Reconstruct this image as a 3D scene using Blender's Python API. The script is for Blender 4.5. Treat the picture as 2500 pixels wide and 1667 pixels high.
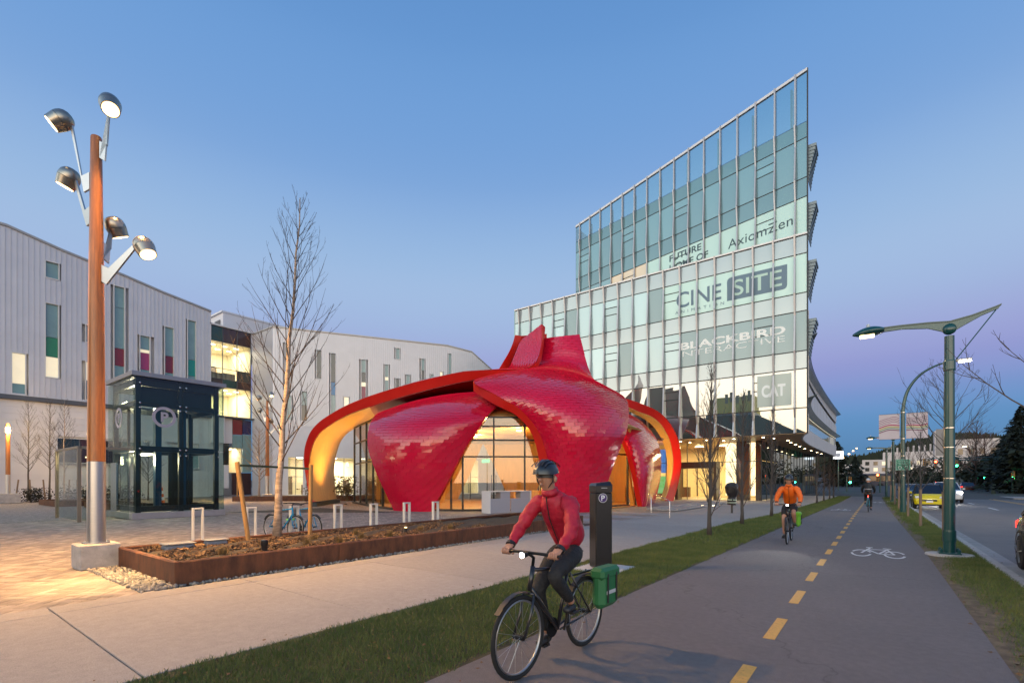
import bpy, bmesh, math, random
from mathutils import Vector, Matrix, Euler
import numpy as np

for _o in list(bpy.data.objects):
    bpy.data.objects.remove(_o, do_unlink=True)
SC = bpy.context.scene
COL = SC.collection
R = math.radians
rnd = random.Random(7)

# ---------------------------------------------------------------- camera
cam_data = bpy.data.cameras.new("camera")
cam = bpy.data.objects.new("camera", cam_data)
COL.objects.link(cam)
cam_data.lens = 17.0
cam_data.sensor_width = 36.0
cam_data.shift_y = 0.1366
cam_data.clip_start = 0.05
cam_data.clip_end = 3000.0
cam.location = (0, 0, 1.6)
cam.rotation_euler = (R(90), 0, R(37.1))
SC.camera = cam

# ---------------------------------------------------------------- dusk sky
world = bpy.data.worlds.new("World")
SC.world = world
world.use_nodes = True
wn = world.node_tree.nodes
wl = world.node_tree.links
wn.clear()
def srgb(c):
    return tuple(((v / 255) / 12.92 if v / 255 <= 0.04045 else ((v / 255 + 0.055) / 1.055) ** 2.4) for v in c)
tc = wn.new("ShaderNodeTexCoord")
sep = wn.new("ShaderNodeSeparateXYZ")
wl.new(tc.outputs["Generated"], sep.inputs[0])
elev = wn.new("ShaderNodeMath"); elev.operation = "ARCSINE"; elev.use_clamp = False
wl.new(sep.outputs["Z"], elev.inputs[0])
norm = wn.new("ShaderNodeMath"); norm.operation = "MULTIPLY"; norm.use_clamp = True
wl.new(elev.outputs[0], norm.inputs[0]); norm.inputs[1].default_value = 2 / math.pi   # 0 at the horizon, 1 overhead
def ramp(stops):
    n = wn.new("ShaderNodeValToRGB")
    cr = n.color_ramp
    cr.interpolation = "CARDINAL"
    while len(cr.elements) < len(stops):
        cr.elements.new(0.5)
    for e, (deg, c) in zip(cr.elements, stops):
        e.position = deg / 90
        e.color = (*srgb(c), 1)
    wl.new(norm.outputs[0], n.inputs[0])
    return n
# away from the sunset: blue earth shadow, lavender belt above it, pale blue, deeper blue overhead
r_east = ramp([(0, (84, 126, 166)), (3.5, (92, 137, 182)), (6.5, (104, 148, 198)), (9.0, (130, 152, 206)), (12, (152, 160, 212)),
               (17, (161, 182, 222)), (23, (157, 187, 225)), (31, (128, 168, 219)), (42, (104, 152, 210)), (60, (82, 128, 188)), (90, (66, 108, 170))])
# towards the sunset: peach at the horizon, cream, pale green-blue, then the same blue overhead
r_west = ramp([(0, (255, 206, 158)), (4, (255, 224, 186)), (9, (252, 234, 212)), (15, (236, 230, 216)), (23, (204, 214, 214)),
               (34, (158, 188, 214)), (48, (112, 158, 210)), (66, (84, 130, 190)), (90, (66, 108, 170))])
SUN_AZ = R(275)      # direction of the afterglow, measured from +X: behind the camera
dot = wn.new("ShaderNodeVectorMath"); dot.operation = "DOT_PRODUCT"
wl.new(tc.outputs["Generated"], dot.inputs[0])
dot.inputs[1].default_value = (math.cos(SUN_AZ), math.sin(SUN_AZ), 0)
mr = wn.new("ShaderNodeMapRange"); mr.interpolation_type = "SMOOTHSTEP"
mr.inputs["From Min"].default_value = -0.12
mr.inputs["From Max"].default_value = 0.85
wl.new(dot.outputs["Value"], mr.inputs["Value"])
gain = wn.new("ShaderNodeVectorMath"); gain.operation = "SCALE"
gfall = wn.new("ShaderNodeMapRange"); gfall.interpolation_type = "SMOOTHSTEP"     # the glow fades with height
gfall.inputs["From Min"].default_value = 0.0; gfall.inputs["From Max"].default_value = 0.62
gfall.inputs["To Min"].default_value = 4.3; gfall.inputs["To Max"].default_value = 1.2
wl.new(norm.outputs[0], gfall.inputs["Value"])
wl.new(r_west.outputs[0], gain.inputs[0]); wl.new(gfall.outputs[0], gain.inputs["Scale"])
mix = wn.new("ShaderNodeMix"); mix.data_type = "RGBA"
wl.new(mr.outputs[0], mix.inputs["Factor"])
wl.new(r_east.outputs[0], mix.inputs["A"])
wl.new(gain.outputs[0], mix.inputs["B"])
bgn = wn.new("ShaderNodeBackground")
bgn.inputs["Strength"].default_value = 0.80
wl.new(mix.outputs["Result"], bgn.inputs[0])
wo = wn.new("ShaderNodeOutputWorld")
wl.new(bgn.outputs[0], wo.inputs[0])

SC.view_settings.view_transform = "Standard"
SC.view_settings.look = "None"
SC.view_settings.exposure = 0.32
SC.view_settings.gamma = 1.0
SC.cycles.use_denoising = True
SC.cycles.max_bounces = 8
SC.cycles.transparent_max_bounces = 16
SC.cycles.sample_clamp_indirect = 4.0
SC.cycles.caustics_reflective = False
SC.cycles.caustics_refractive = False

# ---------------------------------------------------------------- materials
MATS = {}
def mat(name, col, rough=0.6, metal=0.0, var=0.0, vscale=4.0, bump=0.0, bscale=40.0, spec=0.5, coat=0.0, orand=0.0, stretch=None, var2=None, emis=None, estr=0.0, alpha=None):
    """Principled material with world-space noise in colour, roughness and relief."""
    if name in MATS:
        return MATS[name]
    m = bpy.data.materials.new(name)
    m.use_nodes = True
    nt = m.node_tree
    b = nt.nodes["Principled BSDF"]
    b.inputs["Roughness"].default_value = rough
    b.inputs["Metallic"].default_value = metal
    b.inputs["Specular IOR Level"].default_value = spec
    b.inputs["Coat Weight"].default_value = coat
    b.inputs["Coat Roughness"].default_value = 0.08
    b.inputs["Base Color"].default_value = (*col, 1)
    if emis:
        b.inputs["Emission Color"].default_value = (*emis, 1)
        b.inputs["Emission Strength"].default_value = estr
    pos = None
    if var or bump:
        g = nt.nodes.new("ShaderNodeNewGeometry")
        pos = g.outputs["Position"]
        if stretch:
            vm = nt.nodes.new("ShaderNodeVectorMath"); vm.operation = "MULTIPLY"
            vm.inputs[1].default_value = stretch
            nt.links.new(pos, vm.inputs[0]); pos = vm.outputs[0]
    last = None
    if var:
        n = nt.nodes.new("ShaderNodeTexNoise")
        n.inputs["Scale"].default_value = vscale
        n.inputs["Detail"].default_value = 6
        n.inputs["Roughness"].default_value = 0.65
        nt.links.new(pos, n.inputs["Vector"])
        mx = nt.nodes.new("ShaderNodeMix"); mx.data_type = "RGBA"
        dk = tuple(max(0, c * (1 - var)) for c in col)
        lt = var2 if var2 else tuple(min(1, c * (1 + var)) for c in col)
        mx.inputs["A"].default_value = (*dk, 1)
        mx.inputs["B"].default_value = (*lt, 1)
        st = nt.nodes.new("ShaderNodeMapRange")
        st.inputs["From Min"].default_value = 0.3; st.inputs["From Max"].default_value = 0.7
        nt.links.new(n.outputs["Fac"], st.inputs["Value"])
        nt.links.new(st.outputs[0], mx.inputs["Factor"])
        last = mx.outputs["Result"]
        rr = nt.nodes.new("ShaderNodeMapRange")
        rr.inputs["To Min"].default_value = max(0.02, rough * 0.85); rr.inputs["To Max"].default_value = min(1, rough * 1.15)
        nt.links.new(n.outputs["Fac"], rr.inputs["Value"])
        nt.links.new(rr.outputs[0], b.inputs["Roughness"])
    if orand:
        oi = nt.nodes.new("ShaderNodeObjectInfo")
        hs = nt.nodes.new("ShaderNodeHueSaturation")
        mm = nt.nodes.new("ShaderNodeMapRange")
        mm.inputs["To Min"].default_value = 1 - orand; mm.inputs["To Max"].default_value = 1 + orand
        nt.links.new(oi.outputs["Random"], mm.inputs["Value"])
        nt.links.new(mm.outputs[0], hs.inputs["Value"])
        if last is not None:
            nt.links.new(last, hs.inputs["Color"])
        else:
            hs.inputs["Color"].default_value = (*col, 1)
        last = hs.outputs[0]
    if last is not None:
        nt.links.new(last, b.inputs["Base Color"])
    if bump:
        n2 = nt.nodes.new("ShaderNodeTexNoise")
        n2.inputs["Scale"].default_value = bscale; n2.inputs["Detail"].default_value = 5
        nt.links.new(pos, n2.inputs["Vector"])
        bp = nt.nodes.new("ShaderNodeBump")
        bp.inputs["Strength"].default_value = bump; bp.inputs["Distance"].default_value = 0.02
        nt.links.new(n2.outputs["Fac"], bp.inputs["Height"])
        nt.links.new(bp.outputs[0], b.inputs["Normal"])
    MATS[name] = m
    return m

def emit(name, col, strength):
    if name in MATS:
        return MATS[name]
    m = bpy.data.materials.new(name); m.use_nodes = True
    nt = m.node_tree; nt.nodes.clear()
    e = nt.nodes.new("ShaderNodeEmission"); e.inputs[0].default_value = (*col, 1); e.inputs[1].default_value = strength
    o = nt.nodes.new("ShaderNodeOutputMaterial"); nt.links.new(e.outputs[0], o.inputs[0])
    MATS[name] = m
    return m

def glass(name, tint=(0.9, 0.95, 0.95), ior=1.5, refl=(1, 1, 1), rough=0.0, base=0.0):
    """Thin architectural pane: tinted see-through with a Fresnel mirror reflection (base = extra coating reflectance)."""
    if name in MATS:
        return MATS[name]
    m = bpy.data.materials.new(name); m.use_nodes = True
    nt = m.node_tree; nt.nodes.clear()
    t = nt.nodes.new("ShaderNodeBsdfTransparent"); t.inputs[0].default_value = (*tint, 1)
    g = nt.nodes.new("ShaderNodeBsdfGlossy"); g.inputs["Color"].default_value = (*refl, 1); g.inputs["Roughness"].default_value = rough
    fr = nt.nodes.new("ShaderNodeFresnel")
    gb = nt.nodes.new("ShaderNodeNewGeometry"); im = nt.nodes.new("ShaderNodeMapRange")      # same reflectance from both faces of the pane
    im.inputs["To Min"].default_value = ior; im.inputs["To Max"].default_value = 1 / ior
    nt.links.new(gb.outputs["Backfacing"], im.inputs["Value"]); nt.links.new(im.outputs[0], fr.inputs["IOR"])
    mp = nt.nodes.new("ShaderNodeMapRange"); mp.inputs["To Min"].default_value = base; mp.inputs["To Max"].default_value = 1.0
    nt.links.new(fr.outputs[0], mp.inputs["Value"])
    mx = nt.nodes.new("ShaderNodeMixShader")
    nt.links.new(mp.outputs[0], mx.inputs[0]); nt.links.new(t.outputs[0], mx.inputs[1]); nt.links.new(g.outputs[0], mx.inputs[2])
    o = nt.nodes.new("ShaderNodeOutputMaterial"); nt.links.new(mx.outputs[0], o.inputs[0])
    MATS[name] = m
    return m

def speckle(m, scale, lo, hi, detail=3.0, cmin=0.35, cmax=0.65):
    """multiply a material's colour by world-space noise (aggregate, stains, wear)"""
    nt = m.node_tree; b = nt.nodes["Principled BSDF"]; inp = b.inputs["Base Color"]
    g = nt.nodes.new("ShaderNodeNewGeometry"); n = nt.nodes.new("ShaderNodeTexNoise")
    n.inputs["Scale"].default_value = scale; n.inputs["Detail"].default_value = detail
    nt.links.new(g.outputs["Position"], n.inputs["Vector"])
    r_ = nt.nodes.new("ShaderNodeMapRange")
    r_.inputs["From Min"].default_value = cmin; r_.inputs["From Max"].default_value = cmax
    r_.inputs["To Min"].default_value = lo; r_.inputs["To Max"].default_value = hi
    nt.links.new(n.outputs["Fac"], r_.inputs["Value"])
    mx = nt.nodes.new("ShaderNodeVectorMath"); mx.operation = "SCALE"
    if inp.links:
        nt.links.new(inp.links[0].from_socket, mx.inputs[0])
    else:
        mx.inputs[0].default_value = inp.default_value[:3]
    nt.links.new(r_.outputs[0], mx.inputs["Scale"]); nt.links.new(mx.outputs[0], inp)
    return m
def cracks(m, scale, width, dark):
    """thin dark crack lines"""
    nt = m.node_tree; b = nt.nodes["Principled BSDF"]; inp = b.inputs["Base Color"]
    g = nt.nodes.new("ShaderNodeNewGeometry"); wn_ = nt.nodes.new("ShaderNodeTexNoise"); wn_.inputs["Scale"].default_value = 1.6; wn_.inputs["Detail"].default_value = 5
    nt.links.new(g.outputs["Position"], wn_.inputs["Vector"])
    ad = nt.nodes.new("ShaderNodeVectorMath"); ad.operation = "MULTIPLY_ADD"; ad.inputs[1].default_value = (1.3, 1.3, 0)
    nt.links.new(wn_.outputs["Color"], ad.inputs[0]); nt.links.new(g.outputs["Position"], ad.inputs[2])
    v = nt.nodes.new("ShaderNodeTexVoronoi"); v.feature = "DISTANCE_TO_EDGE"; v.inputs["Scale"].default_value = scale
    nt.links.new(ad.outputs[0], v.inputs["Vector"])
    r_ = nt.nodes.new("ShaderNodeMapRange"); r_.inputs["From Max"].default_value = width; r_.inputs["To Min"].default_value = dark; r_.inputs["To Max"].default_value = 1.0
    nt.links.new(v.outputs["Distance"], r_.inputs["Value"])
    mx = nt.nodes.new("ShaderNodeVectorMath"); mx.operation = "SCALE"
    nt.links.new(inp.links[0].from_socket, mx.inputs[0]); nt.links.new(r_.outputs[0], mx.inputs["Scale"]); nt.links.new(mx.outputs[0], inp)
    return m

# ---------------------------------------------------------------- mesh helpers
def V(*a):
    return Vector(a)

class MB:
    """Collects geometry in world coordinates; build() links it as one mesh object."""
    def __init__(s):
        s.v = []; s.f = []; s.m = []; s.cur = 0
    def add(s, verts, faces):
        o = len(s.v)
        s.v.extend([tuple(p) for p in verts])
        for f in faces:
            s.f.append([i + o for i in f]); s.m.append(s.cur)
        return s
    def box(s, x0, y0, z0, x1, y1, z1, M=None):
        p = [V(x, y, z) for x in (x0, x1) for y in (y0, y1) for z in (z0, z1)]
        if M is not None:
            p = [M @ q for q in p]
        return s.add(p, [(0, 1, 3, 2), (4, 6, 7, 5), (0, 4, 5, 1), (2, 3, 7, 6), (0, 2, 6, 4), (1, 5, 7, 3)])
    def bbox(s, x0, y0, z0, x1, y1, z1, b=0.01, M=None):
        """box with chamfered edges"""
        x0, x1 = sorted((x0, x1)); y0, y1 = sorted((y0, y1)); z0, z1 = sorted((z0, z1))
        b = min(b, (x1 - x0) * .45, (y1 - y0) * .45, (z1 - z0) * .45)
        bm = bmesh.new()
        r = bmesh.ops.create_cube(bm, size=1)
        for q in bm.verts:
            q.co = V((x0 + x1) / 2 + q.co.x * (x1 - x0), (y0 + y1) / 2 + q.co.y * (y1 - y0), (z0 + z1) / 2 + q.co.z * (z1 - z0))
        bmesh.ops.bevel(bm, geom=bm.edges[:] + bm.verts[:], offset=b, segments=1, affect="EDGES")
        bm.verts.index_update()
        vs = [(M @ q.co) if M is not None else q.co.copy() for q in bm.verts]
        fs = [[q.index for q in f.verts] for f in bm.faces]
        bm.free()
        return s.add(vs, fs)
    def beam(s, a, b, w, h, up=(0, 0, 1)):
        """rectangular bar from a to b, w across, h in the up direction"""
        a = V(*a); b = V(*b); d = (b - a).normalized(); u = V(*up)
        sx = d.cross(u)
        if sx.length < 1e-4:
            sx = d.cross(V(1, 0, 0))
        sx.normalize(); u = sx.cross(d).normalized()
        p = []
        for q in (a, b):
            for i, j in ((-1, -1), (1, -1), (1, 1), (-1, 1)):
                p.append(q + sx * (i * w / 2) + u * (j * h / 2))
        return s.add(p, [(3, 2, 1, 0), (4, 5, 6, 7), (0, 1, 5, 4), (1, 2, 6, 5), (2, 3, 7, 6), (3, 0, 4, 7)])
    def tube(s, pts, rad, n=8, cap=True):
        pts = [V(*p) for p in pts]
        if not hasattr(rad, "__len__"):
            rad = [rad] * len(pts)
        vs = []
        prev = None
        for i, p in enumerate(pts):
            d = (pts[min(i + 1, len(pts) - 1)] - pts[max(i - 1, 0)])
            if d.length < 1e-9:
                d = V(0, 0, 1)
            d.normalize()
            if prev is None:
                a = d.orthogonal().normalized()
            else:
                a = (prev - d * prev.dot(d))
                a = a.normalized() if a.length > 1e-6 else d.orthogonal().normalized()
            prev = a
            bb = d.cross(a)
            for k in range(n):
                t = 2 * math.pi * k / n
                vs.append(p + (a * math.cos(t) + bb * math.sin(t)) * rad[i])
        fs = []
        for i in range(len(pts) - 1):
            for k in range(n):
                fs.append((i * n + k, i * n + (k + 1) % n, (i + 1) * n + (k + 1) % n, (i + 1) * n + k))
        if cap:
            fs.append(tuple(reversed(range(n))))
            fs.append(tuple((len(pts) - 1) * n + k for k in range(n)))
        return s.add(vs, fs)
    def lathe(s, prof, n=20, M=None):
        """prof: list of (r, z), revolved about z, then moved by M"""
        vs = []; fs = []
        for r_, z in prof:
            for k in range(n):
                t = 2 * math.pi * k / n
                vs.append(V(r_ * math.cos(t), r_ * math.sin(t), z))
        for i in range(len(prof) - 1):
            for k in range(n):
                fs.append((i * n + k, i * n + (k + 1) % n, (i + 1) * n + (k + 1) % n, (i + 1) * n + k))
        fs.append(tuple(reversed(range(n)))); fs.append(tuple((len(prof) - 1) * n + k for k in range(n)))
        if M is not None:
            vs = [M @ v for v in vs]
        return s.add(vs, fs)
    def prism(s, poly, d, M=None):
        """closed polygon (list of 3D points) pushed by vector d"""
        n = len(poly)
        d = V(*d)
        a = [V(*p) for p in poly]; b = [p + d for p in a]
        vs = a + b
        if M is not None:
            vs = [M @ v for v in vs]
        fs = [tuple(reversed(range(n))), tuple(range(n, 2 * n))]
        for i in range(n):
            j = (i + 1) % n
            fs.append((i, j, j + n, i + n))
        return s.add(vs, fs)
    def grid(s, P, closed_u=False):
        """P[i][j] points"""
        n = len(P); m = len(P[0])
        vs = [p for row in P for p in row]
        fs = []
        for i in range(n - 1):
            for j in range(m - (0 if closed_u else 1)):
                k = (j + 1) % m
                fs.append((i * m + j, i * m + k, (i + 1) * m + k, (i + 1) * m + j))
        return s.add(vs, fs)
    def shell(s, P, t, closed_edges=True):
        """thick sheet on grid P; t = vector-field thickness along the grid normals (one number)"""
        n = len(P); m = len(P[0])
        N = []
        for i in range(n):
            row = []
            for j in range(m):
                du = P[i][min(j + 1, m - 1)] - P[i][max(j - 1, 0)]
                dv = P[min(i + 1, n - 1)][j] - P[max(i - 1, 0)][j]
                q = du.cross(dv)
                row.append(q.normalized() if q.length > 1e-9 else V(0, 0, 1))
            N.append(row)
        Q = [[P[i][j] + N[i][j] * t for j in range(m)] for i in range(n)]
        o = len(s.v)
        s.grid(P); s.grid([list(reversed(r_)) for r_ in Q])
        if closed_edges:
            rim = [(i, 0) for i in range(n)] + [(n - 1, j) for j in range(1, m)] + [(i, m - 1) for i in range(n - 2, -1, -1)] + [(0, j) for j in range(m - 2, 0, -1)]
            L = len(rim)
            vs = [P[i][j] for i, j in rim] + [Q[i][j] for i, j in rim]
            s.add(vs, [(k, k + L, (k + 1) % L + L, (k + 1) % L) for k in range(L)])
        return N
    def build(s, name, material, parent=None, smooth=False, origin=None, angle=None):
        base = WLOC.get(parent.name, V(0, 0, 0)) if parent is not None else V(0, 0, 0)
        org = V(*origin) if origin is not None else base
        me = bpy.data.meshes.new(name)
        me.from_pydata([(p[0] - org[0], p[1] - org[1], p[2] - org[2]) for p in s.v], [], s.f)
        ms = material if isinstance(material, (list, tuple)) else [material]
        for m_ in ms:
            me.materials.append(m_)
        if len(ms) > 1:
            me.polygons.foreach_set("material_index", s.m)
        me.update()
        o = bpy.data.objects.new(name, me)
        COL.objects.link(o)
        if smooth:
            if angle is None:
                me.polygons.foreach_set("use_smooth", [True] * len(me.polygons))
            else:
                smooth_by_angle(me, angle)
        o.location = org - base
        if parent is not None:
            o.parent = parent
        WLOC[o.name] = org
        return o

def smooth_by_angle(me, deg):
    me.polygons.foreach_set("use_smooth", [True] * len(me.polygons))
    bm = bmesh.new(); bm.from_mesh(me)
    lim = R(deg)
    for e in bm.edges:
        if len(e.link_faces) == 2:
            if e.calc_face_angle(0) > lim:
                e.smooth = False
    bm.to_mesh(me); bm.free()

WLOC = {}          # world position of every object's origin (nothing built here is rotated unless stated)
def thing(name, label, cat, loc=(0, 0, 0), group=None):
    o = bpy.data.objects.new(name, None)
    COL.objects.link(o)
    o.location = loc
    o["label"] = label; o["category"] = cat
    if group:
        o["group"] = group
    WLOC[o.name] = V(*loc)
    return o
def tag(o, label, cat, group=None):
    o["label"] = label; o["category"] = cat
    if group:
        o["group"] = group
    return o
def kind(o, k):
    o["kind"] = k
    return o
def inst(src, name, parent, loc, rotz=0.0, scale=None):
    """a piece that shares src's mesh; loc in world coordinates"""
    o = bpy.data.objects.new(name, src.data)
    COL.objects.link(o)
    base = WLOC.get(parent.name, V(0, 0, 0)) if parent is not None else V(0, 0, 0)
    o.location = V(*loc) - base
    o.rotation_euler = (0, 0, rotz)
    if scale is not None:
        o.scale = scale
    if parent is not None:
        o.parent = parent
    WLOC[o.name] = V(*loc)
    return o
def copy_tree(o, loc=None, rotz=None, parent=None, label=None, group=None):
    c = o.copy(); COL.objects.link(c)
    if parent is not None:
        c.parent = parent
    if loc is not None:
        c.location = loc
    if rotz is not None:
        c.rotation_euler = (0, 0, rotz)
    if label:
        c["label"] = label
    if group:
        c["group"] = group
    for ch in list(o.children):
        copy_tree(ch, parent=c)
    return c
def lamp(name, kind_, loc, energy, col, parent=None, radius=0.05, target=None, spot=None, blend=0.5, size=None):
    d = bpy.data.lights.new(name, kind_)
    d.energy = energy; d.color = col
    if kind_ in ("POINT", "SPOT"):
        d.shadow_soft_size = radius
    if kind_ == "SPOT":
        d.spot_size = R(spot or 90); d.spot_blend = blend
    if kind_ == "AREA":
        d.shape = "RECTANGLE"; d.size, d.size_y = size
    o = bpy.data.objects.new(name, d); COL.objects.link(o)
    base = WLOC.get(parent.name, V(0, 0, 0)) if parent is not None else V(0, 0, 0)
    o.location = V(*loc) - base
    if target is not None:
        o.rotation_euler = (V(*target) - V(*loc)).to_track_quat("-Z", "Y").to_euler()
    if parent is not None:
        o.parent = parent
    return o
def np_mesh(name, verts, faces_per, material, parent=None, smooth=False):
    """verts (N,3) array whose consecutive groups of faces_per corners are faces"""
    n = len(verts); nf = n // faces_per
    base = WLOC.get(parent.name, V(0, 0, 0)) if parent is not None else V(0, 0, 0)
    verts = np.asarray(verts, dtype=np.float32) - np.array(base, dtype=np.float32)
    me = bpy.data.meshes.new(name)
    me.vertices.add(n); me.vertices.foreach_set("co", verts.ravel())
    me.loops.add(n); me.loops.foreach_set("vertex_index", np.arange(n, dtype=np.int32))
    me.polygons.add(nf)
    me.polygons.foreach_set("loop_start", np.arange(0, n, faces_per, dtype=np.int32))
    me.polygons.foreach_set("loop_total", np.full(nf, faces_per, dtype=np.int32))
    me.materials.append(material)
    me.update(calc_edges=True); me.validate()
    o = bpy.data.objects.new(name, me); COL.objects.link(o)
    if parent is not None:
        o.parent = parent
    WLOC[o.name] = base
    return o
def text_mesh(body, size, depth=0.004, bold=0.0, align="CENTER", spacing=1.0, shear=0.0):
    """built-in lettering as (verts, faces), lying in the xy plane, centred on its own width"""
    cu = bpy.data.curves.new("lettering", "FONT")
    cu.body = body; cu.size = size; cu.extrude = depth; cu.offset = bold
    cu.align_x = align; cu.align_y = "CENTER"; cu.space_character = spacing; cu.shear = shear
    o = bpy.data.objects.new("lettering", cu); COL.objects.link(o)
    dg = bpy.context.evaluated_depsgraph_get()
    me = bpy.data.meshes.new_from_object(o.evaluated_get(dg))
    vs = [v.co.copy() for v in me.vertices]; fs = [tuple(p.vertices) for p in me.polygons]
    bpy.data.objects.remove(o, do_unlink=True); bpy.data.curves.remove(cu); bpy.data.meshes.remove(me)
    return vs, fs
def frame_matrix(origin, xdir, ydir):
    x = V(*xdir).normalized(); y = V(*ydir).normalized(); z = x.cross(y)
    M = Matrix.Identity(4)
    for i in range(3):
        M[i][0] = x[i]; M[i][1] = y[i]; M[i][2] = z[i]; M[i][3] = origin[i]
    return M
def lettering(name, body, width, height, origin, xdir, ydir, material, parent, bold=0.0, spacing=1.0, shear=0.0, depth=0.003):
    vs, fs = text_mesh(body, 1.0, depth=depth, bold=bold, spacing=spacing, shear=shear)
    x0 = min(v.x for v in vs); x1 = max(v.x for v in vs); y0 = min(v.y for v in vs); y1 = max(v.y for v in vs)
    M = frame_matrix(origin, xdir, ydir)
    out = []
    for v in vs:
        out.append(M @ V((v.x - (x0 + x1) / 2) / (x1 - x0) * width, (v.y - (y0 + y1) / 2) / (y1 - y0) * height, v.z))
    b = MB(); b.add(out, fs)
    return b.build(name, material, parent)
def catmull(P, t):
    """smooth curve through the points P (any vectors), t in 0..len(P)-1"""
    n = len(P)
    i = min(int(t), n - 2); u = t - i
    p1, p2 = P[i], P[i + 1]
    p0 = P[i - 1] if i > 0 else p1 * 2 - p2
    p3 = P[i + 2] if i + 2 < n else p2 * 2 - p1
    return (p1 * 2 + (p2 - p0) * u + (p0 * 2 - p1 * 5 + p2 * 4 - p3) * (u * u) + (p1 * 3 - p0 - p2 * 3 + p3) * (u * u * u)) * 0.5
def smooth_path(P, k):
    P = [V(*p) for p in P]
    n = (len(P) - 1) * k
    return [catmull(P, i / k) for i in range(n + 1)]
# ================================================================ ground, paths, road
M_asphalt = mat("asphalt_path", (0.165, 0.146, 0.144), rough=0.85, var=0.10, vscale=0.9, bump=0.6, bscale=160)
speckle(M_asphalt, 170, 0.70, 1.32, 2.0); speckle(M_asphalt, 14, 0.92, 1.06); cracks(M_asphalt, 0.16, 0.0035, 0.72)
M_road = mat("asphalt_road", (0.140, 0.122, 0.115), rough=0.7, var=0.22, vscale=0.5, bump=0.4, bscale=120)
M_conc = mat("broomed_concrete", (0.325, 0.295, 0.268), rough=0.85, var=0.07, vscale=0.7, bump=0.25, bscale=90, orand=0.05)
speckle(M_conc, 120, 0.86, 1.12, 2.0); speckle(M_conc, 9, 0.94, 1.05, 6.0)
M_kerb = mat("kerb_concrete", (0.36, 0.34, 0.32), rough=0.85, var=0.18, vscale=3, bump=0.4, bscale=60, orand=0.06)
M_soil = mat("soil", (0.050, 0.036, 0.022), rough=0.95, var=0.5, vscale=8, bump=0.8, bscale=30)
M_turf = mat("turf_ground", (0.050, 0.052, 0.022), rough=0.95, var=0.5, vscale=3, bump=0.7, bscale=60, var2=(0.11, 0.085, 0.04))
M_far = mat("far_ground", (0.06, 0.06, 0.055), rough=0.9, var=0.3, vscale=0.1)
M_yellow = mat("yellow_road_paint", (0.62, 0.33, 0.07), rough=0.65, var=0.14, vscale=25, bump=0.3, bscale=120)
M_whitep = mat("white_road_paint", (0.62, 0.61, 0.60), rough=0.65, var=0.18, vscale=25, bump=0.3, bscale=120)
speckle(M_yellow, 60, 0.35, 1.08, 4.0, 0.22, 0.40); speckle(M_whitep, 60, 0.40, 1.05, 4.0, 0.25, 0.42); speckle(M_road, 90, 0.8, 1.2, 2.0)
M_greenp = mat("green_road_paint", (0.10, 0.36, 0.13), rough=0.7, var=0.2, vscale=4)

def lin(y, pts):
    for (a, xa), (b, xb) in zip(pts, pts[1:]):
        if y <= b:
            return xa + (xb - xa) * (y - a) / (b - a)
    return pts[-1][1]
PATH_L = [(-6, -3.0), (10, -2.78), (20, -2.66), (45, -2.3), (64, -2.25)]
PATH_R = [(-6, 0.96), (14, 0.86), (26, 0.64), (45, 0.40), (64, 0.30)]
WALK_O = [(-6, -4.86), (5, -4.74), (20, -4.58), (27, -4.0), (55, -3.5), (64, -3.4)]
KERB_L = [(-6, 1.80), (17, 1.72), (35, 1.55), (64, 1.35)]
def strip(fa, fb, ys, z):
    b = MB()
    b.grid([[V(fa(y), y, z), V(fb(y), y, z)] for y in ys])
    return b
ys = [-6 + i for i in range(71)]

g = MB(); g.add([(-700, -500, -0.16), (900, -500, -0.16), (900, 60, -0.16), (900, 900, 10), (-700, 900, 10), (-700, 60, -0.16)], [(0, 1, 2, 5), (5, 2, 3, 4)])
kind(g.build("ground", M_far), "structure")

path = kind(strip(lambda y: lin(y, PATH_L), lambda y: lin(y, PATH_R), ys, 0.0).build("bike_path", M_asphalt), "structure")
rd = MB()
rd.add([(1.0, -12, -0.11), (60, -12, -0.11), (60, 96, -0.11), (-60, 96, -0.11), (-60, 65, -0.11), (1.0, 64.5, -0.11)], [(0, 1, 2, 3, 4, 5)])
road = kind(rd.build("road", M_road), "structure")
rd = MB()      # the road climbs beyond the junction
rd.grid([[V(-6 + k * 0.03, 96 + k, -0.105 + 0.000145 * k * k), V(16 + 0.05 * k, 96 + k, -0.105 + 0.000145 * k * k)] for k in range(0, 181, 20)])
kind(rd.build("road", M_road), "structure")

# yellow centre dashes of the bike path
d = MB(); d.bbox(-0.055, -0.45, 0, 0.055, 0.45, 0.004, b=0.002)
first = None
for i in range(30):
    y = 4.15 + i * 1.80
    x = -0.885 + 0.0005 * max(0, y - 30) * 8
    if first is None:
        first = d.build("lane_dash", M_yellow, None); first.location = (x, y, 0.001); first.parent = path
    else:
        o = inst(first, "lane_dash", path, (x, y, 0.001))

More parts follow.
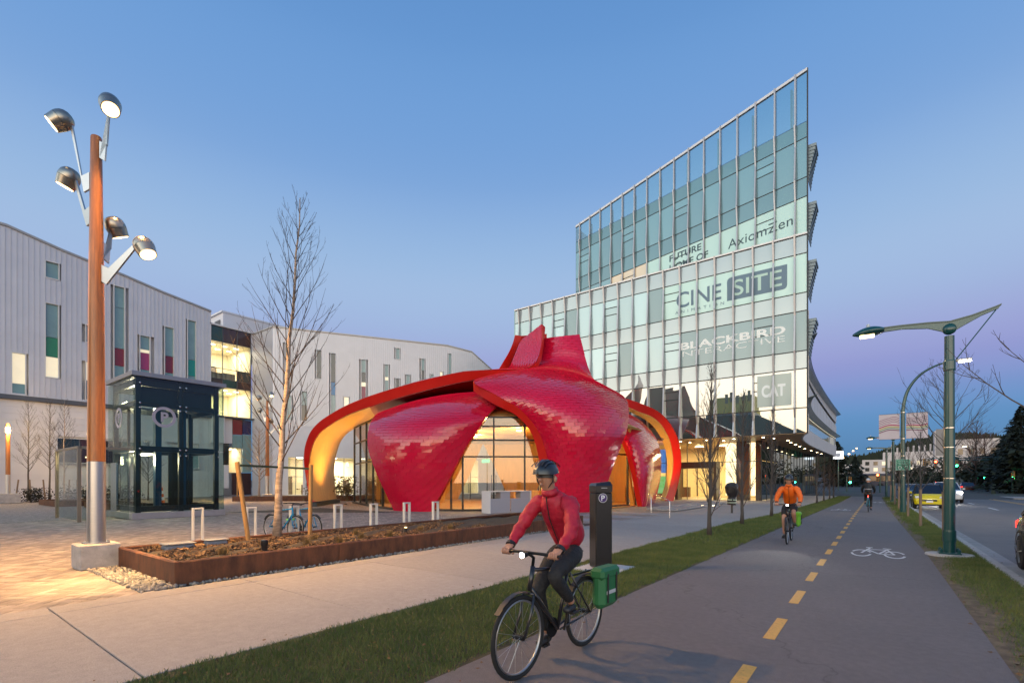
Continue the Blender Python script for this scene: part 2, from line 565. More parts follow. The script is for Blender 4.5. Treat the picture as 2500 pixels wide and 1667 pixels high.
# white bicycle symbols, flat on the path
def bike_symbol(cx, cy, sx, sy, name="bicycle_marking"):
    b = MB()
    def P(u, v):
        return V(cx + u * sx, cy + v * sy, 0.005)
    def seg(a, b_, w=0.045):
        a = V(*a); c = V(*b_); dd = (c - a); n = V(-dd.y, dd.x).normalized() * w / 2
        b.add([P(*(a + n)), P(*(a - n)), P(*(c - n)), P(*(c + n))], [(0, 1, 2, 3)])
    for wx in (-0.30, 0.30):
        for a0, a1 in ((20, 160), (185, 345)):
            pts = [(math.cos(R(a0 + (a1 - a0) * k / 10)), math.sin(R(a0 + (a1 - a0) * k / 10))) for k in range(11)]
            vs = [P(wx + 0.20 * p[0], -0.15 + 0.30 * p[1]) for p in pts] + [P(wx + 0.155 * p[0], -0.15 + 0.24 * p[1]) for p in pts]
            b.add(vs, [(k, k + 1, k + 12, k + 11) for k in range(10)])
    seg((-0.30, -0.15), (-0.15, 0.36)); seg((-0.20, 0.20), (0.18, 0.26)); seg((-0.20, 0.20), (0.02, -0.15))
    seg((0.02, -0.15), (0.19, 0.30)); seg((0.02, -0.15), (0.30, -0.15)); seg((0.18, 0.26), (0.30, -0.15))
    seg((-0.23, 0.40), (-0.10, 0.40), 0.06); seg((0.10, 0.38), (0.26, 0.36), 0.06)
    o = b.build(name, M_whitep, path)
    o["label"] = "white painted bicycle symbol"
    return o
bike_symbol(0.0, 13.72, 0.98, 2.1)
bike_symbol(-1.65, 33.1, 0.95, 2.1)
bike_symbol(0.0, 46.5, 0.95, 2.1)

# lane markings on the road
d = MB(); d.bbox(-0.06, -1.5, 0, 0.06, 1.5, 0.004, b=0.002)
first = None
for i in range(9):
    y = 24 + i * 9.1
    loc = (5.75 + (0.0 if i else 0), y, -0.106)
    if first is None:
        first = d.build("lane_line", M_whitep); first.location = loc; first.parent = road
    else:
        inst(first, "lane_line", road, loc)
for k, x in enumerate((8.55, 8.85)):
    b = MB(); b.bbox(x - 0.06, -5, -0.106, x + 0.06, 66, -0.102, b=0.002); b.build("centre_line", M_yellow, road)
# crossing at the junction
for i in range(7):
    b = MB(); b.bbox(-2.2 + i * 0.62, 66.3, -0.106, -1.85 + i * 0.62, 68.8, -0.102, b=0.002); b.build("crossing_bar", M_whitep, road)
b = MB(); b.box(-2.3, 70.0, -0.106, 0.4, 74.5, -0.103); b.build("green_crossing", M_greenp, road)

# kerb stones
b = MB()
nk = 0
for i in range(0, 40):
    y0 = -4 + i * 1.7; y1 = y0 + 1.69
    if y1 > 64.3:
        break
    b = MB()
    xa, xb = lin(y0, KERB_L), lin(y1, KERB_L)
    b.prism([(xa, y0, -0.14), (xb, y1, -0.14), (xb, y1, 0.012), (xa, y0, 0.012)], (0.17, 0, 0))
    if i == 0:
        kerb = kind(b.build("kerb", M_kerb), "structure")
    else:
        b.build("kerb_stone", M_kerb, kerb)
# concrete gutter pan beside the kerb
b = MB(); b.grid([[V(lin(y, KERB_L) + 0.17, y, -0.102), V(lin(y, KERB_L) + 0.55, y, -0.104)] for y in ys if y < 65])
kind(b.build("gutter", mat("gutter_concrete", (0.27, 0.255, 0.24), rough=0.8, var=0.2, vscale=2, bump=0.3, bscale=60)), "structure")

# grass verges: soil sheet plus blades
verge_l = kind(strip(lambda y: lin(y, WALK_O), lambda y: lin(y, PATH_L), ys, -0.002).build("grass_verge", M_turf), "structure")
M_worn = mat("worn_straw_soil", (0.13, 0.085, 0.045), rough=0.95, var=0.45, vscale=6, bump=0.8, bscale=50, var2=(0.24, 0.17, 0.10))
verge_r = kind(strip(lambda y: lin(y, PATH_R), lambda y: lin(y, KERB_L), ys, -0.002).build("grass_verge", M_worn), "structure")
def grass_mat(name, c0, c1):
    m = mat(name, c0, rough=0.7)
    nt = m.node_tree; bs = nt.nodes["Principled BSDF"]
    gi = nt.nodes.new("ShaderNodeNewGeometry")
    nz = nt.nodes.new("ShaderNodeTexNoise"); nz.inputs["Scale"].default_value = 1.7; nz.inputs["Detail"].default_value = 4
    nt.links.new(gi.outputs["Position"], nz.inputs["Vector"])
    ad = nt.nodes.new("ShaderNodeMath"); ad.operation = "MULTIPLY_ADD"; ad.inputs[1].default_value = 0.6
    nt.links.new(gi.outputs["Random Per Island"], ad.inputs[0])
    s2 = nt.nodes.new("ShaderNodeMapRange"); s2.inputs["From Min"].default_value = 0.35; s2.inputs["From Max"].default_value = 0.7; s2.inputs["To Max"].default_value = 0.5
    nt.links.new(nz.outputs["Fac"], s2.inputs["Value"]); nt.links.new(s2.outputs[0], ad.inputs[2])
    mx = nt.nodes.new("ShaderNodeMix"); mx.data_type = "RGBA"
    mx.inputs["A"].default_value = (*c0, 1); mx.inputs["B"].default_value = (*c1, 1)
    nt.links.new(ad.outputs[0], mx.inputs["Factor"]); nt.links.new(mx.outputs["Result"], bs.inputs["Base Color"])
    return m
M_grass = grass_mat("grass_blades", (0.036, 0.085, 0.012), (0.17, 0.18, 0.045))
def grass(name, fa, fb, y0, y1, per_m2, h, w, seed, parent, bald=None):
    rs = np.random.RandomState(seed)
    out = []
    yy = y0
    while yy < y1:
        step = 1.0
        xa, xb = fa(yy), fb(yy)
        n = int(per_m2 * (xb - xa) * step)
        x = xa + (xb - xa) * rs.rand(n); y = yy + step * rs.rand(n)
        if bald is not None:
            keep = bald(x, y, rs)
            x = x[keep]; y = y[keep]; n = len(x)
        hh = h * (0.5 + 0.8 * rs.rand(n)); a = rs.rand(n) * 6.283; ww = w * (0.6 + 0.8 * rs.rand(n))
        lx, ly = (rs.rand(n) - .5) * hh * 1.3, (rs.rand(n) - .5) * hh * 1.3
        z = np.zeros(n)
        p0 = np.stack([x - np.cos(a) * ww, y - np.sin(a) * ww, z], 1)
        p1 = np.stack([x + np.cos(a) * ww, y + np.sin(a) * ww, z], 1)
        p2 = np.stack([x + lx, y + ly, hh], 1)
        out.append(np.stack([p0, p1, p2], 1).reshape(-1, 3))
        yy += step
    o = np_mesh(name, np.concatenate(out), 3, M_grass, None)
    kind(o, "stuff"); tag(o, *parent)
    return o
def bald_r(x, y, rs):     # worn strip beside the path on the road side
    dx = x - np.array([lin(v, PATH_R) for v in y])
    return rs.rand(len(x)) < np.clip((dx - 0.10) / 0.30 + 0.22 * np.sin(y * 1.3) + 0.15 * np.sin(y * 3.7), 0.04, 1)
def bald_l(x, y, rs):
    dl = np.array([lin(v, PATH_L) for v in y]) - x; dw = x - np.array([lin(v, WALK_O) for v in y])
    pad = (np.abs(x + 4.02) < 0.42) & (np.abs(y - 8.15) < 0.5)
    return (rs.rand(len(x)) < np.clip(np.minimum(dl + 0.03 * np.sin(y * 5.1) + 0.02 * np.sin(y * 13), dw + 0.03 * np.sin(y * 4.3) + 0.02 * np.sin(y * 11)) / 0.10 + 0.1, 0.0, 1)) & ~pad
grass("grass", lambda y: lin(y, WALK_O) - 0.06, lambda y: lin(y, PATH_L) + 0.06, -1.0, 13, 4600, 0.050, 0.0032, 1, ("dark green lawn strip between the concrete sidewalk and bike path, near end", "grass"), bald_l)
grass("grass", lambda y: lin(y, WALK_O) - 0.03, lambda y: lin(y, PATH_L) + 0.03, 13, 63, 900, 0.06, 0.010, 2, ("dark green lawn strip running under the slender street trees", "grass"), bald_l)
grass("grass", lambda y: lin(y, PATH_R), lambda y: lin(y, KERB_L) + 0.02, 4.0, 22, 3600, 0.050, 0.0034, 3, ("patchy green verge with worn brown edge beside the kerb", "grass"), bald_r)
grass("grass", lambda y: lin(y, PATH_R), lambda y: lin(y, KERB_L) + 0.02, 22, 63, 800, 0.06, 0.010, 4, ("far stretch of patchy verge under the staked street trees", "grass"), bald_r)

# fallen leaves on the lawn and along the path edges
def litter(name, n, fa, fb, y0, y1, label, seed, s0=0.022):
    rs = np.random.RandomState(seed); vs = []
    for k in range(n):
        y = y0 + (y1 - y0) * rs.rand() ** 1.4; x = fa(y) + (fb(y) - fa(y)) * rs.rand(); a = rs.rand() * 6.28; s = s0 * (0.5 + rs.rand()); z = 0.006 + 0.03 * rs.rand()
        c, d = math.cos(a) * s, math.sin(a) * s; t1, t2 = rs.randn() * 0.008, rs.randn() * 0.008
        vs += [(x - c, y - d, z), (x - d * .5, y + c * .5, z + t1), (x + c, y + d, z), (x + d * .5, y - c * .5, z + t2)]
    o = np_mesh(name, np.array(vs), 4, mat("dead_leaf", (0.16, 0.085, 0.035), rough=0.8, var=0.5, vscale=30)); kind(o, "stuff"); tag(o, label, "leaves")
litter("fallen_leaves", 420, lambda y: lin(y, WALK_O) - 0.15, lambda y: lin(y, PATH_L) + 0.25, 1.0, 20, "scattered dead leaves on the lawn strip beside the bike path", 61)
litter("fallen_leaves", 260, lambda y: lin(y, PATH_R) - 0.12, lambda y: lin(y, KERB_L) + 0.3, 5.0, 24, "scattered dead leaves on the worn verge by the kerb", 62)

# concrete sidewalk of cast slabs
b = strip(lambda y: -8.40, lambda y: lin(y, WALK_O), ys, -0.03)
walk = kind(b.build("sidewalk", mat("joint_dirt", (0.06, 0.055, 0.05), rough=0.95)), "structure")
JL = 2.32
for i in range(-3, 27):
    y0 = 1.335 + i * JL + 0.005; y1 = y0 + JL - 0.010
    for xa0, xb0, xa1, xb1 in ((-7.94, lin(y0, WALK_O), -7.94, lin(y1, WALK_O)), (-8.40, -7.948, -8.40, -7.948)):
        b = MB()
        e = 0.006
        top = [(xa0 + e, y0 + e, 0.004), (xb0 - e, y0 + e, 0.004), (xb1 - e, y1 - e, 0.004), (xa1 + e, y1 - e, 0.004)]
        bot = [(xa0, y0, -0.004), (xb0, y0, -0.004), (xb1, y1, -0.004), (xa1, y1, -0.004)]
        low = [(p[0], p[1], -0.06) for p in bot]
        b.add(top + bot + low, [(0, 1, 2, 3)] + [(4 + k, 4 + (k + 1) % 4, (k + 1) % 4, k) for k in range(4)] + [(8 + k, 8 + (k + 1) % 4, 4 + (k + 1) % 4, 4 + k) for k in range(4)])
        b.build("slab", M_conc, walk)

# plaza of clay and concrete pavers laid in herringbone
def paver_mat(name, c0, c1, c2):
    m = mat(name, c0, rough=0.75, var=0.12, vscale=9, bump=0.3, bscale=110)
    nt = m.node_tree; bs = nt.nodes["Principled BSDF"]
    gi = nt.nodes.new("ShaderNodeNewGeometry"); oi = nt.nodes.new("ShaderNodeObjectInfo")
    ad = nt.nodes.new("ShaderNodeMath"); ad.operation = "ADD"
    nt.links.new(gi.outputs["Random Per Island"], ad.inputs[0]); nt.links.new(oi.outputs["Random"], ad.inputs[1])
    fr = nt.nodes.new("ShaderNodeMath"); fr.operation = "FRACT"; nt.links.new(ad.outputs[0], fr.inputs[0])
    cr = nt.nodes.new("ShaderNodeValToRGB")
    cr.color_ramp.elements[0].color = (*c0, 1); cr.color_ramp.elements[1].color = (*c2, 1)
    e = cr.color_ramp.elements.new(0.6); e.color = (*c1, 1)
    nt.links.new(fr.outputs[0], cr.inputs[0])
    old = bs.inputs["Base Color"].links[0].from_socket
    ml = nt.nodes.new("ShaderNodeMix"); ml.data_type = "RGBA"; ml.blend_type = "MULTIPLY"; ml.inputs["Factor"].default_value = 0.0
    mx = nt.nodes.new("ShaderNodeMix"); mx.data_type = "RGBA"; mx.inputs["Factor"].default_value = 0.85
    nt.links.new(old, mx.inputs["A"]); nt.links.new(cr.outputs[0], mx.inputs["B"])
    nt.links.new(mx.outputs["Result"], bs.inputs["Base Color"])
    return m
M_brick = paver_mat("plaza_paver", (0.20, 0.165, 0.14), (0.30, 0.25, 0.21), (0.45, 0.38, 0.31))
mp = bpy.data.materials.new("plaza_far"); mp.use_nodes = True     # pavers too far away to tell apart
nt = mp.node_tree; bs = nt.nodes["Principled BSDF"]; bs.inputs["Roughness"].default_value = 0.8
gi = nt.nodes.new("ShaderNodeNewGeometry"); bt = nt.nodes.new("ShaderNodeTexBrick")
bt.inputs["Scale"].default_value = 1.0; bt.inputs["Brick Width"].default_value = 0.3; bt.inputs["Row Height"].default_value = 0.1
bt.inputs["Mortar Size"].default_value = 0.006
bt.inputs["Color1"].default_value = (0.24, 0.20, 0.17, 1); bt.inputs["Color2"].default_value = (0.34, 0.29, 0.25, 1); bt.inputs["Mortar"].default_value = (0.09, 0.08, 0.075, 1)
nt.links.new(gi.outputs["Position"], bt.inputs["Vector"]); nt.links.new(bt.outputs["Color"], bs.inputs["Base Color"])
b = MB(); b.add([(-130, -30, -0.012), (-8.41, -30, -0.012), (-8.41, 95, -0.012), (-130, 95, -0.012)], [(0, 1, 2, 3)])
plaza = kind(b.build("plaza", mp), "structure")
def frustum(px, py, z):
    f = (-math.sin(R(37.1)), math.cos(R(37.1))); r_ = (math.cos(R(37.1)), math.sin(R(37.1)))
    de = px * f[0] + py * f[1]; la = px * r_[0] + py * r_[1]
    return de, (la / de if de > 0.1 else 9)
W = 0.1; n3 = 3
bricks = []
c45, s45 = math.cos(R(45)), math.sin(R(45))
for m_ in range(-70, 71):
    for k in range(-230, 231):
        ox, oy = (k + m_ * n3) * W, (k - m_ * n3) * W
        for hor in (True, False):
            cxl, cyl = (ox + n3 * W / 2, oy + W / 2) if hor else (ox + W / 2, oy + W + n3 * W / 2)
            x = -15.5 + cxl * c45 - cyl * s45; y = 7.0 + cxl * s45 + cyl * c45
            if not (-27 < x < -8.36 and -3 < y < 16.5):
                continue
            if -11.55 < x < -8.3 and y > 2.62:
                continue
            if -27 < x < -25 and 6.4 < y < 10.4:
                continue
            de, la = frustum(x, y, 0)
            if de < 2 or la < -1.13 or la > 0.1 or de > 25:
                continue
            bricks.append((de, x, y, R(45) if hor else R(135)))
bricks.sort()
b = MB(); b.add([(-27.2, -3.2, -0.009), (-8.42, -3.2, -0.009), (-8.42, 16.6, -0.009), (-27.2, 16.6, -0.009)], [(0, 1, 2, 3)])
b.build("joint_sand", mat("dark_joint_sand", (0.045, 0.038, 0.032), rough=0.95, var=0.3, vscale=20), plaza)
hl, hw = n3 * W / 2 - 0.006, W / 2 - 0.006
bk = MB()
e = 0.004
bk.add([(-hl + e, -hw + e, 0), (hl - e, -hw + e, 0), (hl - e, hw - e, 0), (-hl + e, hw - e, 0), (-hl, -hw, -.004), (hl, -hw, -.004), (hl, hw, -.004), (-hl, hw, -.004), (-hl, -hw, -.03), (hl, -hw, -.03), (hl, hw, -.03), (-hl, hw, -.03)],
       [(0, 1, 2, 3)] + [(4 + k, 4 + (k + 1) % 4, (k + 1) % 4, k) for k in range(4)] + [(8 + k, 8 + (k + 1) % 4, 4 + (k + 1) % 4, 4 + k) for k in range(4)])
first = None
for de, x, y, a in bricks[:300]:
    z = rnd.uniform(-0.0015, 0.0015)
    if first is None:
        first = bk.build("paver", M_brick); first.location = (x, y, z); first.rotation_euler = (0, 0, a); first.parent = plaza
    else:
        inst(first, "paver", plaza, (x, y, z), a)
rest = bricks[300:]
if rest:
    arr = np.array([(x, y, a) for _, x, y, a in rest])
    ca, sa = np.cos(arr[:, 2]), np.sin(arr[:, 2])
    zz = np.random.RandomState(5).uniform(-0.0015, 0.0015, len(arr))
    vs = []
    base_v = np.array(bk.v)
    for vx, vy, vz in base_v[:8]:
        vs.append(np.stack([arr[:, 0] + vx * ca - vy * sa, arr[:, 1] + vx * sa + vy * ca, zz + vz], 1))
    vs = np.stack(vs, 1)            # n, 8, 3
    q = np.concatenate([vs[:, [0, 1, 2, 3]], vs[:, [4, 5, 1, 0]], vs[:, [5, 6, 2, 1]], vs[:, [6, 7, 3, 2]], vs[:, [7, 4, 0, 3]]], axis=0).reshape(-1, 4, 3)
    me = bpy.data.meshes.new("pavers")
    n = len(arr)
    me.from_pydata(vs.reshape(-1, 3).tolist(), [], [[8 * i + j for j in f] for i in range(n) for f in ((0, 1, 2, 3), (4, 5, 1, 0), (5, 6, 2, 1), (6, 7, 3, 2), (7, 4, 0, 3))])
    me.materials.append(M_brick)
    po = bpy.data.objects.new("paver_field", me); COL.objects.link(po); po.parent = plaza; kind(po, "stuff")
# ================================================================ white ribbed-metal university building on the left
M_rib = mat("white_ribbed_metal", (0.60, 0.60, 0.63), rough=0.38, metal=0.25, var=0.05, vscale=0.6, orand=0.03)
M_panel = mat("white_wall_panel", (0.64, 0.62, 0.63), rough=0.5, var=0.05, vscale=0.5, orand=0.025)
M_trimw = mat("white_trim", (0.62, 0.62, 0.63), rough=0.4)
M_trimd = mat("dark_grey_trim", (0.10, 0.11, 0.125), rough=0.4, metal=0.4)
def pane_mat(name, col, refl=0.10, rough=0.06, emis=None, estr=0.0):
    """window seen from outside: drawn blind or dark room behind a glossy pane"""
    return mat(name, col, rough=rough, spec=0.5, coat=0.9, emis=emis, estr=estr, var=0.10, vscale=0.8)
M_teal = pane_mat("blind_behind_teal_glass", (0.17, 0.30, 0.31))
M_dkglass = pane_mat("dark_window_glass", (0.02, 0.03, 0.032))
M_litpane = pane_mat("lit_window", (0.5, 0.45, 0.33), emis=(1.0, 0.86, 0.58), estr=0.55)
CP = {n: mat("coloured_panel_" + n, c, rough=0.25, coat=0.6) for n, c in dict(green=(0.02, 0.20, 0.09), red=(0.19, 0.012, 0.016), crimson=(0.16, 0.008, 0.02), magenta=(0.33, 0.035, 0.13), teal=(0.0, 0.24, 0.20), blue=(0.0, 0.17, 0.40), raspberry=(0.24, 0.008, 0.06), darkgreen=(0.008, 0.045, 0.04), maroon=(0.035, 0.01, 0.014), indigo=(0.02, 0.02, 0.10)).items()}
uni = thing("university_building", "large white ribbed metal building with scattered tall windows behind the plaza", "building", (-56, 14, 0))

def facade_frame(x0, y0, ux, uy):
    """returns P(u, z, d): u along the wall, d out of it"""
    l = math.hypot(ux, uy); ux /= l; uy /= l
    nx, ny = uy, -ux          # outward normal (right of the walking direction)
    return lambda u, z, d=0.0: V(x0 + ux * u + nx * d, y0 + uy * u + ny * d, z)
def fbox(b, P, u0, u1, z0, z1, d0, d1):
    p = [P(u, z, d) for u in (u0, u1) for d in (d0, d1) for z in (z0, z1)]
    b.add(p, [(0, 1, 3, 2), (4, 6, 7, 5), (0, 4, 5, 1), (2, 3, 7, 6), (0, 2, 6, 4), (1, 5, 7, 3)])
def clad(P, u0, u1, w, zb, ztop, wins, parent, material, joined=False, name="wall_panel"):
    J = MB()
    n = max(1, int(round((u1 - u0) / w)))
    for i in range(n):
        a = u0 + (u1 - u0) * i / n; c = u0 + (u1 - u0) * (i + 1) / n
        cuts = sorted([(q[2], q[3]) for q in wins if q[1] > a + 0.02 and q[0] < c - 0.02])
        zt = ztop((a + c) / 2)
        segs = []; z = zb
        for lo, hi in cuts:
            if lo > z:
                segs.append((z, lo))
            z = max(z, hi)
        if z < zt:
            segs.append((z, zt))
        for lo, hi in segs:          # a panel with its standing seam, in one profile
            b = J if joined else MB()
            pr = [(a + 0.006, -0.05), (a + 0.006, 0.0), (c - 0.032, 0.0), (c - 0.032, 0.045), (c - 0.004, 0.045), (c - 0.004, -0.05)]
            vs = [P(u_, z_, d_) for z_ in (lo, hi) for u_, d_ in pr]
            b.add(vs, [tuple(range(6)), tuple(reversed(range(6, 12)))] + [((i_ + 1) % 6, i_, i_ + 6, (i_ + 1) % 6 + 6) for i_ in range(6)])
            if not joined:
                b.build(name, material, parent)
    if joined:
        kind(J.build(name, material, parent), "stuff")
def window(P, q, parent, segs, depth=0.16):
    """q = (u0, u1, z0, z1); segs = [(z0, z1, material)]"""
    u0, u1, z0, z1 = q
    b = MB(); t = 0.05
    fbox(b, P, u0 - 0.02, u0 + t, z0 - 0.03, z1 + 0.03, -depth - 0.02, 0.05)
    fbox(b, P, u1 - t, u1 + 0.02, z0 - 0.03, z1 + 0.03, -depth - 0.02, 0.05)
    fbox(b, P, u0 + t, u1 - t, z0 - 0.03, z0 + t, -depth - 0.02, 0.055)
    fbox(b, P, u0 + t, u1 - t, z1 - t, z1 + 0.03, -depth - 0.02, 0.05)
    w = b.build("window", M_trimw, parent)
    for lo, hi, m in segs:
        b = MB(); fbox(b, P, u0 + t, u1 - t, max(lo, z0 + t) + 0.02, min(hi, z1 - t) - 0.02, -depth - 0.02, -depth + 0.01)
        b.build("pane", m, w)
    return w

# --- left wing, parallel to the street
PL_ = facade_frame(-56, 0, 0, 1)
roofpts = [(-14, 20.2), (-4, 21.6), (2, 22.1), (6.5, 22.16), (9.86, 21.42), (14.2, 20.7), (17.2, 20.1), (21.5, 19.43)]
ztop = lambda u: lin(u, roofpts)
LW = [((8.76, 9.66, 18.81, 20.26), [(18.81, 20.26, M_teal)]),
      ((8.76, 9.64, 10.41, 16.72), [(13.86, 16.72, M_teal), (12.19, 13.86, CP["green"]), (10.41, 12.19, M_litpane)]),
      ((6.78, 7.63, 8.73, 12.12), [(9.6, 12.12, M_litpane), (8.73, 9.6, M_teal)]),
      ((11.38, 12.2, 13.94, 15.52), [(13.94, 15.52, M_teal)]),
      ((11.38, 12.2, 8.84, 12.27), [(10.6, 12.27, M_litpane), (8.84, 10.6, M_dkglass)]),
      ((13.36, 14.21, 10.2, 19.66), [(17.7, 19.66, M_teal), (13.93, 17.7, M_teal), (12.3, 13.93, CP["red"]), (10.2, 12.3, M_teal)]),
      ((15.32, 16.17, 10.6, 15.56), [(14.25, 15.56, M_teal), (13.94, 14.25, M_litpane), (12.31, 13.94, CP["magenta"]), (10.6, 12.31, M_teal)]),
      ((17.32, 18.15, 10.6, 16.9), [(14.03, 16.9, M_teal), (12.36, 14.03, CP["crimson"]), (10.6, 12.36, M_teal)]),
      ((19.3, 20.12, 10.6, 18.09), [(14.06, 18.09, M_teal), (12.39, 14.06, CP["teal"]), (10.6, 12.39, M_teal)]),
      ((1.2, 2.1, 11.0, 18.0), [(14, 18, M_teal), (11, 14, M_teal)])]
clad(PL_, -14, 21.5, 0.335, 8.62, ztop, [w[0] for w in LW], uni, M_rib)
for q, segs in LW:
    window(PL_, q, uni, segs)
b = MB()      # body behind the cladding
b.grid([[PL_(u, 0, -0.35), PL_(u, ztop(u) - 0.05, -0.35)] for u, _ in roofpts])
b.grid([[PL_(u, ztop(u) - 0.05, -0.35), PL_(u, ztop(u) - 0.05, -16)] for u, _ in roofpts])
fbox(b, PL_, 21.3, 21.49, 0, 19.35, -16, -0.06)
b.build("wall_core", M_panel, uni)
b = MB()
for (a, za), (c, zc) in zip(roofpts, roofpts[1:]):
    b.add([PL_(a, za - .02, -.1), PL_(a, za - .02, .12), PL_(a, za + .16, .12), PL_(a, za + .16, -.1), PL_(c, zc - .02, -.1), PL_(c, zc - .02, .12), PL_(c, zc + .16, .12), PL_(c, zc + .16, -.1)],
          [(0, 4, 5, 1), (1, 5, 6, 2), (2, 6, 7, 3), (3, 7, 4, 0), (0, 1, 2, 3), (7, 6, 5, 4)])
b.build("roof_edge", mat("grey_roof_trim", (0.36, 0.35, 0.34), rough=0.4, metal=0.5), uni)
b = MB(); fbox(b, PL_, -14, 21.5, 8.26, 8.62, -0.3, 0.22); b.build("ledge", M_trimd, uni)
b = MB(); fbox(b, PL_, -14, 21.5, 8.622, 8.70, -0.05, 0.16); b.build("ledge_trim", M_trimw, uni)
lowwins = [(9.5, 15.5, 3.2, 5.36), (17.6, 20.4, 2.9, 5.1)]
for k in range(15):
    z0 = 0.0 + k * 0.55; z1 = min(z0 + 0.545, 8.25)
    b = MB(); segs = []; u = -14
    for q in lowwins:
        if q[2] < z1 - 0.02 and q[3] > z0 + 0.02:
            segs.append((u, q[0])); u = q[1]
    segs.append((u, 21.5))
    for a, c in segs:
        b = MB()
        p = [PL_(u_, z, d) for u_ in (a, c) for d, z in ((-0.2, z0), (-0.055, z0), (-0.075, z1), (-0.2, z1))]
        b.add(p, [(0, 1, 2, 3), (7, 6, 5, 4), (0, 4, 5, 1), (1, 5, 6, 2), (2, 6, 7, 3)])
        b.build("wall_board", M_panel, uni)
for q in lowwins:
    w = window(PL_, q, uni, [], depth=0.2)
    n = 4
    for i in range(n):
        a = q[0] + (q[1] - q[0]) * i / n; c = q[0] + (q[1] - q[0]) * (i + 1) / n
        b = MB(); fbox(b, PL_, a + 0.06, c - 0.03, q[2] + 0.06, q[3] - 0.06, -0.2, -0.17)
        b.build("pane", [M_dkglass, CP["maroon"], M_dkglass, M_teal][i], w)

# --- glazed link bay
rows = [(16.6, 18.1), (13.75, 16.55), (12.62, 13.7), (11.76, 12.58), (8.68, 11.72)]
us = [21.52, 22.70, 24.16, 25.62]
def room(P, u0, u1, z0, z1, depth, parent, energy, name="lit_room", col=(1.0, 0.86, 0.62)):
    """a lit room behind glass: floor, ceiling, walls and a ceiling lamp"""
    b = MB(); d0 = -0.35
    fbox(b, P, u0, u1, z0, z1, -depth - 0.1, -depth)
    fbox(b, P, u0, u1, z0 - 0.08, z0, -depth, d0)
    fbox(b, P, u0, u1, z1, z1 + 0.08, -depth, d0)
    fbox(b, P, u0 - 0.08, u0, z0, z1, -depth, d0)
    fbox(b, P, u1, u1 + 0.08, z0, z1, -depth, d0)
    o = b.build(name, mat("room_plaster", (0.72, 0.66, 0.52), rough=0.8, var=0.06, vscale=0.7), parent)
    c = P((u0 + u1) / 2, z1 - 0.12, -depth / 2)
    b = MB()
    for k in (-1, 0, 1):
        for dd in (0.3, 0.6):
            uu = (u0 + u1) / 2 + k * (u1 - u0) * 0.3
            fbox(b, P, uu - 0.5 * min(1, (u1 - u0) * 0.12), uu + 0.5 * min(1, (u1 - u0) * 0.12), z1 - 0.07, z1 - 0.03, -depth * dd - 0.12, -depth * dd)
    b.build("ceiling_light", emit("office_light", (1.0, 0.9, 0.68), 9.0), o)
    lamp("room_lamp", "AREA", c, energy, col, parent, target=c + V(0, 0, -1), size=(min(3.0, (u1 - u0) * 0.7), min(3.0, depth * 0.6)))
    return o
M_clear = glass("clear_office_glass", (0.93, 0.95, 0.92), ior=1.5, base=0.02)
cells = {(0, 0): CP["darkgreen"], (0, 1): CP["maroon"], (0, 2): CP["maroon"], (2, 2): M_dkglass, (3, 0): CP["maroon"], (3, 1): CP["darkgreen"], (3, 2): CP["maroon"]}
for r_, (z0, z1) in enumerate(rows):
    for c_ in range(3):
        b = MB(); fbox(b, PL_, us[c_] + 0.03, us[c_ + 1] - 0.03, z0, z1, -0.22, -0.20)
        b.build("pane", cells.get((r_, c_), M_clear), uni)
b = MB()
for u in us:
    fbox(b, PL_, u - 0.03, u + 0.03, 8.6, 18.2, -0.26, -0.12)
for z in (8.64, 11.74, 12.6, 13.72, 16.57, 18.15):
    fbox(b, PL_, us[0], us[-1], z - 0.025, z + 0.025, -0.25, -0.15)
b.build("mullions", M_trimd, uni)
b = MB(); fbox(b, PL_, 21.4, 25.7, 18.18, 18.34, -6, 0.0); b.build("roof_edge", M_trimw, uni)
room(PL_, 21.55, 25.6, 12.6, 16.6, 6, uni, 420)
room(PL_, 21.55, 25.6, 8.66, 11.74, 6, uni, 420)
b = MB()      # furniture silhouettes in the upper room
fbox(b, PL_, 21.7, 22.9, 12.6, 13.35, -1.5, -0.8); fbox(b, PL_, 23.1, 24.4, 12.6, 13.5, -2.0, -1.2); fbox(b, PL_, 22.8, 24.3, 13.6, 15.0, -5.9, -5.8)
b.build("furniture", mat("office_furniture", (0.12, 0.09, 0.08), rough=0.6), uni)
b = MB(); fbox(b, PL_, 21.5, 22.7, 5.7, 8.6, -0.3, 0.35); b.build("wall_box", M_panel, uni)
b = MB(); fbox(b, PL_, 21.5, 26, 8.45, 8.6, -0.3, 0.5); b.build("ledge", M_trimd, uni)
for (u0, u1, z1, z0, m) in ((23.69, 24.67, 8.4, 6.74, CP["red"]), (24.74, 25.65, 8.4, 6.82, CP["indigo"]), (22.73, 23.65, 8.4, 5.74, M_panel), (22.73, 23.3, 3.37, 0.9, M_panel), (22.73, 23.3, 5.7, 3.4, M_dkglass), (23.65, 25.65, 2.54, 0.14, CP["maroon"]), (23.69, 24.67, 6.7, 5.3, M_teal), (24.74, 25.65, 6.78, 2.6, M_teal), (21.5, 22.7, 5.66, 0.1, M_panel)):
    b = MB(); fbox(b, PL_, u0, u1, z0, z1, -0.3, -0.12); b.build("wall_panel", m, uni)
b = MB(); fbox(b, PL_, 23.32, 24.67, 2.63, 5.22, -0.24, -0.22); b.build("pane", M_clear, uni)
room(PL_, 23.32, 24.67, 2.6, 5.25, 4, uni, 160)
b = MB(); fbox(b, PL_, 21.4, 26.5, 0, 18, -7, -6.6); b.build("wall_core", M_panel, uni)
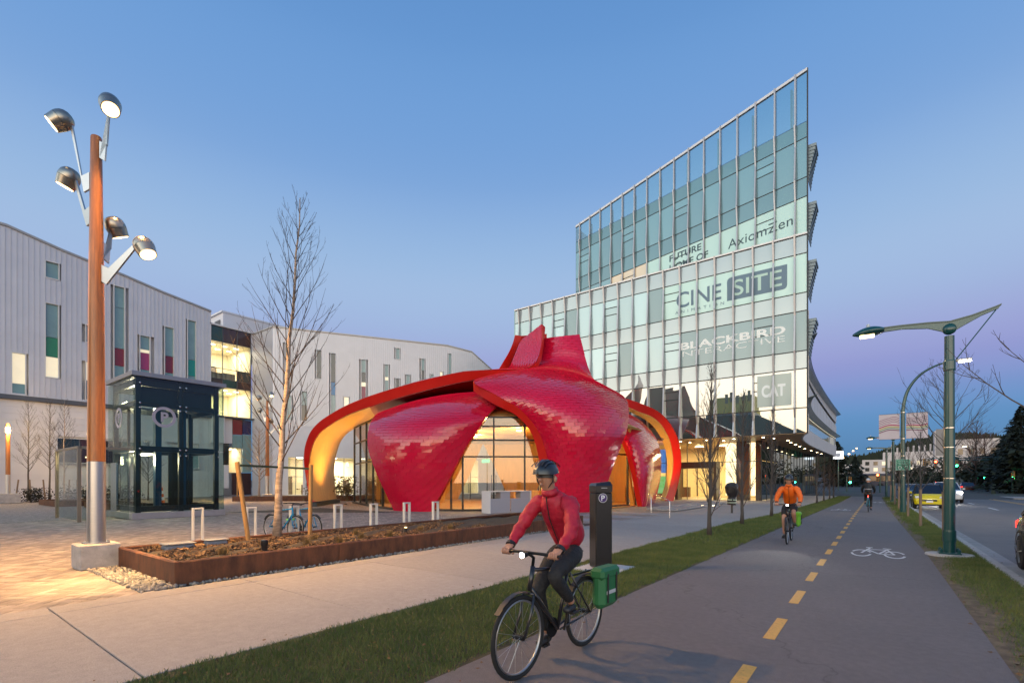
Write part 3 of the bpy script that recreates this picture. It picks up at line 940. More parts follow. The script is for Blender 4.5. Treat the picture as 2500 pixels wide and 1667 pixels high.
# rooftop plant box
b = MB(); b.box(-66, 24.5, 17, -60.5, 36, 21.2); ph = b.build("rooftop_plant_box", M_panel, uni)
for k in range(7):
    b = MB(); b.box(-62.6 + 0.0, 24.40, 19.4 + k * 0.16, -61.2, 24.47, 19.49 + k * 0.16); b.build("louvre", M_trimd, ph)
b = MB(); b.box(-66.1, 24.3, 21.2, -60.4, 36, 21.38); b.build("roof_edge", M_trimw, ph)

# --- right wing: return wall and the long angled wall
PR_ = facade_frame(-56, 25.7, 1, 0)
clad(PR_, 0, 4.6, 0.23, 0.0, lambda u: 18.0, [], uni, M_rib, joined=True, name="rib_cladding")
P2 = facade_frame(-51.4, 25.7, 0.515, 0.857)
roof2 = [(0, 18.0), (19, 18.0), (22.1, 17.55), (26, 14.6), (32, 10.0)]
zt2 = lambda u: lin(u, roof2)
W2 = [((1.2, 1.72, 11.48, 16.5), [(11.48, 16.5, M_dkglass)]), ((1.22, 1.84, 8.24, 10.88), [(8.24, 10.88, M_teal)]), ((4.3, 4.86, 12.86, 16.08), [(12.86, 16.08, M_dkglass)]),
      ((2.77, 3.4, 8.18, 11.41), [(9.9, 11.41, M_teal), (8.18, 9.9, M_dkglass)]), ((5.77, 6.32, 8.0, 15.86), [(12.64, 15.86, M_dkglass), (11.22, 12.64, CP["blue"]), (8.0, 11.22, M_teal)]),
      ((7.15, 7.73, 8.5, 11.13), [(8.5, 11.13, M_litpane)]), ((9.0, 9.57, 9.0, 15.46), [(14, 15.46, M_teal), (12.9, 14, M_dkglass), (12.4, 12.9, M_litpane), (10.85, 12.4, CP["raspberry"]), (9.0, 10.85, M_teal)]),
      ((12.86, 13.36, 15.83, 17.16), [(15.83, 17.16, M_teal)]), ((11.62, 12.09, 11.0, 15.14), [(13.7, 15.14, M_teal), (13.3, 13.7, M_litpane), (11.0, 13.3, M_teal)]),
      ((12.86, 13.32, 11.5, 13.63), [(11.5, 13.63, M_dkglass)]), ((14.05, 14.54, 11.5, 14.15), [(11.5, 14.15, M_teal)]), ((15.84, 16.27, 12.0, 16.2), [(14.8, 16.2, M_teal), (12, 14.8, M_dkglass)]),
      ((16.96, 17.36, 12.5, 14.46), [(12.5, 14.46, M_teal)]), ((18.07, 18.47, 12.5, 14.88), [(12.5, 14.88, M_litpane)]), ((19.13, 19.55, 12.5, 17.13), [(12.5, 17.13, M_teal)])]
clad(P2, 0, 32, 0.245, 7.6, zt2, [w[0] for w in W2], uni, M_rib, joined=True, name="rib_cladding")
for q, segs in W2:
    window(P2, q, uni, segs, depth=0.12)
b = MB()
b.grid([[P2(u, 7.5, -0.3), P2(u, zt2(u) - 0.05, -0.3)] for u, _ in roof2])
b.grid([[P2(u, zt2(u) - 0.05, -0.3), P2(u, zt2(u) - 0.05, -10)] for u, _ in roof2])
b.build("wall_core", M_panel, uni)
b = MB()
for (a, za), (c, zc) in zip(roof2, roof2[1:]):
    b.add([P2(a, za, -.1), P2(a, za, .1), P2(a, za + .14, .1), P2(a, za + .14, -.1), P2(c, zc, -.1), P2(c, zc, .1), P2(c, zc + .14, .1), P2(c, zc + .14, -.1)],
          [(0, 4, 5, 1), (1, 5, 6, 2), (2, 6, 7, 3), (3, 7, 4, 0), (0, 1, 2, 3), (7, 6, 5, 4)])
fbox(b, PR_, 0, 4.62, 18.0, 18.14, -0.1, 0.1)
b.build("roof_edge", mat("grey_roof_trim", (0.36, 0.35, 0.34)), uni)
# smooth white ground floor with lit shop windows
gw = [(1.45, 3.0), (3.5, 5.4), (6.07, 8.3), (8.8, 11.0), (11.5, 14), (14.5, 17), (17.5, 20), (20.5, 23)]
for i in range(8):
    a = i * 4.0; c = a + 3.985
    b = MB(); fbox(b, P2, a, c, 4.3, 7.58, -0.2, 0.03); b.build("wall_panel", M_panel, uni)
u = 0.0
for q in gw + [(32, 32)]:
    b = MB(); fbox(b, P2, u, q[0], 0, 4.29, -0.2, 0.02); b.build("wall_panel", M_panel, uni); u = q[1]
for q in gw:
    w = window(P2, (q[0], q[1], 0.12, 4.26), uni, [], depth=0.15)
    for k in range(2):
        m0 = q[0] + 0.05 + k * (q[1] - q[0] - 0.1) / 2; m1 = m0 + (q[1] - q[0] - 0.1) / 2
        for z0, z1 in ((0.2, 2.1), (2.15, 4.2)):
            b = MB(); fbox(b, P2, m0 + 0.02, m1 - 0.02, z0, z1, -0.16, -0.14); b.build("pane", M_clear, w)
    b = MB(); fbox(b, P2, (q[0] + q[1]) / 2 - 0.03, (q[0] + q[1]) / 2 + 0.03, 0.15, 4.25, -0.17, -0.11); fbox(b, P2, q[0], q[1], 2.1, 2.15, -0.17, -0.11); b.build("mullion", M_trimd, w)
room(P2, 0.6, 11.4, 0.12, 4.3, 5, uni, 900)
room(P2, 11.5, 23.5, 0.12, 4.3, 5, uni, 700)
b = MB()
for k in range(14):
    uu = 1.2 + k * 1.5
    fbox(b, P2, uu, uu + rnd.uniform(0.5, 1.0), 0.12, rnd.uniform(1.0, 2.6), -3.6, -3.0)
b.build("furniture", mat("office_furniture", (0.12, 0.09, 0.08)), uni)
# ================================================================ glass office tower
def tower_glass(name, col, mirror=0.12, ior=1.5, tint=(0.84, 0.96, 1.0), var=0.06):
    """coated glazing in front of a blind or spandrel: tinted body plus mirror coating"""
    if name in MATS:
        return MATS[name]
    m = bpy.data.materials.new(name); m.use_nodes = True
    nt = m.node_tree; b = nt.nodes["Principled BSDF"]
    b.inputs["Roughness"].default_value = 0.7; b.inputs["Specular IOR Level"].default_value = 0.0
    gi = nt.nodes.new("ShaderNodeNewGeometry"); oi = nt.nodes.new("ShaderNodeObjectInfo")
    hs = nt.nodes.new("ShaderNodeHueSaturation"); hs.inputs["Color"].default_value = (*col, 1)
    mr_ = nt.nodes.new("ShaderNodeMapRange"); mr_.inputs["To Min"].default_value = 1 - var; mr_.inputs["To Max"].default_value = 1 + var
    nt.links.new(oi.outputs["Random"], mr_.inputs["Value"]); nt.links.new(mr_.outputs[0], hs.inputs["Value"])
    nt.links.new(hs.outputs[0], b.inputs["Base Color"])
    g = nt.nodes.new("ShaderNodeBsdfGlossy"); g.inputs["Color"].default_value = (*tint, 1); g.inputs["Roughness"].default_value = 0.012
    nz = nt.nodes.new("ShaderNodeTexNoise"); nz.inputs["Scale"].default_value = 0.55; nz.inputs["Detail"].default_value = 0.0
    nt.links.new(gi.outputs["Position"], nz.inputs["Vector"])
    bp = nt.nodes.new("ShaderNodeBump"); bp.inputs["Strength"].default_value = 0.05; bp.inputs["Distance"].default_value = 0.03
    nt.links.new(nz.outputs["Fac"], bp.inputs["Height"]); nt.links.new(bp.outputs[0], g.inputs["Normal"])
    fr = nt.nodes.new("ShaderNodeFresnel")
    im = nt.nodes.new("ShaderNodeMapRange"); im.inputs["To Min"].default_value = ior; im.inputs["To Max"].default_value = 1 / ior
    nt.links.new(gi.outputs["Backfacing"], im.inputs["Value"]); nt.links.new(im.outputs[0], fr.inputs["IOR"])
    mp_ = nt.nodes.new("ShaderNodeMapRange"); mp_.inputs["To Min"].default_value = mirror; mp_.inputs["To Max"].default_value = 1.0
    nt.links.new(fr.outputs[0], mp_.inputs["Value"])
    mx_ = nt.nodes.new("ShaderNodeMixShader"); out = nt.nodes["Material Output"]
    nt.links.new(mp_.outputs[0], mx_.inputs[0]); nt.links.new(b.outputs[0], mx_.inputs[1]); nt.links.new(g.outputs[0], mx_.inputs[2])
    nt.links.new(mx_.outputs[0], out.inputs["Surface"])
    MATS[name] = m
    return m
G_span = tower_glass("spandrel_glass", (0.30, 0.34, 0.35), 0.15)
G_blind = tower_glass("glass_over_pale_blind", (0.34, 0.50, 0.51), 0.13, var=0.24)
G_mint = tower_glass("glass_over_mint_film", (0.46, 0.68, 0.60), 0.08, var=0.02)
G_grey = tower_glass("glass_over_grey_film", (0.16, 0.25, 0.265), 0.07, var=0.04)
G_up = tower_glass("upper_floor_glass", (0.105, 0.245, 0.285), 0.12, var=0.22)
G_upspan = tower_glass("upper_spandrel_glass", (0.065, 0.175, 0.205), 0.11)
G_low = tower_glass("lowest_glass_band", (0.06, 0.085, 0.085), 0.34, tint=(0.96, 0.98, 0.94))
G_mir = tower_glass("reflective_lower_glass", (0.13, 0.17, 0.165), 0.30, tint=(0.96, 0.98, 0.94), var=0.12)
G_warm = tower_glass("glass_over_lit_blind", (0.75, 0.58, 0.36), 0.10)
G_para = glass("parapet_glass", (0.50, 0.72, 0.78), ior=1.5, base=0.10)
M_fin = mat("anodised_fin", (0.40, 0.40, 0.42), rough=0.40, metal=0.55, var=0.05, vscale=2)
M_mull = mat("dark_mullion", (0.03, 0.033, 0.036), rough=0.5)
M_lite = mat("pale_parapet_cap", (0.62, 0.61, 0.60), rough=0.4, metal=0.3)
tower = thing("office_tower", "tall pointed glass office tower with metal fins and lettering on its glass", "building", (-16, 45, 0))
YF = 39.5
PT = facade_frame(-29.5, YF, 1, 0)          # u = x + 29.5
def tx(x):
    return x + 29.5
XL, XR = -29.5, -3.95
cols = [XL] + sorted([-4.69 - 1.345 * k for k in range(19)]) + [XR]
cols = [c for i, c in enumerate(cols) if i == 0 or c - cols[i - 1] > 0.2]
rowsL = [(5.02, 6.79, "low"), (6.79, 9.54, "win"), (9.54, 10.80, "span"), (10.80, 13.60, "win"), (13.60, 14.88, "span"), (14.88, 17.64, "win"), (17.64, 18.92, "span")]
g0 = 0.022
def pane(P, u0, u1, z0, z1, m, parent, name="glass_pane"):
    b = MB(); k = [rnd.uniform(-0.007, 0.0) for _ in range(4)]          # panes sit a little out of true, so reflections break from pane to pane
    gz = 0.04
    c = [(u0 + g0, z0 + gz), (u1 - g0, z0 + gz), (u1 - g0, z1 - gz), (u0 + g0, z1 - gz)]
    b.add([P(c[i][0], c[i][1], k[i]) for i in range(4)] + [P(c[i][0], c[i][1], -0.03) for i in range(4)], [(0, 1, 2, 3), (7, 6, 5, 4), (0, 4, 5, 1), (2, 6, 7, 3), (1, 5, 6, 2), (3, 7, 4, 0)])
    return b.build(name, m, parent)
nc = len(cols) - 1
for r_, (z0, z1, t) in enumerate(rowsL):
    for c_ in range(nc):
        x0, x1 = cols[c_], cols[c_ + 1]; xm = (x0 + x1) / 2
        if t == "span":
            m = G_span
        elif t == "low":
            m = G_low
        else:
            m = G_blind if z0 > 7 else G_mir
            if z0 > 14 and -14.4 < xm:
                m = G_mint
            elif 10 < z0 < 12 and -13.1 < xm:
                m = G_grey
            elif z0 > 7 and (c_ * 7 + r_ * 5) % 6 == 0:
                m = G_grey
        op = t == "win" and c_ in (nc - 3, nc - 8, nc - 12, nc - 16)
        if op:        # opening lights: three stacked panes
            h = [0, 0.24, 0.47, 1.0]
            for k in range(3):
                pane(PT, tx(x0), tx(x1), z1 - (z1 - z0) * h[k + 1], z1 - (z1 - z0) * h[k], m, tower)
        else:
            pane(PT, tx(x0), tx(x1), z0, z1, m, tower)
b = MB(); fbox(b, PT, 0, tx(XR), 5.0, 18.94, -0.12, -0.035); b.build("mullion_backing", M_mull, tower)
def fin(P, u, z0, z1, parent, dmin=0.14, dmax=0.36, flip=False, w=0.052):
    """one storey-high fin with a bent outer edge"""
    b = MB()
    zm = z0 + (z1 - z0) * 0.62
    prof = [(0.012, z0), (dmax if not flip else dmin, z0), (dmin if not flip else dmax, zm), (dmax * 0.8, z1), (0.012, z1)]
    prof = [(0.012, z0 + 0.01), (dmax, z0 + 0.01), (dmin, zm), (dmax, z1 - 0.01), (0.012, z1 - 0.01)]
    a = [P(u - w, z, d) for d, z in prof]; c = [P(u + w, z, d) for d, z in prof]
    n = len(prof)
    b.add(a + c, [tuple(range(n)), tuple(reversed(range(n, 2 * n)))] + [((i + 1) % n, i, i + n, (i + 1) % n + n) for i in range(n)])
    return b.build("fin", M_fin, parent)
for x in cols[1:-1]:
    for z0, z1 in ((5.0, 6.79), (6.79, 10.80), (10.80, 14.88), (14.88, 18.97)):
        fin(PT, tx(x), z0, z1, tower)
b = MB(); fbox(b, PT, -0.02, tx(XR) + 0.02, 18.94, 19.06, -0.3, 0.10); b.build("parapet_cap", M_lite, tower)
b = MB(); fbox(b, PT, -0.08, 0.0, 5.0, 18.94, -12, 0.02); b.build("end_glass", G_up, tower)
b = MB(); fbox(b, PT, 0.0, tx(-6.6), 18.8, 18.9, -12, -0.3); b.build("terrace", mat("terrace_deck", (0.2, 0.2, 0.2), rough=0.9), tower)

# --- upper block, turned back from the street corner
ANG = R(165.9)
PU0 = facade_frame(XR, YF, math.cos(ANG), math.sin(ANG))
PU = lambda u, z, d=0.0: PU0(u, z, -d)          # outward is towards the camera
UEND = 22.2
ucols = [0.0] + [0.73 + 1.39 * k for k in range(16)] + [UEND]
roofU = lambda u: 30.47 - (30.47 - 28.55) * (u / UEND)
rowsU = [(18.95, 21.61, "win"), (21.61, 22.96, "span"), (22.96, 25.74, "win"), (25.74, 26.87, "span"), (26.87, None, "para")]
for r_, (z0, z1, t) in enumerate(rowsU):
    for c_ in range(len(ucols) - 1):
        u0, u1 = ucols[c_], ucols[c_ + 1]
        if t == "para":
            za, zb = roofU(u0) - 0.12, roofU(u1) - 0.12
            b = MB()
            b.add([PU(u0 + g0, z0 + g0, 0), PU(u1 - g0, z0 + g0, 0), PU(u1 - g0, zb, 0), PU(u0 + g0, za, 0), PU(u0 + g0, z0 + g0, -.03), PU(u1 - g0, z0 + g0, -.03), PU(u1 - g0, zb, -.03), PU(u0 + g0, za, -.03)],
                  [(0, 1, 2, 3), (7, 6, 5, 4), (0, 4, 5, 1), (2, 6, 7, 3), (1, 5, 6, 2), (3, 7, 4, 0)])
            b.build("glass_pane", G_para, tower)
            continue
        m = G_upspan if t == "span" else G_up
        if t == "win" and z0 < 19:
            if u1 < 8.0:
                m = G_mint
            elif u0 < 12:
                m = G_mint
            elif u0 < 16.2:
                m = G_warm
        op = t == "win" and c_ in (2, 7, 11, 15)
        if op:
            h = [0, 0.24, 0.47, 1.0]
            for k in range(3):
                pane(PU, u0, u1, z1 - (z1 - z0) * h[k + 1], z1 - (z1 - z0) * h[k], m, tower)
        else:
            pane(PU, u0, u1, z0, z1, m, tower)
b = MB(); fbox(b, PU, 0, UEND, 18.9, 26.88, -0.12, -0.035); b.build("mullion_backing", M_mull, tower)
for u in ucols[1:-1]:
    for z0, z1 in ((18.95, 22.96), (22.96, 26.87)):
        fin(PU, u, z0, z1, tower, dmin=0.12, dmax=0.26, w=0.045)
    b = MB(); fbox(b, PU, u - 0.05, u + 0.05, 26.87, roofU(u) + 0.1, -0.05, 0.14); b.build("fin", M_fin, tower)
b = MB()
b.add([PU(-.03, roofU(0) - .12, .08), PU(UEND, roofU(UEND) - .12, .08), PU(UEND, roofU(UEND) + .08, .08), PU(-.03, roofU(0) + .08, .08), PU(-.03, roofU(0) - .12, -.12), PU(UEND, roofU(UEND) - .12, -.12), PU(UEND, roofU(UEND) + .08, -.12), PU(-.03, roofU(0) + .08, -.12)],
      [(0, 1, 2, 3), (7, 6, 5, 4), (0, 4, 5, 1), (2, 6, 7, 3), (1, 5, 6, 2), (3, 7, 4, 0)])
b.build("parapet_cap", M_lite, tower)
b = MB()
for u in [0.7 + 2.78 * k for k in range(8)]:          # steel posts bracing the parapet glass from the roof
    fbox(b, PU, u + 0.5, u + 0.62, 26.7, roofU(u) - 0.3, -0.9, -0.6)
b.build("parapet_bracing", mat("pale_steel", (0.55, 0.6, 0.6), rough=0.5), tower)
b = MB(); fbox(b, PU, 3.2, UEND - 0.4, 26.87, 28.0, -2.2, -2.1); b.build("olive_backing", mat("olive_parapet_backing", (0.20, 0.22, 0.18), rough=0.6, var=0.1, vscale=1), tower)  # added wall; its olive stands in for reflections low in the parapet glass
b = MB(); b.add([PU(0, 26.8, -0.1), PU(UEND, 26.8, -0.1), V(-25, 56, 26.8), V(-8, 60, 26.8)], [(0, 1, 2, 3)]); b.build("roof", mat("terrace_deck", (0.2, 0.2, 0.2)), tower)
b = MB(); e1 = PU(UEND, 0, 0); b.grid([[V(e1.x, e1.y, 18.9), V(e1.x, e1.y, 28.5)], [V(-25, 60, 18.9), V(-25, 60, 28.5)]]); b.build("end_glass", G_up, tower)
b = MB(); fbox(b, PU, UEND - 5, UEND - 2.2, 18.97, 19.5, 0.3, 1.0); fbox(b, PU, UEND - 4.4, UEND - 3.4, 19.5, 19.7, 0.4, 0.9); b.build("rooftop_equipment", mat("weathered_metal", (0.2, 0.19, 0.17), rough=0.6, metal=0.4), tower)
b = MB(); pp = PU(0, 0, 0.01); b.tube([(XR + 0.03, YF - 0.03, 5.0), (XR + 0.03, YF - 0.03, 30.5)], 0.05, 6); b.build("corner_trim", M_mull, tower)

# --- lettering on the glass
M_ink = mat("blue_grey_film", (0.115, 0.20, 0.27), rough=0.45)
M_mintink = mat("mint_film", (0.46, 0.68, 0.60), rough=0.45)
M_dark_ink = mat("dark_slate_film", (0.03, 0.075, 0.095), rough=0.45)
M_whiteink = mat("frosted_film", (0.85, 0.90, 0.87), rough=0.5)
XD, ZD = (1, 0, 0), (0, 0, 1)
lettering("window_lettering", "CINE", 3.45, 1.25, (-11.35, YF - 0.004, 16.28), XD, ZD, M_ink, tower, bold=0.012)
b = MB()
x0, x1, z0, z1, rr = -9.21, -5.17, 15.40, 17.15, 0.28
poly = [(x0, z0), (x1 - rr, z0)] + [(x1 - rr + rr * math.sin(R(a)), z0 + rr - rr * math.cos(R(a))) for a in (30, 60, 90)] + [(x1, z1), (x0 + rr, z1)] + [(x0 + rr - rr * math.sin(R(a)), z1 - rr + rr * math.cos(R(a))) for a in (30, 60, 90)]
b.prism([(px, YF - 0.003, pz) for px, pz in poly], (0, -0.003, 0)); b.build("sign_block", M_ink, tower)
lettering("window_lettering", "SITE", 3.3, 1.2, (-7.15, YF - 0.012, 16.28), XD, ZD, M_mintink, tower, bold=0.008)
lettering("window_lettering", "ANIMATION", 3.75, 0.24, (-11.3, YF - 0.004, 15.32), XD, ZD, M_ink, tower, spacing=2.0)
lettering("window_lettering", "BLACKBIRD", 7.5, 0.60, (-9.03, YF - 0.004, 12.50), XD, ZD, M_whiteink, tower, bold=0.03)
lettering("window_lettering", "INTERACTIVE", 7.6, 0.44, (-9.1, YF - 0.004, 11.86), XD, ZD, M_whiteink, tower, bold=-0.008)
b = MB(); b.box(-7.11, YF - 0.006, 7.05, -4.9, YF - 0.003, 9.35); b.build("poster", mat("pale_poster", (0.50, 0.58, 0.52), rough=0.4), tower)
lettering("window_lettering", "CAT", 1.55, 0.90, (-6.05, YF - 0.010, 8.2), XD, ZD, M_whiteink, tower, bold=0.04)
cu, su = -math.cos(ANG), -math.sin(ANG)
def ulet(body, w, h, u, z, m, **k):
    o = PU(u, z, 0.004); return lettering("window_lettering", body, w, h, o, (cu, su, 0), ZD, m, tower, **k)
ulet("AxiomZen", 4.75, 0.72, 3.3, 20.32, M_dark_ink, spacing=1.05)
ulet("FUTURE", 3.0, 0.56, 9.45, 21.08, M_dark_ink, bold=0.02)
ulet("HOME OF", 3.6, 0.56, 9.15, 20.25, M_dark_ink, bold=0.02)

# --- street side: knife-edge corner with sunshades, then the long curved white flank
plan = [V(-3.97, 39.62, 0), V(-4.5, 42, 0), V(-4.95, 46, 0), V(-5.15, 52, 0), V(-5.1, 60, 0), V(-4.9, 70, 0), V(-4.6, 79, 0)]
def planp(t):
    return catmull(plan, t * (len(plan) - 1))
NT = 40
M_flank = mat("white_flank_panel", (0.56, 0.55, 0.55), rough=0.5, var=0.04, vscale=0.5)
def flank(z0f, z1f, m, off0=0.0, off1=0.0, name="flank_band", thick=0.12, t0=0.0, t1=1.0, n=NT):
    b = MB(); P = []
    for i in range(n + 1):
        t = t0 + (t1 - t0) * i / n; p = planp(t)
        P.append([V(p.x + off0, p.y, z0f(t)), V(p.x + off1, p.y, z1f(t))])
    b.shell(P, -thick)
    return b.build(name, m, tower, smooth=False)
ztopf = lambda t: 13.6 - 2.6 * t
for k in range(20):          # pale vertical panels of the flank
    t0, t1 = k / 20, (k + 1) / 20 - 0.002
    flank(lambda t: 5.0, lambda t: 6.35, M_flank, t0=t0, t1=t1, n=3)
    flank(lambda t: 7.5, lambda t: ztopf(t) - 1.9, M_flank, t0=t0, t1=t1, n=3)
    flank(lambda t: ztopf(t) - 1.5, ztopf, M_flank, t0=t0, t1=t1, n=3)
flank(lambda t: 6.36, lambda t: 7.49, tower_glass("flank_window_strip", (0.62, 0.56, 0.42), 0.2), off0=-0.06, off1=-0.06, name="window_strip")
M_shade = mat("slatted_sunshade", (0.20, 0.25, 0.27), rough=0.5, metal=0.3)
for zc in (lambda t: 7.15 + 0.0 * t, lambda t: 11.4 - 1.3 * t):
    for k in range(7):
        flank(lambda t, k=k: zc(t) + 0.35 + k * 0.03, lambda t, k=k: zc(t) + 0.36 + k * 0.03, M_shade, off0=0.06 + k * 0.085, off1=0.13 + k * 0.085, name="sunshade_slat", thick=0.02)
    flank(lambda t: zc(t) + 0.25, lambda t: zc(t) + 0.31, emit("strip_light", (1.0, 0.88, 0.66), 1.1), off0=0.03, off1=0.05, name="light_strip", thick=0.02)
for zt in (25.2, 21.15, 17.1, 13.0):          # stacked slats of the corner sunshades
    for k in range(11):
        s_ = 1 - k / 11; z = zt - k * 0.235
        b = MB(); b.bbox(XR + 0.06, YF + 0.12, z - 0.21, XR + 0.09 + 0.46 * s_ ** 1.5, YF + 1.6, z, b=0.01); b.build("sunshade_slat", M_shade, tower)
b = MB()      # recessed glass behind the shades
P = [[V(planp(t).x - 0.12, planp(t).y, 5.2), V(planp(t).x - 0.12, planp(t).y, 26.8)] for t in [i / 12 * 0.45 for i in range(13)]]
b.grid(P); b.build("side_glass", G_up, tower)
b = MB(); b.grid([[V(planp(1).x, 79, 5.0), V(planp(1).x, 79, 11)], [V(-26, 79, 5), V(-26, 79, 11)]]); b.build("end_wall", M_flank, tower)
b = MB(); P = [[V(planp(i / 20).x, planp(i / 20).y, ztopf(i / 20) - 0.05), V(-26, planp(i / 20).y, ztopf(i / 20) - 0.05)] for i in range(21)]; b.grid(P); b.build("roof", M_flank, tower)

# --- timber soffit with downlights over the recessed lobby
M_soffit = mat("timber_soffit", (0.36, 0.21, 0.09), rough=0.45, var=0.25, vscale=1.2, stretch=(1, 8, 1))
b = MB()
P = []
for i in range(21):
    p = planp(i / 20); P.append([V(-29.5, p.y, 4.99), V(p.x - 0.02, p.y, 4.99)])
b.grid(P)
b.add([(-29.5, YF, 4.985), (XR, YF, 4.985), (XR, YF, 5.015), (-29.5, YF, 5.015)], [(0, 1, 2, 3)])
b.build("soffit", M_soffit, tower)
E_down = emit("downlight_glow", (1.0, 0.80, 0.48), 14.0)
dl = [(-28 + 2.1 * k, 41.2) for k in range(11)] + [(-6.5, 42.6), (-5.9, 45.5), (-6.0, 48), (-6.0, 51), (-6.0, 54), (-6, 58), (-5.8, 62), (-5.6, 66), (-5.5, 70), (-10.2, 42.6), (-13.0, 42.8)]
for x, y in dl:
    b = MB(); b.lathe([(0.09, -0.02), (0.10, 0.0)], 10, Matrix.Translation((x, y, 4.975))); b.build("downlight", E_down, tower)
for x, y in ((-26, 41.5), (-20, 41.5), (-14.5, 41.5), (-9.5, 41.5), (-5.8, 44), (-5.8, 51), (-5.7, 60)):
    lamp("soffit_lamp", "SPOT", (x, y, 4.9), 200, (1.0, 0.72, 0.38), tower, radius=0.12, target=(x, y, 0), spot=125, blend=0.9)
# lobby shell
LY = 44.0
M_lobby = mat("lobby_cream_wall", (0.74, 0.60, 0.34), rough=0.7, var=0.06, vscale=0.5)
M_lfloor = mat("lobby_floor", (0.40, 0.33, 0.24), rough=0.3, var=0.1, vscale=1)
b = MB(); b.box(-29.5, LY + 8, 0, -7.7, LY + 8.2, 4.99); b.build("lobby_wall", M_lobby, tower)
b = MB(); b.box(-29.6, LY, 0, -29.5, LY + 8, 4.99); b.build("lobby_wall", M_lobby, tower)
b = MB(); b.box(-29.5, LY - 0.1, -0.02, -7.6, LY + 8, 0.02); b.build("lobby_floor", M_lfloor, tower)
G_lob = glass("lobby_glass", (0.95, 0.95, 0.90), ior=1.5, base=0.03)
xs = [-29.4, -26.5, -23.6, -20.7, -17.8, -15.5, -13.6, -11.0, -9.4, -7.62]
for xa, xb in zip(xs, xs[1:]):
    for z0, z1 in ((0.06, 3.25), (3.3, 4.97)):
        if -13.7 < xa < -11.5 and z0 < 1:
            continue
        b = MB(); b.box(xa + 0.02, LY - 0.012, z0, xb - 0.02, LY + 0.012, z1); b.build("lobby_pane", G_lob, tower)
b = MB()
for x in xs:
    b.box(x - 0.025, LY - 0.05, 0.0, x + 0.025, LY + 0.05, 4.98)
b.box(-29.4, LY - 0.04, 3.25, -7.6, LY + 0.04, 3.3)
b.build("lobby_mullions", M_mull, tower)
# street side of the ground floor: dark glass
G_dark = tower_glass("dark_street_glass", (0.012, 0.014, 0.014), 0.22, var=0.3)
for k in range(17):
    y0 = LY + 0.03 + k * 2.05
    xa = -7.62 + 0.045 * k; xb = -7.62 + 0.045 * (k + 1)
    for z0, z1 in ((0.05, 3.3), (3.34, 4.97)):
        b = MB(); b.add([(xa, y0, z0), (xb, y0 + 2.01, z0), (xb, y0 + 2.01, z1), (xa, y0, z1), (xa - .03, y0, z0), (xb - .03, y0 + 2.01, z0), (xb - .03, y0 + 2.01, z1), (xa - .03, y0, z1)],
                         [(0, 1, 2, 3), (7, 6, 5, 4), (0, 4, 5, 1), (2, 6, 7, 3), (1, 5, 6, 2), (3, 7, 4, 0)])
        b.build("street_pane", G_dark if k not in (5, 6, 11) else tower_glass("dim_olive_glass", (0.16, 0.14, 0.05), 0.2), tower)
b = MB()
for k in range(18):
    y = LY + 0.01 + k * 2.05; xx = -7.61 + 0.045 * k
    b.box(xx - 0.03, y - 0.02, 0, xx + 0.03, y + 0.02, 4.98)
b.build("street_mullions", M_mull, tower)
# things in the lobby: wall panels whose emission stands in for wall-washer light, timber posts, entrance portal, dim screens
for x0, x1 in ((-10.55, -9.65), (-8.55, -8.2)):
    b = MB(); b.box(x0, LY + 0.75, 0.4, x1, LY + 0.8, 4.9); b.build("washed_wall", emit("emitted_wall_wash", (1.0, 0.84, 0.52), 1.9), tower)
for x0, x1 in ((-9.6, -8.6), (-8.1, -7.75)):
    b = MB(); b.bbox(x0, LY + 0.3, 0.02, x1, LY + 0.9, 4.98, b=0.02); b.build("timber_post", mat("dark_timber", (0.11, 0.075, 0.045), rough=0.5, var=0.2, vscale=2, stretch=(6, 6, 1)), tower)
M_portal = mat("bronze_portal", (0.085, 0.062, 0.045), rough=0.4, metal=0.3)
b = MB(); b.box(-14.4, LY - 0.9, 2.75, -10.9, LY + 0.3, 3.3); b.box(-14.4, LY - 0.9, 0.0, -14.15, LY + 0.3, 2.75); b.box(-11.15, LY - 0.9, 0.0, -10.9, LY + 0.3, 2.75); b.build("entrance_portal", M_portal, tower)
for k in range(4):
    xa = -14.1 + k * 0.74
    b = MB(); b.box(xa + 0.02, LY - 0.6, 0.05, xa + 0.72, LY - 0.58, 2.72); b.build("door_leaf", G_lob, tower)
b = MB(); b.box(-17.05, LY + 0.6, 2.4, -15.5, LY + 0.7, 4.6); b.build("wall_screen", mat("blue_screen", (0.03, 0.10, 0.30), rough=0.3, emis=(0.08, 0.25, 0.75), estr=0.7, var=0.5, vscale=1.3, var2=(0.2, 0.3, 0.5)), tower)
b = MB(); b.box(-17.05, LY + 0.6, 0.5, -15.7, LY + 0.7, 2.1); b.build("wall_screen", mat("green_screen", (0.05, 0.3, 0.05), rough=0.3, emis=(0.25, 0.75, 0.25), estr=0.6, var=0.7, vscale=2.5, var2=(0.2, 0.2, 0.6)), tower)
for k in range(12):
    b = MB(); b.box(-27 + k * 1.5, LY + 7.6, 0.1, -26.9 + k * 1.5, LY + 7.7, 3.2); b.build("partition_post", M_mull, tower)
b = MB(); b.box(-27, LY + 5.2, 0.05, -15, LY + 5.6, 1.05); b.build("reception_desk", M_portal, tower)
for k in range(8):
    b = MB(); b.box(-27 + 2.2 * k, LY + 3.0, 4.86, -26.3 + 2.2 * k, LY + 3.35, 4.9); b.build("ceiling_light", E_down, tower)
for x in (-26, -20, -14, -10):
    lamp("lobby_lamp", "AREA", (x, LY + 3.5, 4.8), 520, (1.0, 0.78, 0.44), tower, target=(x, LY + 3.5, 0), size=(4, 4))
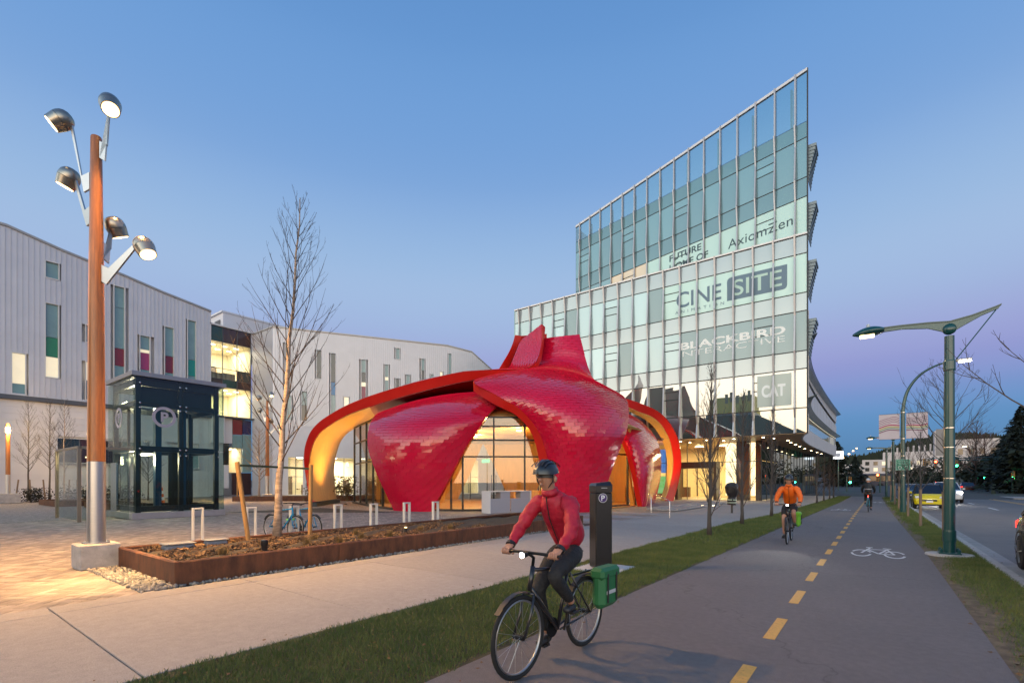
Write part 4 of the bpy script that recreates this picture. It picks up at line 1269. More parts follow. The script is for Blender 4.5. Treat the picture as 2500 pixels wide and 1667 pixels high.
# ================================================================ red shingled pavilion: control points of its petals, in metres
PB=[[(-13.8,21.66,-0.03),(-12.65,22.03,-0.07),(-11.94,23.19,-0.03)],[(-13.57,21.34,1.28),(-12.15,21.66,1.29),(-11.45,23.31,1.28)],[(-13.56,21.09,2.55),(-11.7,21.24,2.68),(-11.11,23.82,2.8)],[(-13.88,20.73,4.07),(-11.51,20.89,4.1),(-10.8,24.43,4.24)],[(-14.83,20.38,5.34),(-11.86,20.99,5.45),(-10.9,24.98,5.46)],[(-16.32,20.13,6.23),(-12.95,21.92,6.72),(-11.35,25.52,6.28)],[(-18.12,20.4,7.22),(-15.09,23.69,7.98),(-12.61,26.32,7.05)],[(-20.06,24.95,8.65),(-16.51,26.26,8.88),(-14.19,27.39,7.94)],[(-18.73,26.83,9.41),(-16.65,27.4,9.57),(-15.09,28.21,9.02)],[(-18.39,27.47,10.41),(-16.67,27.64,10.44),(-15.52,28.39,10.22)],[(-18.28,27.55,11.33),(-16.86,27.74,11.29),(-15.93,28.57,11.43)]]
PA=[[(-21.38,17.43,0.01),(-19.94,17.52,-0.03),(-19.07,18.05,-0.0)],[(-21.6,17.01,1.04),(-19.59,17.28,1.06),(-18.54,18.32,1.05)],[(-22.01,16.7,2.16),(-19.25,17.03,2.13),(-18.0,18.61,2.14)],[(-22.49,16.59,3.3),(-19.07,16.92,3.19),(-17.57,18.93,3.23)],[(-22.86,16.81,4.25),(-18.93,17.03,4.08),(-17.18,19.35,4.11)],[(-23.23,17.28,5.02),(-19.0,17.6,4.95),(-16.79,19.9,5.04)],[(-24.37,18.55,5.67),(-20.27,19.15,6.1),(-17.05,21.21,5.86)],[(-25.49,20.21,6.19),(-21.97,21.75,7.02),(-17.99,23.38,6.85)],[(-25.87,22.44,6.85),(-23.15,24.49,7.65),(-19.68,26.49,7.89)]]
PC=[[(-12.04,29.76,-0.0),(-12.25,31.49,0.0),(-13.25,35.12,0.01)],[(-12.15,29.43,1.16),(-12.0,30.79,1.2),(-12.9,34.76,0.88)],[(-12.25,29.23,2.17),(-11.89,30.5,2.27),(-12.55,34.39,1.93)],[(-12.58,29.1,3.45),(-11.96,30.2,3.46),(-12.38,34.02,2.98)],[(-13.0,29.04,4.38),(-12.28,30.08,4.39),(-12.4,33.75,4.02)],[(-13.57,29.23,5.2),(-12.81,30.43,5.21),(-12.77,33.6,4.96)],[(-14.33,29.91,6.01),(-13.5,31.16,5.99),(-13.56,33.38,5.88)],[(-15.22,31.12,6.64),(-14.75,32.1,6.63),(-14.46,33.58,6.44)]]
B_IN=[(-14.2,21.61,-0.08),(-14.04,21.36,1.28),(-14.08,21.07,2.56),(-14.35,20.74,4.08),(-15.17,20.49,5.08),(-16.51,20.36,5.77),(-18.3,20.64,6.73)]
L_OUT=[(-28.86,17.04,-0.0),(-29.11,16.85,0.97),(-29.3,16.71,2.31),(-29.15,16.57,3.11),(-29.0,16.56,3.84),(-28.68,16.68,4.62),(-28.13,16.84,5.19),(-27.57,17.14,5.64),(-26.59,17.76,6.28),(-25.39,18.66,6.9),(-23.83,19.84,7.52),(-22.41,21.16,8.08),(-21.12,22.64,8.57),(-19.77,24.17,8.79),(-18.77,25.04,8.81),(-18.03,25.6,8.93),(-17.65,26.02,9.4),(-17.63,26.41,10.28),(-17.67,26.63,11.03),(-17.75,26.7,11.99)]
L_IN=[(-29.02,17.17,-0.01),(-29.2,17.04,0.97),(-29.27,16.98,2.31),(-29.07,16.88,2.91),(-28.91,16.87,3.45),(-28.65,16.95,4.11),(-28.18,17.05,4.66),(-27.61,17.36,5.14),(-26.66,17.95,5.76),(-25.49,18.84,6.31),(-23.95,20.0,6.91),(-22.53,21.32,7.47),(-21.21,22.82,8.01),(-19.87,24.34,8.39),(-18.79,25.28,8.49),(-17.94,25.92,8.73),(-17.61,26.3,9.39),(-17.65,26.65,10.28),(-17.69,26.87,11.04),(-17.69,26.99,11.86)]
L_FAR=[(-33.1,21.36,-0.03),(-33.25,21.25,1.13),(-33.3,21.21,2.45),(-33.36,21.28,3.49),(-33.33,21.44,4.28),(-33.14,21.7,5.3),(-32.98,21.95,6.04),(-32.76,22.24,6.68),(-32.25,22.62,7.48),(-31.36,23.3,8.18),(-29.32,24.21,8.81),(-27.57,25.54,9.44),(-25.47,26.5,9.74),(-23.42,27.42,9.84),(-21.7,27.47,9.73),(-21.07,27.32,9.64),(-20.7,27.22,9.86),(-20.37,27.22,10.39),(-20.19,27.36,10.96),(-20.0,27.5,11.51)]
L_UND=[(-33.02,21.42,0.0),(-33.18,21.3,1.26),(-33.21,21.27,2.45),(-33.15,21.32,3.17),(-33.17,21.43,3.66),(-33.01,21.68,4.63),(-32.71,22.03,5.28),(-32.26,22.37,5.68),(-31.65,22.83,5.99),(-30.69,23.43,6.3),(-29.07,24.4,6.71),(-27.17,25.59,7.18),(-25.21,26.45,7.35),(-23.42,27.42,7.7),(-22.01,27.86,9.12),(-21.11,27.92,9.31),(-20.59,27.81,9.81),(-20.34,27.87,10.52),(-20.05,27.96,11.07),(-19.82,28.14,11.66)]
M_L=[(-20.69,27.73,12.07),(-20.8,27.65,11.55),(-20.96,27.4,10.84),(-21.35,27.11,10.02),(-21.62,26.91,9.46)]
M_R=[(-20.43,28.18,12.07),(-20.57,28.08,11.61),(-20.87,27.84,10.65),(-21.16,27.63,9.92),(-21.3,27.52,9.47)]
M_FAR=[(-19.92,30.7,12.74),(-19.92,30.7,11.96),(-20.19,31.12,11.16),(-20.59,31.44,10.66),(-21.0,31.77,10.13)]
R_OUT=[(-15.08,31.47,7.77),(-14.3,32.57,7.51),(-13.88,33.64,7.33),(-13.42,35.24,7.06),(-13.12,36.47,6.68),(-12.93,37.62,6.12),(-12.84,38.94,5.23),(-12.82,39.7,4.19),(-12.86,40.05,3.28),(-12.98,40.21,2.34),(-13.21,40.16,1.16),(-13.48,39.95,-0.0)]
R_IN=[(-15.05,31.75,7.14),(-14.26,32.84,6.92),(-13.96,33.83,6.71),(-13.67,35.3,6.55),(-13.49,36.44,6.25),(-13.42,37.5,5.82),(-13.4,38.76,5.04),(-13.42,39.5,4.12),(-13.45,39.85,3.29),(-13.56,40.02,2.35),(-13.81,39.95,1.09),(-14.12,39.72,-0.0)]
R_LIN=[(-16.03,32.76,6.91),(-15.03,34.15,6.92),(-14.78,35.09,6.76),(-14.56,36.51,6.51),(-14.4,37.63,6.16),(-14.32,38.69,5.65),(-14.3,39.96,4.86),(-14.28,40.6,4.07),(-14.28,40.86,3.35),(-14.37,41.04,2.37),(-14.57,41.01,1.07),(-14.82,40.82,-0.02)]
M_shingle = mat("red_enamel_shingle", (0.62, 0.006, 0.040), rough=0.15, spec=0.5, coat=0.5, var=0.06, vscale=1.2, orand=0.03)
M_fascia = mat("red_painted_fascia", (0.56, 0.014, 0.008), rough=0.30, spec=0.4, var=0.05, vscale=0.8)
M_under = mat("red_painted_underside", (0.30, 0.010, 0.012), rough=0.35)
M_timber = mat("warm_timber_lining", (0.50, 0.28, 0.085), rough=0.38, var=0.20, vscale=1.5, stretch=(5, 5, 0.6))
M_dframe = mat("dark_glazing_frame", (0.025, 0.025, 0.026), rough=0.45, metal=0.3)
G_pav = glass("pavilion_glass", (0.94, 0.94, 0.90), ior=1.52, base=0.03)
CX_, CY_ = -21.5, 28.0
pav = thing("red_pavilion", "red shingled pavilion of curling petals with glass walls and timber arches", "pavilion", (CX_, CY_, 0))
def quad3(a, b, c, u):
    l0 = (u - .5) * (u - 1) * 2; l1 = -4 * u * (u - 1); l2 = 2 * u * (u - .5)
    return a * l0 + b * l1 + c * l2
def surf(G_):
    cols_ = [[V(*r_[k]) for r_ in G_] for k in range(3)]
    n = len(G_) - 1
    return lambda u, v: quad3(catmull(cols_[0], v * n), catmull(cols_[1], v * n), catmull(cols_[2], v * n), u)
def petal(G_, nu=14, nv=40, thick=-0.10, edge=True):
    S = surf(G_)
    P = [[S(j / nu, i / nv) for j in range(nu + 1)] for i in range(nv + 1)]
    b = MB(); b.shell(P, thick)
    return S, b.build("petal", M_fascia, pav, smooth=True, angle=40)
shingles = []
def shingle(S, obj, flip, vmax=1.0, wid=0.62, row=0.175, umax=1.0):
    v = 0.0; k = 0
    while v < vmax:
        L = 0; pr = S(0, v)
        for i in range(1, 9):
            q = S(i / 8, v); L += (q - pr).length; pr = q
        dv = 0.002; sl = (S(0.5, v + dv) - S(0.5, v)).length / dv
        st = row / max(sl, 1e-3)
        n = max(1, L / wid)
        off = (0.5 if k % 2 else 0.0) + rnd.uniform(-0.08, 0.08)
        i = -1
        while (i + off) / n < 1:
            u0 = max(0.0, (i + off) / n); u1 = min(1.0, (i + 1 + off) / n)
            i += 1
            if u1 - u0 < 0.15 / n:
                continue
            v1 = min(1.0, v + st * 1.35)
            um, vm = (u0 + u1) / 2, (v + v1) / 2
            nrm = (S(min(1, um + .01), vm) - S(max(0, um - .01), vm)).cross(S(um, min(1, vm + .01)) - S(um, max(0, vm - .01))).normalized() * flip
            g_ = 0.005 / L
            ta, tb = rnd.uniform(-0.005, 0.005), rnd.uniform(-0.005, 0.005)
            c = [S(u0 + g_, v), S(u1 - g_, v), S(u1 - g_, v1), S(u0 + g_, v1)]
            lift = [0.038 + ta, 0.038 + tb, 0.018, 0.018]
            um2 = (u0 + u1) / 2
            top = [c[q] + nrm * lift[q] for q in range(4)]
            bot = [c[q] + nrm * (lift[q] - 0.016) for q in range(4)]
            shingles.append(((c[0] - V(0, 0, 1.6)).length, obj, top + bot, flip))
        v += st; k += 1
S_B, oB = petal(PB); S_A, oA = petal(PA); S_C, oC = petal(PC)
shingle(S_A, oA, 1, 0.92); shingle(S_B, oB, 1, 0.995); shingle(S_C, oC, 1, 0.98, row=0.185)
# left petal: outer skin, fascia edge, timber lining below and red underside higher up
def skin(near, far, nm, m, i0=0, i1=None, thick=0.12, mid_lift=0.0, k=3, cols_=8, name="petal"):
    a = smooth_path(near[i0:i1], k); c = smooth_path(far[i0:i1], k)
    P = []
    for p, q in zip(a, c):
        d_ = (q - p); r_ = []
        for j in range(cols_ + 1):
            t = j / cols_
            r_.append(p + d_ * t + V(0, 0, mid_lift) * (4 * t * (1 - t)))
        P.append(r_)
    b = MB(); b.shell(P, thick)
    return b.build(nm, m, pav, smooth=True, angle=40), P
oL, PLs = skin(L_OUT, L_FAR, "petal", M_fascia, thick=0.06)
def strip_part(a, c, nm, m, thick=0.04, k=5, parent=None):
    A_ = smooth_path(a, k); C_ = smooth_path(c, k)
    b = MB(); b.shell([[p, p.lerp(q, 0.5), q] for p, q in zip(A_, C_)], thick)
    return b.build(nm, m, parent or pav, smooth=True, angle=50)
strip_part(L_OUT, L_IN, "fascia", M_fascia, thick=0.05)
skin(L_IN, L_UND, "timber_lining", M_timber, 0, 10, thick=0.05, k=4)
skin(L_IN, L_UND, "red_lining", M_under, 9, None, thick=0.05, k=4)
S_Lt = surf([[L_OUT[i], [(L_OUT[i][k] * 0.5 + L_FAR[i][k] * 0.5) for k in range(3)], L_FAR[i]] for i in range(12, 20)])
shingle(lambda u, v: S_Lt(v, u), oL, 1, 0.99, wid=0.62, row=0.18)
strip_part(PB_left := [r_[0] for r_ in PB[:7]], B_IN, "fascia", M_fascia, thick=-0.05)
# rear petal of the crown
skin(M_R, M_FAR, "petal", M_fascia, thick=0.1, k=4); strip_part(M_L, M_R, "fascia", M_fascia, thick=0.05)
# right petal
R_FAR = [(x - 2.2, y + 3.6, z + 0.3) for x, y, z in R_OUT]
skin(R_OUT, R_FAR, "petal", M_fascia, thick=0.08, k=4)
strip_part(R_OUT, R_IN, "fascia", M_fascia, thick=-0.05)
NR = 9           # ribbed timber lining of the right arch
for q in range(NR):
    t0, t1 = q / NR, (q + 0.82) / NR
    a = [tuple(V(*p).lerp(V(*l), t0)) for p, l in zip(R_IN, R_LIN)]; c = [tuple(V(*p).lerp(V(*l), t1)) for p, l in zip(R_IN, R_LIN)]
    strip_part(a, c, "timber_slat", M_timber, thick=0.06, k=3)
# edges of the lower petals: thin red returns
for G_, side, th in ((PA, 0, 0.06), (PA, 2, -0.06), (PB, 2, -0.06), (PC, 0, 0.06), (PC, 2, -0.06)):
    e_ = [V(*r_[side]) for r_ in G_]
    inn = []
    for i, p in enumerate(e_):
        w = V(CX_ - p.x, CY_ - p.y, 0).normalized() * 0.30
        inn.append(tuple(p + w))
    strip_part([tuple(p) for p in e_], inn, "petal_edge", M_fascia, thick=th, k=5)
# shingles: the 300 that show largest singly, the rest joined petal by petal
shingles.sort(key=lambda s_: s_[0])
def shingle_faces(fl):
    f = [(0, 1, 2, 3), (7, 6, 5, 4), (0, 4, 5, 1), (1, 5, 6, 2), (3, 2, 6, 7), (0, 3, 7, 4)]
    return f
for _, ob, vs, fl in shingles[:300]:
    b = MB(); b.add(vs, shingle_faces(fl)); b.build("shingle", M_shingle, ob)
grp = {}
for _, ob, vs, fl in shingles[300:]:
    grp.setdefault(ob.name, (ob, MB()))[1].add(vs, shingle_faces(fl))
for ob, b in grp.values():
    kind(b.build("shingle_field", M_shingle, ob), "stuff")
# timber floor, lining dome and inner petals
M_pfloor = mat("pavilion_timber_floor", (0.42, 0.23, 0.085), rough=0.35, var=0.15, vscale=2, stretch=(1, 6, 1))
b = MB(); b.lathe([(9.0, 0.0), (9.0, 0.03)], 48, Matrix.Translation((CX_, CY_, 0))); b.build("floor", M_pfloor, pav)
b = MB(); b.lathe([(9.3, 5.0), (8.0, 5.7), (6.0, 6.5), (4.0, 7.1), (2.0, 7.4), (0.3, 7.5)], 48, Matrix.Translation((CX_, CY_ + 0.5, 0))); b.build("timber_ceiling", M_timber, pav, smooth=True)
for ang in (75, 120, 165, 210, 30, 52):
    b = MB(); P = []
    for i in range(9):
        t = i / 8; z = 0.03 + 5.2 * t; half = R(7 + 16 * t); r0 = 8.9 - 0.3 * math.sin(math.pi * t)
        P.append([V(CX_ + r0 * math.cos(R(ang) + half * s_), CY_ + r0 * math.sin(R(ang) + half * s_), z) for s_ in (-1, -.5, 0, .5, 1)])
    b.shell(P, 0.12); b.build("inner_petal", M_timber, pav, smooth=True, angle=40)
for ang in range(20, 240, 5):      # glazing bars between the rear petals
    if ang % 10 == 0:
        b = MB(); b.beam((CX_ + 9.0 * math.cos(R(ang)), CY_ + 9.0 * math.sin(R(ang)), 0), (CX_ + 9.0 * math.cos(R(ang)), CY_ + 9.0 * math.sin(R(ang)), 5.2), 0.05, 0.08); b.build("glazing_bar", M_dframe, pav)
def glass_wall(a, c, z1, posts, rails, nm="glass_wall", door=None, lean=0.0):
    """glazed wall from a to c (ground points) with posts at fractions and rails at heights"""
    a = V(a[0], a[1], 0); c = V(c[0], c[1], 0); d_ = (c - a); L = d_.length; d_.normalize(); nrm = V(d_.y, -d_.x, 0)
    ps = [0.0] + posts + [1.0]; zs = [0.03] + rails + [z1]
    for p0, p1 in zip(ps, ps[1:]):
        for z0, z2 in zip(zs, zs[1:]):
            b = MB(); q0 = a + d_ * (L * p0 + 0.03); q1 = a + d_ * (L * p1 - 0.03)
            vs = [q0 + V(0, 0, z0 + .03), q1 + V(0, 0, z0 + .03), q1 + V(0, 0, z2 - .03) + nrm * lean, q0 + V(0, 0, z2 - .03) + nrm * lean]
            b.add(vs + [p - nrm * 0.02 for p in vs], [(0, 1, 2, 3), (7, 6, 5, 4), (0, 4, 5, 1), (2, 6, 7, 3), (1, 5, 6, 2), (3, 7, 4, 0)])
            b.build("glass_pane", G_pav, pav)
    for p0 in ps:
        b = MB(); q = a + d_ * (L * p0); b.beam(q, q + V(0, 0, z1), 0.09, 0.12, up=tuple(nrm)); b.build("glazing_post", M_dframe, pav)
    for z in [0.06] + rails + [z1]:
        b = MB(); b.beam(a + V(0, 0, z), c + V(0, 0, z), 0.10, 0.08); b.build("glazing_rail", M_dframe, pav)
b = MB(); b.beam((-31.0, 23.6, 2.5), (-25.6, 25.6, 2.5), 0.15, 5.0); b.build("inner_wall", M_timber, pav)
b = MB(); b.prism([(-31.2, 21.9, 0.0), (-25.8, 19.4, 0.0), (-22.1, 18.0, 0.0), (-24, 26, 0.0), (-31, 23.6, 0.0)], (0, 0, 0.028)); b.build("floor", M_pfloor, pav)
glass_wall((-20.0, 18.22), (-18.0, 19.36), 5.1, [0.72], [2.95, 3.85, 4.6])
glass_wall((-18.0, 19.36), (-15.37, 21.47), 5.1, [0.5], [2.95, 3.85, 4.6])
glass_wall((-15.37, 21.47), (-14.2, 22.5), 5.1, [], [2.95, 3.85, 4.6])
glass_wall((-31.3, 21.8), (-25.8, 19.35), 5.6, [0.35, 0.68], [2.9, 4.4])
glass_wall((-25.8, 19.35), (-22.06, 17.95), 5.3, [0.5], [2.9, 4.4])
glass_wall((-14.6, 23.6), (-13.1, 29.9), 4.3, [0.36, 0.66], [3.35])
b = MB()      # sill under the glazing
for a, c in (((-31.4, 21.85), (-25.8, 19.3)), ((-25.8, 19.3), (-22, 17.85)), ((-20.1, 18.1), (-14.1, 22.4)), ((-14.5, 23.5), (-13.0, 29.8))):
    b = MB(); b.beam((a[0], a[1], 0.04), (c[0], c[1], 0.04), 0.28, 0.08); b.build("sill", mat("dark_plinth", (0.05, 0.05, 0.05), rough=0.6), pav)
b = MB(); b.beam((-28.8, 17.05, 0.14), (-33, 21.5, 0.14), 0.34, 0.28); b.build("plinth", mat("dark_plinth", (0.05, 0.05, 0.05)), pav)
gd = (V(-13.1, 29.9, 0) - V(-14.6, 23.6, 0)).normalized()
gp = V(-14.6, 23.6, 0) + gd * 4.75 + V(gd.y, -gd.x, 0) * 0.03
lettering("street_number", "555", 0.62, 0.46, (gp.x, gp.y, 2.92), (gd.x, gd.y, 0), (0, 0, 1), mat("white_vinyl", (0.8, 0.8, 0.78), rough=0.5), pav)
b = MB(); b.bbox(-19.95, 23.2, 2.78, -19.35, 23.28, 3.0); b.build("exit_sign", emit("green_exit_glow", (0.05, 0.75, 0.35), 1.4), pav)
b = MB(); b.bbox(-18.3, 19.0, 2.96, -15.6, 21.0, 3.02); 
# entrance doors with tall handles
dd = (V(-15.37, 21.47, 0) - V(-18.0, 19.36, 0)).normalized(); dn = V(dd.y, -dd.x, 0)
for s_ in (-0.12, 0.12):
    q = V(-18.0, 19.36, 0) + dd * (1.685 + s_) + dn * 0.10
    b = MB(); b.tube([q + V(0, 0, 0.75), q + V(0, 0, 1.95)], 0.018, 8); b.build("door_handle", mat("brushed_steel", (0.6, 0.6, 0.6), rough=0.25, metal=1.0), pav)
b = MB(); b.box(-19.5, 26.0, 0.03, -17.5, 27.2, 1.0); b.build("inner_bench", M_timber, pav)
for x, y, z, e_ in ((-22, 23.5, 4.4, 650), (-17.6, 24.0, 4.4, 650), (-25, 28, 4.8, 500), (-15.5, 28.5, 4.4, 700), (-27.8, 21.9, 4.3, 500)):
    lamp("pavilion_lamp", "POINT", (x, y, z), e_, (1.0, 0.64, 0.24), pav, radius=0.25)
    b = MB(); b.lathe([(0.16, 0), (0.16, 0.05)], 12, Matrix.Translation((x, y, z + 0.3))); b.build("ceiling_light", emit("pavilion_light", (1.0, 0.8, 0.45), 12), pav)
# uplights that wash the timber arches
for p, t, e_ in (((-29.6, 19.9, 0.15), (-29.4, 19.4, 6), 2600), ((-28.8, 18.6, 5.6), (-31.0, 20.6, 1), 900), ((-14.8, 39.2, 0.15), (-14.2, 38.6, 6), 1600)):
    lamp("arch_uplight", "SPOT", p, e_, (1.0, 0.58, 0.16), pav, radius=0.08, target=t, spot=110, blend=0.8)
    if p[2] < 1:
        b = MB(); b.lathe([(0.09, 0), (0.09, 0.05)], 10, Matrix.Translation((p[0], p[1], 0.0))); b.build("uplight_housing", M_dframe, pav)
# ================================================================ lamp posts with clustered dome heads
RV = V(0.7976, 0.6032, 0)       # sideways and forward directions used to aim the lamp heads
FV = V(-0.6032, 0.7976, 0)
M_bronze = mat("champagne_lamp_metal", (0.36, 0.33, 0.28), rough=0.30, metal=0.85, var=0.06, vscale=6)
M_steel = mat("brushed_aluminium", (0.55, 0.54, 0.53), rough=0.32, metal=0.85, var=0.06, vscale=8, stretch=(1, 1, 8))
M_cedar = mat("varnished_timber_pole", (0.40, 0.135, 0.030), rough=0.40, var=0.35, vscale=3, stretch=(10, 10, 0.5), coat=0.25)  # orange raised so the colour holds the lamp heads' glow on the pole
M_block = mat("cast_concrete_block", (0.44, 0.41, 0.38), rough=0.85, var=0.22, vscale=5, bump=0.5, bscale=70)
E_lamp = emit("warm_lamp_glow", (1.0, 0.68, 0.30), 5.0)
def axis_matrix(origin, axis):
    z = V(*axis).normalized(); x = z.orthogonal().normalized(); y = z.cross(x)
    M = Matrix.Identity(4)
    for i in range(3):
        M[i][0] = x[i]; M[i][1] = y[i]; M[i][2] = z[i]; M[i][3] = origin[i]
    return M
def dome_head(root, c, d, s=1.0, power=0.0, spot=115):
    """lamp head centred near c, shining along d"""
    d = V(*d).normalized(); o = V(*c) + d * 0.17 * s
    M = axis_matrix(o, -d)
    b = MB(); b.lathe([(0.155 * s, 0.004), (0.172 * s, 0.0), (0.188 * s, 0.10 * s), (0.203 * s, 0.185 * s)], 24, M)
    h = b.build("lamp_head", M_bronze, root, smooth=True, angle=35)
    b = MB(); b.lathe([(0.203 * s, 0.192 * s), (0.204 * s, 0.25 * s), (0.185 * s, 0.33 * s), (0.145 * s, 0.39 * s), (0.09 * s, 0.425 * s), (0.02 * s, 0.44 * s)], 24, M); b.build("dome", M_bronze, h, smooth=True, angle=35)
    b = MB(); b.lathe([(0.150 * s, -0.004), (0.150 * s, 0.006)], 24, M); b.build("lens", E_lamp, h)
    if power:
        lamp("head_lamp", "SPOT", o + d * 0.06, power, (1.0, 0.54, 0.17), root, radius=0.12, target=o + d * 3, spot=spot, blend=0.7)
    return o - d * 0.40 * s
def lamp_arm(root, p0, p1, s=1.0):
    """tapering bracket from the pole (p0) to a head (p1)"""
    p0 = V(*p0); p1 = V(*p1); d = (p1 - p0); hz = V(d.x, d.y, 0).normalized(); up = V(0, 0, 1)
    side = hz.cross(up) * 0.018 * s
    el = p0 + hz * (0.14 * s) + up * 0.10 * s
    poly = [p0 + up * 0.17 * s, p0 - up * 0.14 * s, p0 + hz * 0.10 * s - up * 0.20 * s, p1 + hz * 0.015 - up * 0.01, p1 - hz * 0.025 + up * 0.02, el]
    b = MB(); b.prism([q - side for q in poly], side * 2); b.build("arm", M_steel, root)
def cluster_lamp(label, base, heads, H, s=1.0, power=0.0, group=None, block=0.3):
    bx_, by_ = base
    t = thing("lamp_post", label, "lamp post", (bx_, by_, 0), group)
    b = MB(); b.bbox(bx_ - block, by_ - block, 0.0, bx_ + block, by_ + block, 0.455 * s, b=0.02); b.build("concrete_base", M_block, t)
    b = MB(); b.lathe([(0.205 * s, 0.457 * s), (0.205 * s, 0.475 * s)], 24, Matrix.Translation((bx_, by_, 0))); pl = b.build("base_plate", M_steel, t)
    for k in range(6):
        a = k * math.pi / 3; b = MB(); b.lathe([(0.016, 0.476 * s), (0.016, 0.50 * s)], 6, Matrix.Translation((bx_ + 0.17 * s * math.cos(a), by_ + 0.17 * s * math.sin(a), 0))); b.build("bolt", M_steel, pl)
    z0 = 0.476 * s; zs = 1.97 / 8.03 * H
    b = MB(); b.lathe([(0.140 * s, z0), (0.138 * s, zs)], 28, Matrix.Translation((bx_, by_, 0))); b.build("metal_sleeve", M_steel, t, smooth=True, angle=40)
    b = MB(); b.lathe([(0.136 * s, zs + 0.004), (0.120 * s, H * 0.6), (0.085 * s, H - 0.03), (0.075 * s, H)], 28, Matrix.Translation((bx_, by_, 0))); b.build("timber_pole", M_cedar, t, smooth=True, angle=40)
    for (lat, fw, z, za, dr, df, dz, pw) in heads:
        c = V(bx_, by_, 0) + RV * lat * s + FV * fw * s + V(0, 0, z)
        d = RV * dr + FV * df + V(0, 0, dz)
        back = dome_head(t, c, d, s * 0.84, power * pw)
        hz = V(c.x - bx_, c.y - by_, 0).normalized()
        rp = 0.105 * s
        lamp_arm(t, V(bx_, by_, za) + hz * rp, back, s)
    return t
HEADS = [(0.36, -0.12, 8.52, 7.75, 0.38, -0.40, -0.83, 0.7), (-0.60, -0.10, 8.25, 7.18, -0.66, -0.34, -0.62, 1.7), (-0.62, 0.10, 7.29, 6.58, -0.42, -0.02, -0.90, 1.7),
         (0.12, 0.32, 6.47, 5.95, 0.15, 0.45, -0.88, 0.8), (0.95, -0.05, 5.92, 5.47, 0.48, -0.12, -0.86, 1.0)]
cluster_lamp("tall timber lamp post with five lit dome heads on a concrete block", (-11.64, 2.52), HEADS, 8.03, 1.0, 1700)
lamp("head_lamp", "SPOT", (-11.22, 2.60, 8.32), 5200, (1.0, 0.64, 0.26), bpy.data.objects["lamp_post"], radius=0.10, target=(-9.75, 2.12, 0), spot=16, blend=0.9)
b = MB()
hf = [(l, f_, 8.9 - (8.56 - z) * 1.05, 8.9 - (8.56 - za) * 1.05, dr, df, dz, pw) for l, f_, z, za, dr, df, dz, pw in HEADS]
cluster_lamp("distant timber lamp post with five dome heads beside the left timber arch", (-40.9, 20.0), hf, 8.4, 1.15, 1300, block=0.5)
t = thing("bollard_lamp", "short timber lamp post with a bright lantern at the far left edge", "lamp post", (-51.0, 6.0, 0))
b = MB(); b.bbox(-51.6, 5.4, 0, -50.4, 6.6, 0.72, b=0.03); b.build("concrete_base", M_block, t)
b = MB(); b.lathe([(0.14, 0.72), (0.14, 2.1)], 16, Matrix.Translation((-51, 6, 0))); b.build("metal_sleeve", M_steel, t, smooth=True, angle=40)
b = MB(); b.lathe([(0.135, 2.11), (0.12, 5.2), (0.115, 5.2)], 16, Matrix.Translation((-51, 6, 0))); b.build("timber_pole", M_cedar, t, smooth=True, angle=40)
b = MB(); b.lathe([(0.125, 5.21), (0.125, 5.55)], 16, Matrix.Translation((-51, 6, 0))); b.build("lantern", emit("bright_lantern", (1.0, 0.72, 0.36), 40), t)
b = MB(); b.lathe([(0.135, 5.56), (0.10, 5.85)], 16, Matrix.Translation((-51, 6, 0))); b.build("cap", M_cedar, t)
lamp("lantern_lamp", "POINT", (-50.6, 6, 5.4), 700, (1.0, 0.66, 0.30), t, radius=0.15)

# ================================================================ rusted steel planter, mulch and what stands in it
M_corten = mat("weathering_steel", (0.115, 0.042, 0.018), rough=0.75, var=0.55, vscale=5, bump=0.25, bscale=50, stretch=(1, 1, 0.35))
PX0, PX1, PY0, PY1, PH = -11.42, -8.55, 2.78, 15.6, 0.37
pl = thing("planter", "long rusted steel planter box full of bark mulch", "planter", (PX0, PY0, 0))
def rim_panel(x0, y0, x1, y1):
    b = MB(); dx, dy = x1 - x0, y1 - y0; L = math.hypot(dx, dy); n = V(-dy / L, dx / L, 0); a = V(x0, y0, 0); c = V(x1, y1, 0)
    prof = [(0.0, 0.0), (0.0, PH - 0.02), (0.02, PH), (0.075, PH), (0.09, PH - 0.015), (0.09, PH - 0.06), (0.02, PH - 0.06), (0.02, 0.0)]
    vs = [p + n * d_ + V(0, 0, z) for p in (a, c) for d_, z in prof]; m = len(prof)
    b.add(vs, [tuple(reversed(range(m))), tuple(range(m, 2 * m))] + [(i, (i + 1) % m, (i + 1) % m + m, i + m) for i in range(m)])
    b.build("steel_panel", M_corten, pl)
g1 = 0.006
ysp = [PY0, 5.6, 9.0, 12.3, PY1]
for ya, yb in zip(ysp, ysp[1:]):
    rim_panel(PX1, ya + g1, PX1, yb - g1); rim_panel(PX0, yb - g1, PX0, ya + g1)
rim_panel(PX0, PY0, PX0 + 1.25, PY0); rim_panel(PX0 + 1.262, PY0, PX1, PY0); rim_panel(PX1, PY1, PX0, PY1)
for cx_, cy_ in ((PX0 + 0.045, PY0 + 0.045), (PX1 - 0.045, PY0 + 0.045), (PX0 + 0.045, PY1 - 0.045), (PX1 - 0.045, PY1 - 0.045)):
    b = MB(); b.bbox(cx_ - 0.048, cy_ - 0.048, 0.0, cx_ + 0.048, cy_ + 0.048, PH + 0.002, b=0.012); b.build("corner_post", M_corten, pl)
b = MB(); nx_, ny_ = 16, 60
b.grid([[V(PX0 + 0.02 + (PX1 - PX0 - 0.04) * i / nx_, PY0 + 0.02 + (PY1 - PY0 - 0.04) * j / ny_, 0.27 + 0.05 * math.sin(i * 1.1 + j * .7) * math.sin(j * 0.43 + i * .2) + 0.04 * math.sin(math.pi * i / nx_)) for i in range(nx_ + 1)] for j in range(ny_ + 1)])
b.build("soil", M_soil, pl, smooth=True)
